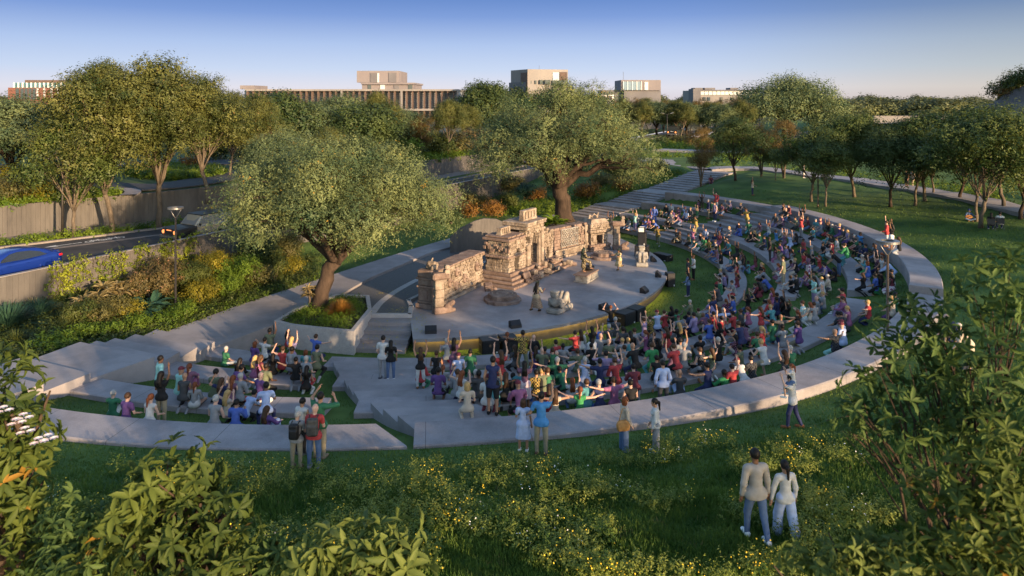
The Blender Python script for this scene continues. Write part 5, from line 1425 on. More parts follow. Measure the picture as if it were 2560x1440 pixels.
# boxy vintage four-by-four with pale sides
def boxcar(loc, rz, label, paint, glass, lights, dark, s=1.0, name='off_road_car', front=True):
    r = empty(name, loc, rz, s); tag(r, label, 'car')
    def q(x, hw, z0, zt): return (x, [(hw * .92, z0), (hw, z0 + .15), (hw, zt - .08), (hw - .07, zt), (hw * .5, zt + .02)])
    mb = MB(); loft(mb, [q(-2.2, .9, .55, 1.12), q(-2.1, .95, .5, 1.16), q(0, .96, .5, 1.15), q(.75, .96, .5, 1.14)]); mb.build('body', paint, r)
    mb = MB(); loft(mb, [q(.752, .955, .52, 1.142), q(1.6, .93, .52, 1.11), q(2.15, .88, .55, 1.04), q(2.25, .85, .62, .98)]); mb.build('bonnet', dark, r)
    def c(x, hb, zb, ht, zt): return (x, [(hb, zb), (ht + .02, zt - .1), (ht - .04, zt), (ht * .5, zt + .03)])
    mb = MB(); loft(mb, [c(-2.15, .9, 1.14, .8, 1.72), c(-1.9, .9, 1.14, .8, 1.78), c(.2, .9, 1.14, .8, 1.78), c(.32, .9, 1.14, .79, 1.74), c(.82, .88, 1.13, .84, 1.2)]); mb.build('cabin', paint, r)
    mb = MB(); mb.bbox((-.88, 0, 1.81), (2.35, 1.62, .06), .02); mb.build('roof', dark, r)
    mb = MB(); mb.add([(.87, -.74, 1.2), (.87, .74, 1.2), (.36, .68, 1.7), (.36, -.68, 1.7), (.85, -.74, 1.19), (.85, .74, 1.19), (.33, .68, 1.69), (.33, -.68, 1.69)], [(0, 1, 2, 3), (7, 6, 5, 4), (0, 4, 5, 1), (1, 5, 6, 2), (2, 6, 7, 3), (3, 7, 4, 0)]); mb.build('windscreen', glass, r)
    for sg in (-1, 1):
        for x0, x1, sl in ((-.55, .6, .32), (-1.3, -.62, 0), (-2.0, -1.38, 0)):
            mb = MB(); a = lambda x, z: (x, sg * (.905 - .1 * (z - 1.14) / .62 + .006), z); b = lambda x, z: (x, sg * (.905 - .1 * (z - 1.14) / .62 - .02), z)
            pts = [(x0, 1.2), (x1, 1.2), (x1 - sl, 1.66), (x0, 1.66)]
            mb.add([a(*t) for t in pts] + [b(*t) for t in pts], [(0, 1, 2, 3), (7, 6, 5, 4), (0, 4, 5, 1), (1, 5, 6, 2), (2, 6, 7, 3), (3, 7, 4, 0)]); mb.build('side_window', glass, r)
        for xx in (-1.4, 1.45):
            wheel(r, xx, sg * .82, .4)
            mb = MB(); n = 12; V = []
            for j in range(n + 1):
                an = math.pi * j / n
                for rr_, yy in ((.46, .93), (.56, .93), (.54, 1.02), (.46, 1.02)): V.append((xx + rr_ * math.cos(an), sg * yy, .42 + rr_ * math.sin(an)))
            mb.add(V, [(4 * j + t, 4 * j + 4 + t, 4 * j + 4 + (t + 1) % 4, 4 * j + (t + 1) % 4) for j in range(n) for t in range(4)]); mb.build('wheel_arch', dark, r)
        fx = 2.26 if front else -2.2
        mb = MB(); mb.tube([(fx - (.02 if front else -.02), sg * .62, .86), (fx + (.05 if front else -.05), sg * .62, .86)], .125, 16); mb.build('headlight' if front else 'tail_light', lights, r)
        mb = MB(); mb.bbox((.62, sg * 1.06, 1.22), (.1, .2, .16), .02); mb.build('mirror', dark, r)
    fx = 2.27 if front else -2.22
    mb = MB(); mb.bbox((fx, 0, .86), (.04, 1.05, .16), .01); mb.build('grille', BLACK, r)
    mb = MB(); mb.bbox((fx + (.07 if front else -.07), 0, .56), (.16, 1.75, .18), .03); mb.build('bumper', CHROME if front else STEEL, r)
    mb = MB(); mb.bbox((fx + (.02 if front else -.02), 0, .99), (.03, .5, .05), .005); mb.build('number_plate' if not front else 'name_bar', ORL if front else WHITE, r)
    return r
f = P(455, 607, RZ); dv = Vector((-.50, -.866))
boxcar((f.x - dv.x * 1.5 - .2, f.y - dv.y * 1.5, RZ + .01), math.atan2(dv.y, dv.x), 'boxy cream four-by-four with glowing round headlights on the road', CREAM, PALEG, ORL, DARKST)
f = P(1690, 342, 4.15); dv = Vector((.5, .86))
boxcar((f.x, f.y, 4.12), math.atan2(dv.y, dv.x), 'dark jeep seen from behind on the far road', DGREEN, CGLASS, ORL, DARKST, 1.35, front=False)
# ================================================================ buildings
def wpt(px, Y): return (px - 1280) / FPX * Y
def wz(py, Y): return CZ - (py - HOR) / FPX * Y
def bldg(name, label): 
    r = empty(name); tag(r, label, 'building'); return r
def fbox(mb, px0, px1, py0, py1, Y, dep, gap=0.0):
    x0, x1 = wpt(px0, Y), wpt(px1, Y); z1, z0 = wz(py0, Y), wz(py1, Y)
    mb.box(((x0 + x1) / 2, Y + dep / 2 - gap, (z0 + z1) / 2), (x1 - x0, dep, z1 - z0)); return mb
# brick block
Y = 210; b = bldg('brick_building', 'red brick block with glass top storey, farthest along the avenue')
fbox(MB(), 20, 178, 219, 320, Y, 22).build('wall', BRICK, b)
fbox(MB(), 33, 180, 207, 219, Y + 1, 18).build('glazed_storey', plain('teal_glass', (.07, .16, .2), .12, spec=.8), b)
fbox(MB(), 62, 165, 200, 206.8, Y + 3, 12).build('roof', TIMBER, b)
for i in range(14): fbox(MB(), 33 + i * 10.7, 34.2 + i * 10.7, 206.5, 219.2, Y, .5).build('mullion', WHITE, b)
for i, px in enumerate((92, 109, 127, 144, 161)):
    for py in (221, 228, 235, 242):
        fbox(MB(), px, px + 4.2, py, py + 5.3, Y, .3, .18).build('window', GLASSP, b)
for px in (40, 52, 62, 72, 82): fbox(MB(), px, px + 7.5, 221, 248, Y, .3, .16).build('window', GLASS, b)
# long slatted hall with concrete penthouse
Y = 150; b = bldg('slatted_building', 'long low hall faced with brown upright slats and a concrete rooftop block')
fbox(MB(), 612, 1145, 228, 330, Y + 1.2, 24).build('wall', plain('pale_interior', (.30, .31, .34), .5), b)
fbox(MB(), 612, 1146, 223, 227.5, Y - .6, 26).build('roof', BEIGEC, b)
fbox(MB(), 1003, 1146, 272, 277, Y - .6, 3).build('floor_edge', BEIGEC, b)
for i in range(12):
    a = wz(231 + i * 5.2, Y); mb = MB(); x0, x1 = wpt(612, Y), wpt(1145, Y); mb.box(((x0 + x1) / 2, Y + .75, a), (x1 - x0, .2, .09)); mb.build('louvre', GREYC if i % 2 else PINKC, b)
rb2 = random.Random(2)
for i in range(36):
    px = 616 + i * 14.75
    fbox(MB(), px, px + 3.4, 227.8, 300, Y - .3, .8).build('slat', TIMBER, b)
for px in (851, 1001, 1142): fbox(MB(), px, px + 4.5, 227.2, 300, Y - .7, .9).build('column', BEIGEC, b)
fbox(MB(), 905, 1034, 208, 224, Y + 5, 14).build('lower_storey', PINKC, b); fbox(MB(), 902, 1036, 206.5, 211, Y + 4.4, 15.4).build('terrace_roof', PINKC, b)
fbox(MB(), 892, 998, 177, 206.2, Y + 6, 12).build('rooftop_block', PINKC, b)
for a_, b_ in ((926, 943), (972, 991)): fbox(MB(), a_, b_, 182, 206, Y + 6, .3, .15).build('shutter', GREYC, b)
fbox(MB(), 943.5, 948, 183, 206, Y + 6, .3, .12).build('window', GLASSP, b)
for a_, b_, m_ in ((920, 928, GLASS), (951, 962, GLASSP), (985, 998, GREYC), (1021, 1031, GLASS)): fbox(MB(), a_, b_, 212, 224, Y + 5, .3, .15).build('window', m_, b)
fbox(MB(), 600, 635, 213.5, 223, Y + 30, 10).build('far_wing', PINKC, b)
# tall concrete house
Y = 130; b = bldg('concrete_house', 'tall bare concrete house behind the largest tree, with a corner loggia')
x0, x1, xm = wpt(1277, Y), wpt(1422, Y), wpt(1319, Y)
mb = MB(); zt, zb = wz(173, Y), 4.0
mb.prism([(xm, Y), (x1, Y + 2), (x1, Y + 11), (x0 + 1, Y + 12), (x0, Y + 6)], zb, zt); mb.build('wall', BEIGEC, b)
mb = MB(); mb.prism([(wpt(1272, Y), Y + 5.6), (xm - .3, Y - .15), (xm - .2, Y + 3), (x0 + 1, Y + 8)], zb, wz(205, Y)); mb.build('lower_wall', GREYC, b)
for a_, b_, c_, d_ in ((1326, 1328.5, 201, 210), (1337, 1341, 201, 210), (1349, 1356, 200, 210), (1362, 1375, 200, 210)):
    fbox(MB(), a_, b_, c_, d_, Y + .9, .5, .75).build('window', GLASS, b)
fbox(MB(), 1380, 1418, 180, 213, Y + 2, .5, .7).build('loggia', GREYC, b); fbox(MB(), 1381, 1397, 181, 203, Y + 2, .5, .85).build('window', GLASSP, b); fbox(MB(), 1399, 1416, 181, 203, Y + 2, .5, .82).build('shutter', TIMBER, b); fbox(MB(), 1380, 1418, 201, 212, Y + 2, .1, 1.1).build('balustrade', GLASS, b)
ms = MB(); ms.prism([(wpt(1302, Y), Y + 2.35), (wpt(1318.5, Y), Y - .06), (wpt(1318.5, Y) + .1, Y + .2), (wpt(1302, Y) + .3, Y + 2.8)], wz(207, Y), wz(181, Y)); ms.build('shutter', TIMBER, b)
MB().tube([(wpt(1350, Y), Y + 4, zt - .1), (wpt(1350, Y), Y + 4, zt + .9)], .03, 5).build('aerial', STEEL, b)
# box house with glass corner
Y = 190; b = bldg('box_house', 'modern box house with glass corner and thin mast, beyond the road trees')
fbox(MB(), 1553, 1652, 200, 226, Y, 12).build('upper_box', PINKC, b); fbox(MB(), 1560, 1652, 226.3, 330, Y + .5, 11).build('wall', GREYC, b); fbox(MB(), 1504, 1556, 225, 330, Y + 2, 9).build('low_wing', GREYC, b)
fbox(MB(), 1557, 1603, 204, 225, Y, .3, .2).build('window', plain('blue_glass', (.12, .2, .3), .1, spec=.8), b)
for px in (1557, 1568, 1580, 1591, 1602): fbox(MB(), px, px + 1.2, 203.5, 225.5, Y, .4, .35).build('mullion', WHITE, b)
fbox(MB(), 1611, 1620, 205, 225, Y, .3, .2).build('window', GLASSP, b)
for a_, b_ in ((1511, 1521), (1524, 1536)): fbox(MB(), a_, b_, 229, 240, Y + 2, .3, .2).build('window', GLASS, b)
MB().tube([(wpt(1564, Y), Y + 4, wz(201, Y)), (wpt(1564, Y), Y + 4, wz(178, Y))], .05, 5).build('mast', STEEL, b)
fbox(MB(), 1476, 1535, 237, 330, Y - 20, 6).build('street_wing', WHITE, b)
for i in range(7): fbox(MB(), 1478 + i * 8, 1482 + i * 8, 239, 250, Y - 20, .3, .2).build('slat', TIMBER, b)
# long low house
Y = 230; b = bldg('low_house', 'long low house with a band of pale windows beside the far wide tree')
fbox(MB(), 1733, 1900, 226, 330, Y, 14).build('wall', BEIGEC, b); fbox(MB(), 1733, 1752, 222, 330, Y - 1, 6).build('stair_tower', GREYC, b); fbox(MB(), 1750, 1900, 224.5, 227.8, Y - .6, 15).build('roof', GREYC, b)
for i in range(13): fbox(MB(), 1751 + i * 10.2, 1760 + i * 10.2, 228, 237, Y, .3, .25).build('window', GLASSP, b)
for px in (1757, 1768, 1800, 1826): fbox(MB(), px, px + 7, 243, 252, Y, .3, .25).build('window', GLASS, b)
for a_, b_ in ((1737, 1757), (1762, 1788), (1826, 1846)): fbox(MB(), a_, b_, 219.5, 224, Y + 4, 5).build('roof_plant_room', GREYC, b)
# dark round building with a planted edge
b = bldg('round_building', 'dark ribbed round building with planted roof edge, beyond the garden path')
def arcwall(name, cx, cy, R, a0, a1, z0, z1, mat, n=90, dz=0.0):
    V = []; F = []
    for i in range(n + 1):
        a = R_(a0 + (a1 - a0) * i / n); rr_ = R + (.05 if i % 2 else 0)
        zt = z1(i / n) if callable(z1) else z1
        V += [(cx + rr_ * math.cos(a), cy + rr_ * math.sin(a), z0), (cx + rr_ * math.cos(a), cy + rr_ * math.sin(a), zt), (cx + (R - 1) * math.cos(a), cy + (R - 1) * math.sin(a), zt), (cx + (R - 1) * math.cos(a), cy + (R - 1) * math.sin(a), z0)]
    for i in range(n):
        for t in range(3): F.append((4 * i + t, 4 * i + 4 + t, 4 * i + 5 + t, 4 * i + 1 + t))
    return MB().add(V, F).build(name, mat, b)
RC = (80.0, 92.0)
arcwall('lower_wall', *RC, 20, 140, 300, 3, lambda t: 9.0 + 3.2 * float(smooth01(np.array(t * 3.2))), GREYC, 110)
arcwall('upper_wall', RC[0] + 1.5, RC[1], 16.5, 140, 300, 9, lambda t: 12.0 + 3.4 * float(smooth01(np.array(t * 2.4))), GREYC, 90)
MB().lathe([(15.4, 0), (15.4, .3), (0, .8)], 40, (RC[0] + 1.5, RC[1], 11.9)).build('roof', GREYC, b)
# low walls and hoarding beyond the far lawn
Y = 128
for (a_, b_, c_, d_, Yq, mat_, lb, nm_) in ((2185, 2372, 291, 301, 120, BEIGEC, 'low pale boundary wall far beyond the grove', 'boundary_wall'), (1718, 1750, 297, 318, 165, STEEL, 'plain grey hoarding beside the far road', 'hoarding'),
                                   (1985, 2110, 331, 337, 112, GREYC, 'low grey wall seen through the bronze trees', 'boundary_wall'), (2372, 2392, 300, 312, 100, BEIGEC, 'small sunlit wall end against the round building', 'boundary_wall')):
    mb = fbox(MB(), a_, b_, c_, d_ + 8, Yq, .5); o = mb.build(nm_, mat_); tag(o, lb, 'wall')
    mb = MB(); x0, x1 = wpt(a_, Yq), wpt(b_, Yq); mb.bbox(((x0 + x1) / 2, Yq + .25, wz(c_, Yq) + .04), (x1 - x0 + .1, .65, .08), .01); mb.build('coping', CONC2, o)
# ================================================================ what is paved or built over
def in_poly(x, y, poly):
    c = np.zeros(np.shape(x), bool); n = len(poly)
    for i in range(n):
        x0, y0 = poly[i][0], poly[i][1]; x1, y1 = poly[i - 1][0], poly[i - 1][1]
        m = ((y0 > y) != (y1 > y)) & (x < (x1 - x0) * (y - y0) / (y1 - y0 + 1e-12) + x0)
        c ^= m
    return c
def paved(x, y):
    r = np.hypot(x - CX, y - CY); az = np.degrees(np.arctan2(y - CY, x - CX)); h = np.zeros(np.shape(x), bool)
    for k, a0, a1, zo in BENCHES:
        R = rowR(k, az); h |= (az > a0 - .3) & (az < a1 + 1.6) & (r > R - .08) & (r < R + ROWW[k] + .08)
    for sf, ef in ((START, END2), (START_L, END_L)):
        s = sf(r); e_ = s + (np.interp(r, [20.3, 31.9], [9.5, 5.2]) if sf is START_L else -np.interp(r, [21.8, 31.5], [10.5, 8]))
        h |= (az > np.minimum(s, e_) - .4) & (az < np.maximum(s, e_) + .4) & (r > rowR(0, az)) & (r < rowR(3, az) + 1)
    for pl in (stage_poly, plaza, pl_out, [tuple(p) for p in pathR] + [tuple(p) for p in pathL[::-1]]): h |= in_poly(x, y, pl)
    ep = [e_[0] for e_ in edges] + [e_[1] for e_ in edges[::-1]]; h |= in_poly(x, y, ep)
    h |= in_poly(x, y, [la, lb_, rb, ra])
    t = (x - S0.x) * sd_.x + (y - S0.y) * sd_.y; s2 = (x - S0.x) * wd_.x + (y - S0.y) * wd_.y
    h |= (t > -.1) & (t < 25) & (np.abs(s2) < WID / 2 + .05)
    g0 = np.full(np.shape(x), 9.0)
    gps = smooth_line(gp, 2); h |= np.abs(seg_side(gps, x, y)) < 1.65
    h |= seg_side(L1, x, y) > -.1
    return h
def pick_ground(px, py, it=6):
    z = np.full(px.shape, 2.0)
    for _ in range(it):
        Y = FPX * (CZ - z) / (py - HOR); X = (px - 1280) / FPX * Y; z = ground(X, Y) * .7 + z * .3
    Y = FPX * (CZ - z) / (py - HOR); X = (px - 1280) / FPX * Y
    return X, Y, ground(X, Y)
BLADE = (np.array([(0, -.5, 0), (0, .5, 0), (.55, .32, .06), (.55, -.32, .06), (1, 0, 0)], float), [np.array([(0, 1, 2, 3)]), np.array([(3, 2, 4)])])
BL3 = (np.array([(0, -.5, 0), (0, .5, 0), (1, 0, .0)], float), [np.array([(0, 1, 2)])])
def blades(rng, X, Y, Z, h, wd, lean=.45, tm=BL3):
    n = len(X); up = np.array([0, 0, 1.0]) + rng.normal(size=(n, 3)) * lean; up = unit(up)
    nr = unit(np.cross(up, rng.normal(size=(n, 3))))
    fr = frames(nr, up)
    return scatter(tm, np.stack([X, Y, Z], -1), fr, h, wd)
LAWNM = leaf_mat('grass_blade', (.03, .08, .012), (.13, .20, .034), (.19, .17, .06), .05, trans=.3, nscale=.9, rough=.6)
MEADM = leaf_mat('meadow_leaf', (.065, .13, .022), (.28, .31, .065), trans=.38, nscale=1.3)
FLOWY = plain('yellow_petal', (.75, .52, .03), .6); FLOWW = plain('white_petal', (.8, .77, .74), .6)
rng = np.random.default_rng(101)
# mown lawn of the bowl and the slopes
n = 330000
px = rng.uniform(-10, 2570, n); py = 470 + 985 * rng.random(n) ** .8
X, Y, Z = pick_ground(px, py); ok = ~paved(X, Y) & (Y > 8)
X, Y, Z = X[ok], Y[ok], Z[ok]; pyk = py[ok]
r = np.hypot(X - CX, Y - CY)
tuft = .5 + .5 * np.sin(X * 1.9 + np.sin(Y * 2.3)) * np.sin(Y * 1.7 + np.sin(X * 1.3))
rough = smooth01((r - 34) / 4) * smooth01((30 - Y) / 8)
h = (.06 + .05 * rng.random(len(X)) + .16 * rough * (tuft ** 2) * rng.random(len(X)) + .05 * rough) * np.clip(Y / 30, 1, 1.6)
V, F = blades(rng, X, Y, Z - .02, h, h * .16 + Y * .00045, .5)
tag(npobj('grass', V, F, LAWNM), 'short dark green lawn grass over the bowl and its slopes', 'grass', kind='stuff')
# taller weeds with yellow and white flowers in the foreground
px = rng.uniform(0, 2560, 5200); py = rng.uniform(1110, 1470, 5200)
X, Y, Z = pick_ground(px, py)
dens = np.sin(X * .9 + 1.7 * np.sin(Y * .8)) * np.sin(Y * 1.15 + 1.2 * np.sin(X * .55)) + .35 * np.sin(X * 2.3) * np.sin(Y * 2.9)
ok = (dens > .12 - .25 * (py > 1300) - .3 * (px < 1100)) & ~paved(X, Y); r = np.hypot(X - CX, Y - CY); ok &= r > 35
X, Y, Z = X[ok], Y[ok], Z[ok]; n = len(X)
cl = np.stack([X, Y, Z + rng.uniform(.08, .22, n), rng.uniform(.10, .24, n)], -1)
V, F = sprays(rng, cl, n * 9, 6, .14, .05, .5, flat=1.1, shell=.25, droop=-.5, up=.6)
tag(npobj('meadow_weeds', V, F, MEADM), 'yellow-green flowering weeds scattered through the foreground slope', 'weeds', kind='stuff')
m = rng.integers(0, n, 130); m = np.repeat(m, 20); P3 = cl[m, :3] + rng.normal(size=(2600, 3)) * .12 + np.array([0, 0, .12])
V, F = scatter(LEAF4, P3, frames(unit(rng.normal(size=(2600, 3)) * .5 + np.array([0, -.4, 1])), rng.normal(size=(2600, 3))), np.full(2600, .035), np.full(2600, .03))
tag(npobj('wild_flowers', V, F, FLOWY), 'tiny yellow wild flowers among the foreground weeds', 'flowers', kind='stuff')
m = np.repeat(rng.integers(0, n, 45), 6); P3 = cl[m, :3] + rng.normal(size=(270, 3)) * .12 + np.array([0, 0, .12])
V, F = scatter(LEAF4, P3, frames(unit(rng.normal(size=(270, 3)) * .5 + np.array([0, -.4, 1])), rng.normal(size=(270, 3))), np.full(270, .035), np.full(270, .03))
tag(npobj('wild_flowers', V, F, FLOWW), 'tiny white wild flowers among the foreground weeds', 'flowers', kind='stuff')
# bright ground cover beyond the top of the stairs and along the garden path, and left of the far stairs
BRT = leaf_mat('ground_cover_leaf', (.05, .11, .014), (.20, .27, .03), trans=.35, nscale=.8)
def cover(name, pxr, pyr, z, n, leaf, label, cond=None, mat=BRT, hh=.35, per=6):
    px = rng.uniform(*pxr, n); py = rng.uniform(*pyr, n)
    if z is None: X, Y, Z = pick_ground(px, py)
    else: Y = FPX * (CZ - z) / (py - HOR); X = (px - 1280) / FPX * Y; Z = np.full(n, z)
    ok = np.ones(n, bool) if cond is None else cond(X, Y, px, py)
    X, Y, Z = X[ok], Y[ok], Z[ok]; k = len(X)
    cl = np.stack([X, Y, Z + hh * .25, hh * rng.uniform(.5, 1.2, k)], -1)
    V, F = sprays(rng, cl, k * 3, per, leaf * 2.5, leaf, .5, flat=.6, shell=.2, droop=-.2, up=.5)
    return tag(npobj(name, V, F, mat), label, 'ground cover', kind='stuff')
def strip_c(X, Y, px, py):
    d = np.abs(seg_side(smooth_line(gp, 2), X, Y)); s = seg_side(smooth_line(gp, 2), X, Y)
    return (s > 1.7) & (s < 6.5)
cover('ground_cover', (1760, 2500), (395, 500), 3.85, 5200, .16, 'bright green low planting along the far side of the garden path', strip_c)
cover('ground_cover', (1600, 2120), (352, 412), 3.75, 3600, .25, 'bright green planting between the crossing garden paths', lambda X, Y, px, py: ~(((py > 373 - .0 * px) & (py < 388)) | ((py > 396) & (px < 1800) & (py < 424))), hh=.4)
def sl(X, Y, px, py):
    t = (X - S0.x) * sd_.x + (Y - S0.y) * sd_.y; s2 = (X - S0.x) * wd_.x + (Y - S0.y) * wd_.y
    return (s2 < -2.5) & (s2 > -9.5) & (t > -4) & (t < 23)
cover('ground_cover', (1230, 1800), (408, 590), None, 9000, .14, 'bright grass bank on the tree side of the far steps', sl, hh=.25)
cover('verge_grass', (-10, 640), (540, 640), RZ + .12, 6000, .16, 'bright green grass strip between road kerb and pavement', lambda X, Y, px, py: (lambda d: (d > 2.5) & (d < 3.75))(-seg_side(L2s, X, Y)), hh=.2)
cover('ground_cover', (300, 570), (412, 452), UZ + .1, 4200, .2, 'bright green round bed beside the upper road', lambda X, Y, px, py: ((px - 440) / 120) ** 2 + ((py - 431) / 16) ** 2 < 1, hh=.35)
cover('ground_cover', (-10, 300), (470, 530), UZ + .03, 3800, .2, 'bright green strip on top of the upper wall', lambda X, Y, px, py: (lambda d: (d > .1) & (d < 2.6))(seg_side(L2s, X, Y)), hh=.25)
cover('ground_cover', (940, 1190), (372, 412), UZ, 2500, .25, 'yellow-green strip on top of the far end of the wall', lambda X, Y, px, py: (lambda d: (d > .1) & (d < 5))(seg_side(L2s, X, Y)), hh=.35)
# fallen leaves on plaza and steps
LEAFY = plain('fallen_leaf', (.42, .34, .05), .7)
k = 420; ex = rng.choice(6, k); cx = np.array([-6.6, -6.8, -6.2, -5.0, -5.2, -7.6])[ex]; cy = np.array([36.9, 38.3, 40.6, 37.6, 39.4, 44])[ex]
X = cx + rng.normal(size=k) * .55; Y = cy + rng.normal(size=k) * .45
ins = in_poly(X, Y, [la, lb_, rb, ra]); t = np.clip((39.5 - Y) / 3.4, 0, .99)
Zl = np.where(ins, .745 - np.floor(t * 4) * .175, np.where(in_poly(X, Y, stage_poly), STZ, np.where(in_poly(X, Y, plaza), .88, ground(X, Y) + .05))) + .008
V, F = scatter(LEAF4, np.stack([X, Y, Zl], -1), frames(unit(rng.normal(size=(k, 3)) * .15 + np.array([0, 0, 1])), rng.normal(size=(k, 3)) * np.array([1, 1, .01])), rng.uniform(.05, .11, k), rng.uniform(.04, .07, k))
tag(npobj('fallen_leaves', V, F, LEAFY), 'yellow fallen leaves on the broad steps and plaza', 'leaves', kind='stuff')

# ================================================================ shrubs of the bed along the path
BUSHM = {'g': BRIGHT, 'd': leaf_mat('dark_bush_leaf', (.025, .05, .014), (.10, .12, .03), trans=.3, nscale=.9), 'y': leaf_mat('gold_bush_leaf', (.09, .10, .015), (.32, .27, .03), trans=.4, nscale=.9),
         'r': leaf_mat('russet_bush_leaf', (.05, .05, .018), (.20, .15, .06), (.32, .18, .10), .12, trans=.3, nscale=1.0), 'o': leaf_mat('olive_bush_leaf', (.05, .06, .02), (.17, .15, .05), trans=.3, nscale=.8),
         'b': leaf_mat('orange_grass', (.13, .07, .02), (.36, .18, .04), trans=.3, nscale=.9), 's': leaf_mat('blue_green_leaf', (.02, .06, .04), (.06, .13, .08), trans=.3, nscale=.9), 't': leaf_mat('variegated_leaf', (.10, .085, .03), (.46, .36, .18), trans=.25, nscale=1.5)}
STEMM = BARK2
def bush(loc, R, H, seed, leaf, mat, label, name='shrub', group=None, n=None, width=.5):
    g = np.random.default_rng(seed); r = empty(name, loc); tag(r, label, 'shrub', group)
    mb = MB(); cl = []
    for i in range(9):
        a = g.uniform(0, 6.28); d = g.uniform(.2, .8) * R; top = (d * math.cos(a), d * math.sin(a), H * g.uniform(.45, .8))
        mb.tube([(0, 0, -.1), (top[0] * .4, top[1] * .4, top[2] * .6), top], [.035, .025, .01], 5, cap=False); cl.append((*top, R * g.uniform(.3, .5)))
    mb.build('stem', STEMM, r, smooth=True)
    n = n or int(420 * R * max(R, H) / (leaf / .12) ** 1.5)
    V, F = sprays(g, np.array(cl), max(120, n), 6, leaf * 3, leaf, width, flat=.85, shell=.5, droop=0, up=.4)
    npobj('foliage', V, F, BUSHM[mat] if isinstance(mat, str) else mat, r); return r
def tuft_ball(loc, R, seed, mat, label, n=900, wd=.02, name='grass_clump', up=.55, arch=.35):
    """fountain of long narrow leaves"""
    g = np.random.default_rng(seed); r = empty(name, loc); tag(r, label, 'plant')
    d = unit(np.stack([g.normal(size=n), g.normal(size=n), np.abs(g.normal(size=n)) * up + .12], -1)); L_ = R * g.uniform(.7, 1.05, n)
    Vs = []; k = 5
    side = unit(np.cross(d, np.array([0, 0, 1.0]) + g.normal(size=(n, 3)) * .1))
    for i in range(k + 1):
        t = i / k; c = d * (L_ * t)[:, None]; c[:, 2] -= arch * L_ * t ** 2 * .7
        wdt = wd * (1 - t) ** .6 if i < k else 0
        Vs += [c - side * wdt, c + side * wdt]
    V = np.stack(Vs, 1).reshape(-1, 3); b = (np.arange(n) * (2 * k + 2))[:, None]
    F = np.concatenate([b + np.array([2 * i, 2 * i + 1, 2 * i + 3, 2 * i + 2]) for i in range(k)])
    npobj('leaves', V, F, BUSHM[mat] if isinstance(mat, str) else mat, r)
    mb = MB(); mb.ball((0, 0, .02), R * .12, 8, 6); mb.build('root_crown', BARK, r); return r
def rosette(loc, R, seed, mat, label, n=26, heads=1, H=0.0, wd=.14, name='rosette_plant', spread=.5):
    """stems ending in whorls of broad strap leaves"""
    g = np.random.default_rng(seed); r = empty(name, loc); tag(r, label, 'plant'); mb = MB(); parts = []
    for h in range(heads):
        a = g.uniform(0, 6.28); q = (g.uniform(0, spread) * math.cos(a), g.uniform(0, spread) * math.sin(a), H * g.uniform(.6, 1.1))
        mb.tube([(q[0] * .2, q[1] * .2, -.1), (q[0] * .6, q[1] * .6, q[2] * .6), q], [.05, .04, .03], 6, cap=False)
        d = unit(np.stack([g.normal(size=n), g.normal(size=n), g.uniform(-.1, 1.2, n)], -1)); nr = unit(np.array([0, 0, 1.0]) - d * d[:, 2:3] * .6 + g.normal(size=(n, 3)) * .15)
        L_ = R * g.uniform(.7, 1.1, n); parts.append(scatter(LEAF6, np.tile(np.array(q), (n, 1)), frames(nr, d), L_, L_ * wd * 2))
    mb.build('stem', STEMM, r, smooth=True); V, F = merge(parts); npobj('leaves', V, F, BUSHM[mat] if isinstance(mat, str) else mat, r); return r
def G(px, py, dz=0.0):
    X, Y, Z = pick_ground(np.array([float(px)]), np.array([float(py)])); return (float(X[0]), float(Y[0]), float(Z[0]) + dz)
GB = 'shrubs in the bed along the path'
tuft_ball(G(20, 830), 2.3, 1, 's', 'big blue-green fountain palm at the picture edge, above the dark grass balls', 1300, .03, 'fan_palm', .9, .45)
tuft_ball(G(95, 800), 1.8, 2, 's', 'blue-green arching palm just beside the biggest fountain palm', 1000, .03, 'fan_palm', .9, .45)
tuft_ball(G(40, 870), 1.25, 3, 'd', 'first dark grass ball, nearest the flowering shrub', 1500, .012, up=.8)
tuft_ball(G(100, 862), 1.2, 4, 'd', 'largest dark grass ball, middle one of three beside the stepped path', 1500, .012, up=.8)
tuft_ball(G(150, 838), 1.1, 5, 'd', 'dark grass ball farthest up the bed beside the feathery shrubs', 1400, .012, up=.8)
tuft_ball(G(80, 775), 1.0, 6, 't', 'spiky striped yucca below the bonnet-high wall next to the blue car', 420, .03, 'spiky_yucca', .9, .4)
tuft_ball(G(115, 785), .9, 7, 't', 'second spiky striped yucca, lower down beside the first one', 420, .03, 'spiky_yucca', .9, .4)
tuft_ball(G(145, 790), 1.0, 8, 'o', 'green spiky yucca between the striped ones and the pale rosettes', 420, .03, 'spiky_yucca', .9, .4)
tuft_ball(G(178, 785), .9, 9, 'o', 'green-gold spiky yucca touching the pale rosettes', 420, .03, 'spiky_yucca', .9, .4)
rosette(G(222, 785), .75, 10, 't', 'cream leaved rosette shrub, the lower pale one in the bed', 22, 7, .9, .11, spread=.9)
rosette(G(275, 770), .75, 11, 't', 'cream leaved rosette shrub touching the wall vines', 22, 8, 1.1, .11, spread=1.0)
rosette(G(365, 790), 1.25, 12, 's', 'blue-green plant with very broad leaves beside the black lamp pole', 16, 3, .6, .16, spread=.6)
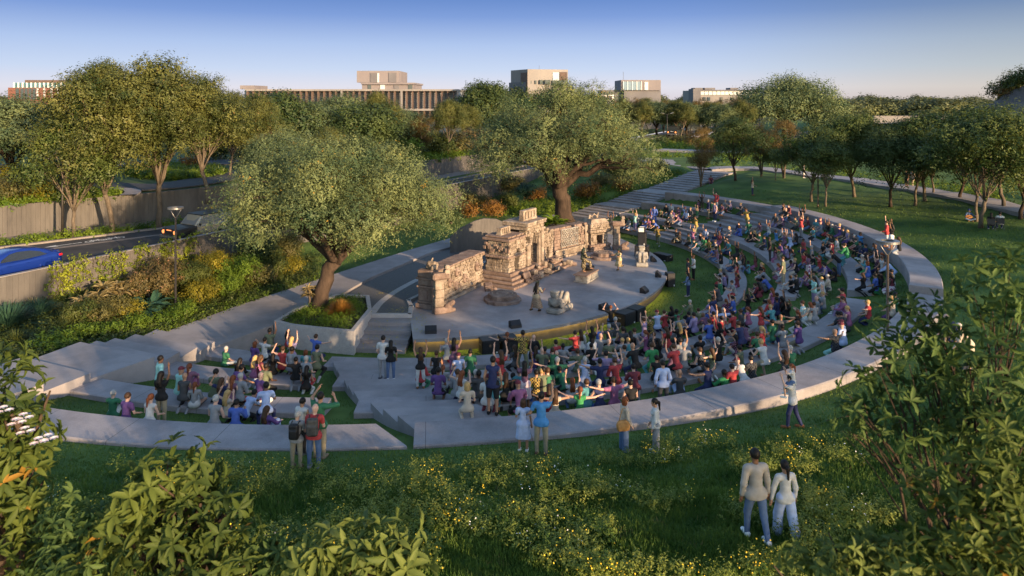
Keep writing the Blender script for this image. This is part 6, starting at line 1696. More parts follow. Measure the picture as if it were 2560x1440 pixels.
beds = [(195, 815, .8, .9, 'd', .1, 'feathery dark shrub next to the farthest grass ball'), (240, 815, .8, .9, 'o', .09, 'olive feathery shrub before the pale rosettes'), (285, 805, .75, .8, 'o', .09, 'brownish feathery shrub with pale plume'), (330, 800, .6, .7, 'y', .1, 'small gold shrub below the broad blue leaves'),
        (380, 760, 1.1, 1.3, 'r', .1, 'russet leaved shrub in front of the lit arch of vine'), (430, 740, 1.3, 1.5, 'r', .1, 'large dark russet shrub around the black lamp pole'), (490, 735, 1.1, 1.3, 'd', .11, 'dark green shrub right of the black lamp pole'), (540, 705, 1.1, 1.4, 'y', .11, 'golden shrub below the hanging crown of the planter tree'),
        (590, 715, 1.1, 1.2, 'g', .14, 'bright broadleaf shrub with glossy leaves in the sun'), (500, 765, .9, 1.0, 'y', .1, 'yellow-green feathery shrub by the path edge, lamp pole side'), (560, 740, .9, .9, 'g', .1, 'bright green shrub between gold shrub and path'), (640, 715, .9, .9, 'o', .1, 'olive shrub under the planter tree crown'),
        (690, 700, .9, .9, 'd', .1, 'dark green shrub at the path bend under the crown'), (735, 690, .8, .8, 'y', .1, 'golden shrub beside the planter trunk'), (650, 675, 1.2, 1.5, 'd', .12, 'tall dark shrub in the shade of the planter tree'), (720, 655, 1.2, 1.4, 'o', .12, 'shaded olive shrub behind the planter trunk'),
        (420, 815, .6, .55, 'g', .1, 'low bright shrub edging the broad path'), (340, 830, .6, .55, 'g', .1, 'low bright shrub above the first path step'), (280, 845, .55, .5, 'g', .11, 'low leafy shrub beside the second path step'), (215, 850, .6, .5, 'g', .12, 'low bright shrub beside the third path step'), (160, 875, .6, .5, 'g', .13, 'low leafy shrub beside the wide path landing'), (110, 895, .7, .5, 'g', .14, 'low shrub at the bottom of the dark grass balls'), (470, 800, .6, .6, 'g', .1, 'low bright shrub under the gold feathery shrub')]
for i, (px, py, R, H, m_, lf, lb) in enumerate(beds): bush(G(px, py), R * 1.2, H * 1.35, 200 + i, lf, m_, lb, group=GB)
tuft_ball(G(430, 800), .9, 31, 'g', 'green fountain grass leaning over the path edge', 700, .014, up=.7)
def bedc(X, Y, px, py):
    return ~paved(X, Y) & (seg_side(L1, X, Y) < -.2) & (seg_side(L1, X, Y) > -9.5) & (Y < 62)
cover('ground_cover', (-20, 800), (640, 930), None, 12000, .13, 'leafy ground cover filling the bed between wall and path', bedc, BUSHM['d'], hh=.45)
cover('ground_cover', (20, 800), (690, 900), None, 6000, .12, 'bright low ground cover along the edge of the path', lambda X, Y, px, py: bedc(X, Y, px, py) & (np.abs(seg_side(smooth_line([e_[1] for e_ in edges[::-1]] + pathL, 1), X, Y)) < 1.3), BUSHM['g'], hh=.32)
# planter and tree feet
tuft_ball((-9.3, 39.0, 1.1), 1.05, 40, 'b', 'round tuft of bronze fountain grass in the granite planter', 2600, .010, up=.95, arch=.25)
rosette((-11.3, 40.4, 1.1), .5, 41, 't', 'spiky yellow-leaved shrub beside the planter trunk', 18, 9, 1.0, .12, spread=.6)
pin2 = inset(pl_out, .35)
xs = rng.uniform(-12.3, -7.6, 900); ys = rng.uniform(36, 42.5, 900); ok = in_poly(xs, ys, pin2)
cl = np.stack([xs[ok], ys[ok], np.full(ok.sum(), 1.16), rng.uniform(.1, .25, ok.sum())], -1)
V, F = sprays(rng, cl, 2600, 6, .2, .07, .5, flat=.8, shell=.2, droop=-.3, up=.5); tag(npobj('planter_greens', V, F, BUSHM['g']), 'bright low greens filling the granite planter', 'ground cover', kind='stuff')
rosette((4.0, 67.2, .9), 1.5, 42, 'g', 'broad-leaved strelitzia with orange flowers at the largest tree foot', 16, 4, .3, .11, spread=.9)
for i, (px, py, R, H, m_, lf, lb) in enumerate(((1140, 470, 1.6, 1.8, 'd', .18, 'dark shrub between the big crowns, below the road wall'), (1190, 520, 1.5, 1.5, 'o', .16, 'olive shrub left of the orange grasses'), (1230, 540, 1.2, 1.2, 'b', .16, 'orange-brown grass clump above the humped wall'),
         (1310, 500, 1.4, 1.6, 's', .16, 'blue-green shrub behind the roof comb'), (1350, 500, 1.1, 1.1, 'b', .16, 'orange-brown grass beside the largest trunk'), (1470, 495, 1.5, 1.4, 'b', .18, 'brown grassy shrub on the bank right of the largest trunk'), (1500, 470, 1.5, 1.4, 'o', .18, 'olive shrub at the top of the bright bank'), (1560, 465, 1.3, 1.2, 'b', .18, 'bronze grassy shrub beside the far stairs'),
         (1640, 430, 1.4, 1.3, 'o', .18, 'round olive shrub beside the upper flight of the far steps'), (1105, 520, 1.6, 2.4, 'd', .16, 'dark tall shrub hidden beside the planter tree crown'), (1130, 560, 1.2, 1.2, 'd', .14, 'dark shrub next to the humped wall'), (1215, 625, .7, .9, 'g', .1, 'climbing green shrub between relief wall and temple'), (1062, 720, .5, .9, 'g', .1, 'slim green shrub behind the end pier of the relief wall'))):
    bush(G(px, py), R, H, 300 + i, lf, m_, lb, group='shrubs behind the ruins')
for i, (px, py, z, R, H, m_, lb) in enumerate(((20, 508, UZ, 1.6, 1.5, 'o', 'rounded golden-olive shrub on the upper wall at the picture edge'), (80, 503, UZ, 1.6, 1.4, 'y', 'golden arching shrub on the upper wall'), (130, 495, UZ, 1.4, 1.2, 'o', 'olive shrub third along the upper wall'), (40, 480, UZ, 1.8, 2.0, 'y', 'tall yellow feathery shrub by the upper road'), (185, 482, UZ, 1.0, .9, 'o', 'low olive shrub behind the street lamp post'), (480, 425, UZ, 1.2, 1.2, 'b', 'orange-tipped grass in the round bed'), (400, 428, UZ, 1.0, .9, 'o', 'brown shrub in the round bed'))):
    p = P(px, py, z); bush((p.x, p.y, z), R, H, 330 + i, .2, m_, lb, group='shrubs above the road wall')
rp = [(1650, 362), (1690, 360), (1720, 362), (1880, 385), (1960, 388), (2050, 388)]
for i, (px, py) in enumerate(rp):
    p = P(px, py, 3.6); bush((p.x, p.y, 3.6), 1.6, 1.1, 350 + i, .25, 'do'[i % 2], ['brown clump left end of the row beside the straight garden path', 'second rounded clump by the straight garden path', 'third rounded clump by the straight garden path', 'dark clump behind the bronze trees', 'olive clump beyond the tallest bronze tree', 'dark hedge clump beyond the path fork'][i], group='clumps beyond the garden')
for i in range(16):
    px = 560 + i * 57; p = P(px + rng.uniform(-15, 15), 0 + 400 - max(0, px - 900) * .05 + rng.uniform(-6, 22), UZ)
    if seg_side(L2s, np.array([p.x]), np.array([p.y]))[0] < 1.5: continue
    bush((p.x, p.y, UZ), rng.uniform(2.0, 3.2), rng.uniform(1.8, 3.0), 500 + i, .3, 'dogdor'[i % 6], 'understory shrub in the thicket above the road wall', group='thicket above the road wall')
for i, (px, py, R, H, m_, lb) in enumerate(((1150, 505, 1.8, 2.0, 'o', 'tall olive shrub under the sunny side of the planter tree crown'), (1265, 520, 1.4, 1.5, 'd', 'dark shrub just behind the humped wall top'), (1290, 480, 1.6, 1.8, 'o', 'olive shrub in the middle of the bed below the road'), (1390, 470, 1.5, 1.3, 'b', 'orange grass clump behind the largest trunk'), (1170, 545, 1.0, 1.2, 'b', 'orange grass clump close to the humped wall'), (1420, 450, 1.6, 1.5, 'd', 'dark shrub below the far stretch of road wall'), (1530, 440, 1.6, 1.5, 'd', 'dark shrub high on the bank'))):
    bush(G(px, py), R, H, 540 + i, .17, m_, lb, group='shrubs behind the ruins')
# climbers on the lower wall
VINEM = leaf_mat('vine_leaf', (.06, .11, .01), (.30, .33, .03), trans=.35, nscale=1.2)
def vine(px0, px1, seed, label):
    g = np.random.default_rng(seed); cl = []
    mb = MB(); root = None
    for s in range(7):
        p = px0 + (px1 - px0) * g.random()
        # a point of the wall foot under this pixel column
        t = (p - 1280) / FPX; best = min(L1s, key=lambda q: abs(q[0] - t * q[1]))
        i = L1s.index(best); a = Vector((*L1s[max(0, i - 1)], 0)); b = Vector((*L1s[min(len(L1s) - 1, i + 1)], 0)); d = (b - a).normalized(); n = Vector((d.y, -d.x, 0))
        q = Vector((*best, 0)) + n * .12; lam = (t * q.y - q.x) / (d.x - t * d.y); q = q + d * lam
        z = 1.2; pts = [Vector((q.x, q.y, z))]; k = 0
        while z < 3.45 + .2 * g.random() and k < 16:
            z += g.uniform(.12, .26); q = q + d * g.normal() * .16; pts.append(Vector((q.x, q.y, z))); k += 1
            if g.random() < .75: cl.append((q.x, q.y, z, g.uniform(.10, .24)))
        mb.tube(pts, .012, 4, cap=False)
        root = root or pts[0]
    r = empty('climbing_vine', root); tag(r, label, 'climber')
    s_ = mb.build('stem', BARK, r); s_.location = -Vector(root)
    cl = np.array(cl); cl[:, :3] -= np.array(root)
    V, F = sprays(g, cl, len(cl) * 7, 4, .2, .10, .85, flat=1.1, shell=.2, droop=.1, up=.1); npobj('leaves', V, F, VINEM, r)
vine(130, 215, 1, 'vine on the low wall nearest the blue car'); vine(230, 300, 2, 'vine climbing the wall above the pale rosettes'); vine(310, 415, 3, 'vine arching over the sunlit patch of wall'); vine(430, 480, 4, 'vine beside the black lamp pole on the wall')
# planting on the round building
for i in range(11):
    a = R_(160 + i * 8); R0 = 16.2; t = (160 + i * 8 - 140) / 160
    z = 12.0 + 3.4 * float(smooth01(np.array(t * 2.4)))
    bush((RC[0] + 1.5 + R0 * math.cos(a), RC[1] + R0 * math.sin(a), z), 1.6, 1.6, 400 + i, .3, 'd' if i != 1 else 'r', 'hanging roof shrub on the round building' if i != 1 else 'red flowering shrub low on the round building roof', group='roof shrubs of the round building' if i != 1 else None)

# ================================================================ foreground shrubs with big leaves
BIGL = {'a': leaf_mat('magnolia_leaf', (.016, .04, .011), (.11, .145, .03), (.30, .17, .03), .012, trans=.4, nscale=.8, spec=.2, rough=.6), 'b': leaf_mat('shade_leaf', (.02, .05, .016), (.095, .15, .042), trans=.38, nscale=.8, spec=.2, rough=.6),
        'c': leaf_mat('glossy_leaf', (.035, .07, .018), (.16, .2, .05), trans=.4, nscale=.8, spec=.2, rough=.6)}
def fpt(px, py, Y): return (wpt(px, Y), Y, wz(py, Y))
def fore(loc, targets, seed, leaf, mat, label, nwh=330, flowers=0, name='flowering_shrub', r0=.07, per=6, lf_w=.37):
    """shrub: branches to the given points (x,y,z about the foot, radius), whorls of big leaves at the twig ends"""
    g = np.random.default_rng(seed); r = empty(name, loc); tag(r, label, 'shrub'); mb = MB()
    fk = Vector((sum(t[0] for t in targets) / len(targets) * .6, sum(t[1] for t in targets) / len(targets) * .6, min(t[2] for t in targets) * .75 + .1))
    mb.tube(wiggle(bez((0, 0, -.4), (fk.x * .2, fk.y * .2, fk.z * .6), fk, 6), g, .03), [r0 * 1.5, r0 * 1.4, r0 * 1.35, r0 * 1.3, r0 * 1.25, r0 * 1.2, r0 * 1.1], 8)
    for t in targets:
        t = Vector(t[:3]) * .97; pts = wiggle(bez(fk - Vector((0, 0, .15)), fk.lerp(t, .5) + Vector((0, 0, .12)), t, 7), g, .05)
        mb.tube(pts, [r0 * (1 - .8 * k / 7) for k in range(8)], 7, cap=False)
        for s in range(4):
            b = pts[3 + s]; e_ = t + Vector(g.normal(size=3)) * .16; mb.tube([b, b.lerp(e_, .5) + Vector((0, 0, .06)), e_], [r0 * .35, r0 * .22, r0 * .1], 5, cap=False)
    mb.build('branch', BARK, r, smooth=True)
    C = np.array(targets); w_ = C[:, 3] ** 2; ci = g.choice(len(C), nwh, p=w_ / w_.sum())
    d = unit(g.normal(size=(nwh, 3)) + np.array([0, -.15, .2])); q = C[ci, :3] + d * (C[ci, 3] * (.35 + .65 * g.random(nwh)))[:, None]
    ax = unit(d + g.normal(size=(nwh, 3)) * .45 + np.array([0, 0, .25]))
    u = unit(np.cross(ax, g.normal(size=(nwh, 3)))); v = np.cross(ax, u)
    an = (np.arange(per) / per * 2 * np.pi)[None] + g.uniform(0, 6.28, nwh)[:, None] + g.normal(size=(nwh, per)) * .25
    rad = u[:, None] * np.cos(an)[..., None] + v[:, None] * np.sin(an)[..., None]
    tn = unit(rad + ax[:, None] * g.uniform(-.1, .55, (nwh, per))[..., None]); nr = unit(ax[:, None] - tn * (ax[:, None] * tn).sum(-1, keepdims=True) + g.normal(size=(nwh, per, 3)) * .15)
    m = nwh * per; L_ = leaf * g.uniform(.55, 1.15, m)
    V, F = scatter(LEAF6, np.repeat(q, per, 0), frames(nr.reshape(m, 3), tn.reshape(m, 3)), L_, L_ * lf_w)
    npobj('leaves', V, F, BIGL[mat], r)
    for fp_ in [(a + dx, b + dy, c) for a, b, c in flowers or () for dx, dy in ((0, 0), (15, 7), (-11, 13))]:
        c = np.array(fpt(fp_[0], fp_[1], fp_[2])) - np.array(loc); n = 7
        dd = unit(np.stack([np.cos(np.arange(n) * .9), np.sin(np.arange(n) * .9), np.full(n, .5)], -1)); V, F = scatter(LEAF6, np.tile(c, (n, 1)), frames(unit(np.array([0, 0, 1.]) - dd * .4), dd), np.full(n, .05), np.full(n, .042))
        npobj('blossom', V, F, PETAL, r)
    return r
PETAL = noise_mat('pale_pink_petal', [(.3, (.70, .45, .45)), (.6, (.85, .78, .76))], scale=12, rough=.6)
def fpt(px, py, Y): return (wpt(px, Y), Y, wz(py, Y))
KN = .62
def rel(loc, lst, k=1.0): return [(wpt(px, Y * k) - loc[0], Y * k - loc[1], wz(py, Y * k) - loc[2], R * k) for px, py, Y, R in lst]
l0 = (-5.9, 8.4, 4.9); fore(l0, rel(l0, [(40, 980, 8.2, .45), (-10, 1080, 8.0, .5), (70, 1090, 8.3, .42), (30, 1190, 8.0, .45), (90, 1240, 8.1, .4), (-20, 1300, 7.8, .5), (60, 1340, 7.8, .5), (110, 1400, 7.6, .45), (-30, 930, 8.3, .4)]), 1, .2, 'a', 'flowering shrub with yellowing leaves and pale blossoms at the picture edge', 190, [(40, 1050, 7.5), (62, 1072, 7.5), (96, 1098, 7.5), (58, 1038, 7.55), (8, 1020, 7.5), (120, 1090, 7.6)], r0=.11)
l0 = (-3.4, 7.6, 4.9); fore(l0, rel(l0, [(430, 1200, 7.6, .42), (500, 1180, 7.7, .35), (370, 1260, 7.5, .45), (560, 1260, 7.7, .35), (450, 1300, 7.4, .5), (330, 1330, 7.4, .4), (560, 1350, 7.4, .45), (420, 1400, 7.2, .5), (300, 1420, 7.2, .45), (620, 1430, 7.2, .4), (480, 1440, 7.1, .45)]), 2, .19, 'a', 'sunlit broad-leaved shrub in the bottom corner below the four men', 230, 0, 'broadleaf_shrub')
l0 = (-1.4, 7.2, 4.9); fore(l0, rel(l0, [(940, 1350, 7.2, .35), (880, 1400, 7.0, .4), (1000, 1410, 7.0, .35), (800, 1420, 7.0, .35), (930, 1450, 6.9, .45)]), 3, .2, 'c', 'dark broad-leaved shrub at the bottom centre of the slope', 120, 0, 'broadleaf_shrub', per=5)
l0 = (-4.6, 7.4, 4.9); fore(l0, rel(l0, [(180, 1330, 7.6, .4), (220, 1420, 7.3, .45), (140, 1440, 7.2, .4), (690, 1400, 7.4, .35), (720, 1440, 7.2, .35)]), 4, .15, 'b', 'shaded low shrub between the two sunlit corner shrubs', 200, 0, 'broadleaf_shrub')
l0 = (4.1, 5.95, 4.9)
fore(l0, rel(l0, [(2150, 960, 10.2, .35), (2120, 1040, 10.2, .3), (2200, 830, 10.2, .35), (2290, 790, 10.2, .4), (2480, 720, 9.6, .55), (2540, 800, 9.5, .6), (2420, 870, 9.8, .5), (2330, 880, 10, .5), (2250, 900, 10.2, .45), (2480, 960, 9.6, .6), (2360, 1000, 9.8, .55), (2250, 1010, 10.0, .5), (2560, 1060, 9.2, .6), (2180, 1060, 10.2, .4), (2440, 1100, 9.5, .55), (2300, 1130, 9.7, .5), (2550, 700, 9.6, .5), (2390, 800, 9.9, .4)], KN), 5, .125, 'b', 'large shaded tree-like shrub with palm-shaped leaves by the back row', 350, 0, 'broadleaf_tree', r0=.022)
l0 = (3.5, 5.1, 4.9)
fore(l0, rel(l0, [(2520, 1150, 8.2, .5), (2440, 1210, 8.2, .45), (2560, 1260, 8.0, .5), (2340, 1250, 8.4, .35), (2480, 1320, 8.0, .5), (2550, 1400, 7.8, .5), (2400, 1360, 8.0, .45), (2300, 1400, 8.0, .4), (2440, 1440, 7.7, .5)], KN), 6, .105, 'a', 'sunlit yellow-green shrub in the bottom corner beside the walking couple', 330, 0, 'broadleaf_shrub', r0=.045)
l0 = (2.5, 5.2, 4.9); fore(l0, rel(l0, [(2140, 1360, 8.4, .3), (2190, 1400, 8.2, .35), (2080, 1420, 8.2, .35), (2240, 1440, 8.0, .4), (1990, 1430, 8.3, .3), (2140, 1450, 8.0, .4)], KN), 7, .10, 'c', 'low leafy shrub before the feet of the walking couple', 170, 0, 'broadleaf_shrub', r0=.045, per=5)
rosette((wpt(1790, 9.5), 9.5, gz(wpt(1790, 9.5), 9.5) - .05), .9, 60, 'g', 'upright broad-leaved young plant at the bottom of the slope', 12, 2, .35, .10, spread=.2)
# a row of shade trees behind the photographer, out of the picture: they throw the shade that lies over the bowl
sh = [(5.5, -3.5, 9.6), (12, -1.5, 10.4), (18.5, 2.5, 10.2), (23, 5.5, 10.4), (27.5, 9, 9.9), (32, 12.5, 9.8), (37, 15, 9.6), (42, 19, 9.8), (48, 22.5, 10.2), (54, 27, 10.6), (61, 32, 10.8), (68, 39, 10.6), (15.5, 3.2, 9.4)]
for i, (x, y, zt) in enumerate(sh):
    k = 'shadeB' if i < 3 else ['shadeA', 'shadeA', 'groveA'][i % 3]; wd2, cd2 = PROTO[k]; z0 = gz(x, y)
    co = np.empty(len(cd2.vertices) * 3, dtype=np.float32); cd2.vertices.foreach_get('co', co); s = (zt - z0) / float(np.percentile(co.reshape(-1, 3)[:, 2], 99))
    r = empty('shade_tree', (x, y, z0), i * 1.3); r.scale = (s * 1.05, s * 1.05, s); tag(r, 'leafy shade tree on the slope behind the photographer', 'tree', 'shade trees behind the photographer')
    for nn, me in (('trunk', wd2), ('crown', cd2)): link(bpy.data.objects.new(nn, me), r)
# ================================================================ people
def V3(*a): return np.array(a, float)
SEG = dict(shin=.42, thigh=.43, torso=.45, ua=.28, fa=.25)
def skeleton(pelvis, lean=(0, .05, 1), tw=0.0, hL=None, hR=None, kL=None, kR=None, aL=((-.25, 0, -1), (0, .2, -1)), aR=((.25, 0, -1), (0, .2, -1)), look=(0, 1, -.05), fL=(0, 1, 0), fR=(0, 1, 0), sw=.185):
    """joints of a figure facing +Y; limbs given as directions. hL/hR thigh directions, kL/kR shin directions"""
    J = {}; u = V3(*lean); u /= np.linalg.norm(u); P0 = V3(*pelvis); c, s = math.cos(tw), math.sin(tw)
    J['pel'] = P0; J['chest'] = P0 + u * SEG['torso']; J['neck'] = J['chest'] + u * .05; lk = V3(*look); lk /= np.linalg.norm(lk)
    J['head'] = J['neck'] + u * .07 + V3(0, 0, .09) + lk * .025; J['look'] = lk; J['up'] = u
    for sd__, n, hd, kd, ar, ft in ((-1, 'L', hL or (-.05, .0, -1), kL or (0, 0, -1), aL, fL), (1, 'R', hR or (.05, .0, -1), kR or (0, 0, -1), aR, fR)):
        d = lambda v: V3(*v) / np.linalg.norm(v)
        J['hip' + n] = P0 + V3(sd__ * .095, 0, -.03); J['kn' + n] = J['hip' + n] + d(hd) * SEG['thigh']; J['an' + n] = J['kn' + n] + d(kd) * SEG['shin']; J['to' + n] = J['an' + n] + d(ft) * .16 + V3(0, 0, -.035); J['ft' + n] = d(ft)
        sh = J['chest'] + V3(sd__ * sw * c, sd__ * sw * s, -.02); J['sh' + n] = sh; J['el' + n] = sh + d(ar[0]) * SEG['ua']; J['wr' + n] = J['el' + n] + d(ar[1]) * SEG['fa']; J['hd' + n] = d(ar[1] if len(ar) < 3 else ar[2])
    return J
def head_frame(J):
    f = J['look']; r = np.cross(f, V3(0, 0, 1)); r /= np.linalg.norm(r) + 1e-9; return f, r, np.cross(r, f)
def body_prims(J, fem):
    p = []; S = .92 if fem else 1.0
    f, r, u = head_frame(J); h = J['head']
    p += [('c', J['hipL'], J['hipR'], .105, .105), ('c', J['pel'], J['pel'] + (J['chest'] - J['pel']) * .45, .115, .10 * S), ('c', J['pel'] + (J['chest'] - J['pel']) * .45, J['chest'] - J['up'] * .06, .10 * S, .118 * S),
          ('c', J['shL'] + (J['shR'] - J['shL']) * .18, J['shR'] + (J['shL'] - J['shR']) * .18, .075 * S, .075 * S), ('c', J['chest'], J['neck'] + J['up'] * .06, .06, .05), ('c', J['neck'] + J['up'] * .05, h - u * .03, .05, .055)]
    p += [('e', h + u * .02 - f * .012, (.082, .100, .108), np.stack([r, f, u], 1)), ('c', h - u * .05 + f * .02, h - u * .085 + f * .045, .06, .042), ('c', h + f * .088 - u * .005, h + f * .105 - u * .03, .012, .016, .012),
          ('c', h + r * .08 - u * .01, h + r * .088 + u * .015, .016, .016, .01), ('c', h - r * .08 - u * .01, h - r * .088 + u * .015, .016, .016, .01)]
    for n in 'LR':
        p += [('c', J['sh' + n], J['el' + n], .052 * S, .040 * S), ('c', J['el' + n], J['wr' + n], .040 * S, .027 * S), ('c', J['wr' + n], J['wr' + n] + J['hd' + n] * .075, .030, .036, .015),
              ('c', J['hip' + n], J['kn' + n], .088, .058), ('c', J['kn' + n], J['an' + n], .056, .038), ('c', J['an' + n] - J['ft' + n] * .03, J['to' + n], .042, .032)]
    return p
def fingers(J):
    """four bent fingers and a thumb for each hand, rooted inside the palm"""
    mb = MB()
    for n in 'LR':
        d = J['hd' + n]; s = np.cross(d, V3(0, .3, 1)); s /= np.linalg.norm(s) + 1e-9; q = np.cross(s, d); b = J['wr' + n] + d * .085
        sg = -1 if n == 'L' else 1
        for i, (o, l) in enumerate(((-.027, .062), (-.009, .072), (.009, .068), (.027, .052))):
            a = b + s * o; m = a + d * l * .55 + q * .004; e_ = m + d * l * .4 - q * .018
            mb.tube([a - d * .03, m, e_], [.010, .009, .007], 5)
        a = J['wr' + n] + d * .03 + s * sg * -.028; mb.tube([a, a + d * .03 - s * sg * .028, a + d * .062 - s * sg * .034 - q * .01], [.013, .011, .008], 5)
    return np.array([tuple(v) for v in mb.v]), mb.f
def torso_cloth(J, fem, sleeve, t=.014, hem=.11, flare=0.0):
    S = .92 if fem else 1.0; up = J['up']; lo = J['pel'] - up * hem
    p = [('c', J['pel'] + up * .02, lo, .122 + t, .120 + t + flare), ('c', J['hipL'] - up * hem * .2, J['hipR'] - up * hem * .2, .113 + t, .113 + t), ('c', J['hipL'] * .7 + J['pel'] * .3, J['hipR'] * .7 + J['pel'] * .3, .11 + t, .11 + t), ('c', J['pel'], J['pel'] + (J['chest'] - J['pel']) * .45, .115 + t, .105 * S + t), ('c', J['pel'] + (J['chest'] - J['pel']) * .45, J['chest'] - up * .06, .105 * S + t, .12 * S + t),
         ('c', J['shL'] + (J['shR'] - J['shL']) * .12, J['shR'] + (J['shL'] - J['shR']) * .12, .075 * S + t * .8, .075 * S + t * .8)]
    if fem: p += [('e', J['chest'] - up * .13 + V3(sx_ * .075, .095, 0), (.062, .06, .062)) for sx_ in (-1, 1)]
    for n in 'LR':
        if sleeve > 0: p.append(('c', J['sh' + n], J['sh' + n] + (J['el' + n] - J['sh' + n]) * min(1, sleeve), .055 * S + t * 1.1, .050 * S + t))
        if sleeve > 1: p.append(('c', J['el' + n], J['el' + n] + (J['wr' + n] - J['el' + n]) * .92, .046 * S + t, .034 * S + t * .9))
    p.append(('-', J['neck'] + up * .028, up)); p.append(('-', lo + up * -.02, -up))
    return p
def leg_cloth(J, length, t=.005, wide=0.0):
    p = [('c', J['hipL'], J['hipR'], .103 + t, .103 + t), ('c', J['pel'], J['pel'] + J['up'] * .05, .108 + t, .106 + t)]
    for n in 'LR':
        p.append(('c', J['hip' + n], J['hip' + n] + (J['kn' + n] - J['hip' + n]) * min(1, length), .094 + t, .064 + t + wide * .5))
        if length > 1: p.append(('c', J['kn' + n], J['kn' + n] + (J['an' + n] - J['kn' + n]) * min(.97, length - 1), .062 + t + wide * .5, .046 + t + wide))
    return p
def skirt(J, ln, flare, t=.02):
    a = (J['hipL'] + J['hipR']) / 2; k = (J['knL'] + J['knR']) / 2; d = (k - a); d = d / np.linalg.norm(d); L_ = ln; n = 5; p = []
    p.append(('c', J['pel'] + J['up'] * .06, a, .11 + t, .14 + t)); p.append(('c', J['hipL'], J['hipR'], .115 + t, .115 + t))
    for sx_ in (-1, 1):
        e_ = a + d * L_ + V3(sx_ * (.06 + flare * .7), 0, 0); p.append(('c', a + V3(sx_ * .06, 0, 0), e_, .12 + t, .11 + t + flare * .6))
    p.append(('c', a, a + d * L_, .12 + t, .12 + flare * .6))
    p.append(('-', a + d * L_, d)); return p
def shoe(J, t=.012, only='LR'):
    p = []
    for n in only: p.append(('c', J['an' + n] - J['ft' + n] * .035 + V3(0, 0, -.01), J['to' + n] + J['ft' + n] * .02, .044 + t, .034 + t))
    return p
def hair_prims(J, style):
    f, r, u = head_frame(J); h = J['head']; M = np.stack([r, f, u], 1)
    cut = ('-', h + f * .048, (f * .75 - u * .66)); cut2 = ('-', h - u * .055, -u)
    if style == 'short': return [('e', h + u * .032 - f * .018, (.092, .108, .108), M), cut, cut2]
    if style == 'cap': return [('e', h + u * .035 - f * .01, (.096, .112, .105), M), ('-', h + u * .03, -u), ('e', h + u * .045 + f * .12, (.07, .06, .014), M)]
    b = h - f * .065; dn = -J['up'] * .6 - V3(0, 0, .4); dn /= np.linalg.norm(dn); bk = -f * V3(1, 1, 0)
    if style == 'long':
        e_ = b + dn * .34 + bk * .05
        return [('e', h + u * .028 - f * .018, (.098, .112, .112), M), cut, ('c', b + u * .02, b + dn * .2 + bk * .06, .085, .085), ('c', b + dn * .18 + bk * .06, e_ + r * .05, .085, .06), ('c', b + dn * .18 + bk * .06, e_ - r * .05, .085, .06)]
    if style == 'pony':
        k = b + u * .03 - f * .03
        return [('e', h + u * .03 - f * .016, (.094, .109, .109), M), cut, cut2, ('c', k, k - f * .05 + dn * .03, .035, .045), ('c', k - f * .05 + dn * .03, k + dn * .27 - f * .07, .045, .022)]
    if style == 'bob': return [('e', h + u * .03 - f * .018, (.1, .112, .112), M), cut, ('c', h - f * .03 - u * .02 + r * .05, h - f * .03 - u * .1 + r * .055, .055, .05), ('c', h - f * .03 - u * .02 - r * .05, h - f * .03 - u * .1 - r * .055, .055, .05), ('c', b, b - u * .1, .065, .06)]
    return None
UPL, UPR = ((-.35, .15, 1), (.15, .1, 1)), ((.35, .15, 1), (-.15, .1, 1))
DNL, DNR = ((-.28, -.05, -1), (.1, .45, -1)), ((.28, -.05, -1), (-.1, .45, -1))
FWL, FWR = ((-.25, .55, -.9), (.35, .9, .25)), ((.25, .55, -.9), (-.35, .9, .25))
SPL, SPR = ((-1, .2, .05), (-.9, .45, .2)), ((1, .2, .05), (.9, .45, .2))
CLL, CLR = ((-.3, .5, -.85), (.45, .75, .55)), ((.3, .5, -.85), (-.45, .75, .55))
LAPL, LAPR = ((-.22, .25, -1), (.2, .9, -.35)), ((.22, .25, -1), (-.2, .9, -.35))
def kneel(h, **k): return skeleton((0, 0, h), hL=(-.18, .75, -.45), hR=(.18, .75, -.45), kL=(.05, -.85, -.42), kR=(-.05, -.85, -.42), fL=(0, -.7, -.5), fR=(0, -.7, -.5), **k)
def sit(h, **k): return skeleton((0, 0, h), hL=(-.55, .9, .12), hR=(.55, .9, .12), kL=(.75, -.05, -.28), kR=(-.75, .05, -.28), fL=(.4, .8, 0), fR=(-.4, .8, 0), **k)
def kneesup(h, **k): return skeleton((0, 0, h), hL=(-.2, .8, .75), hR=(.2, .8, .75), kL=(.03, .35, -1), kR=(-.03, .35, -1), **k)
def stand(**k):
    k.setdefault('hL', (-.07, .02, -1)); k.setdefault('hR', (.07, -.02, -1)); return skeleton((0, 0, .95), **k)
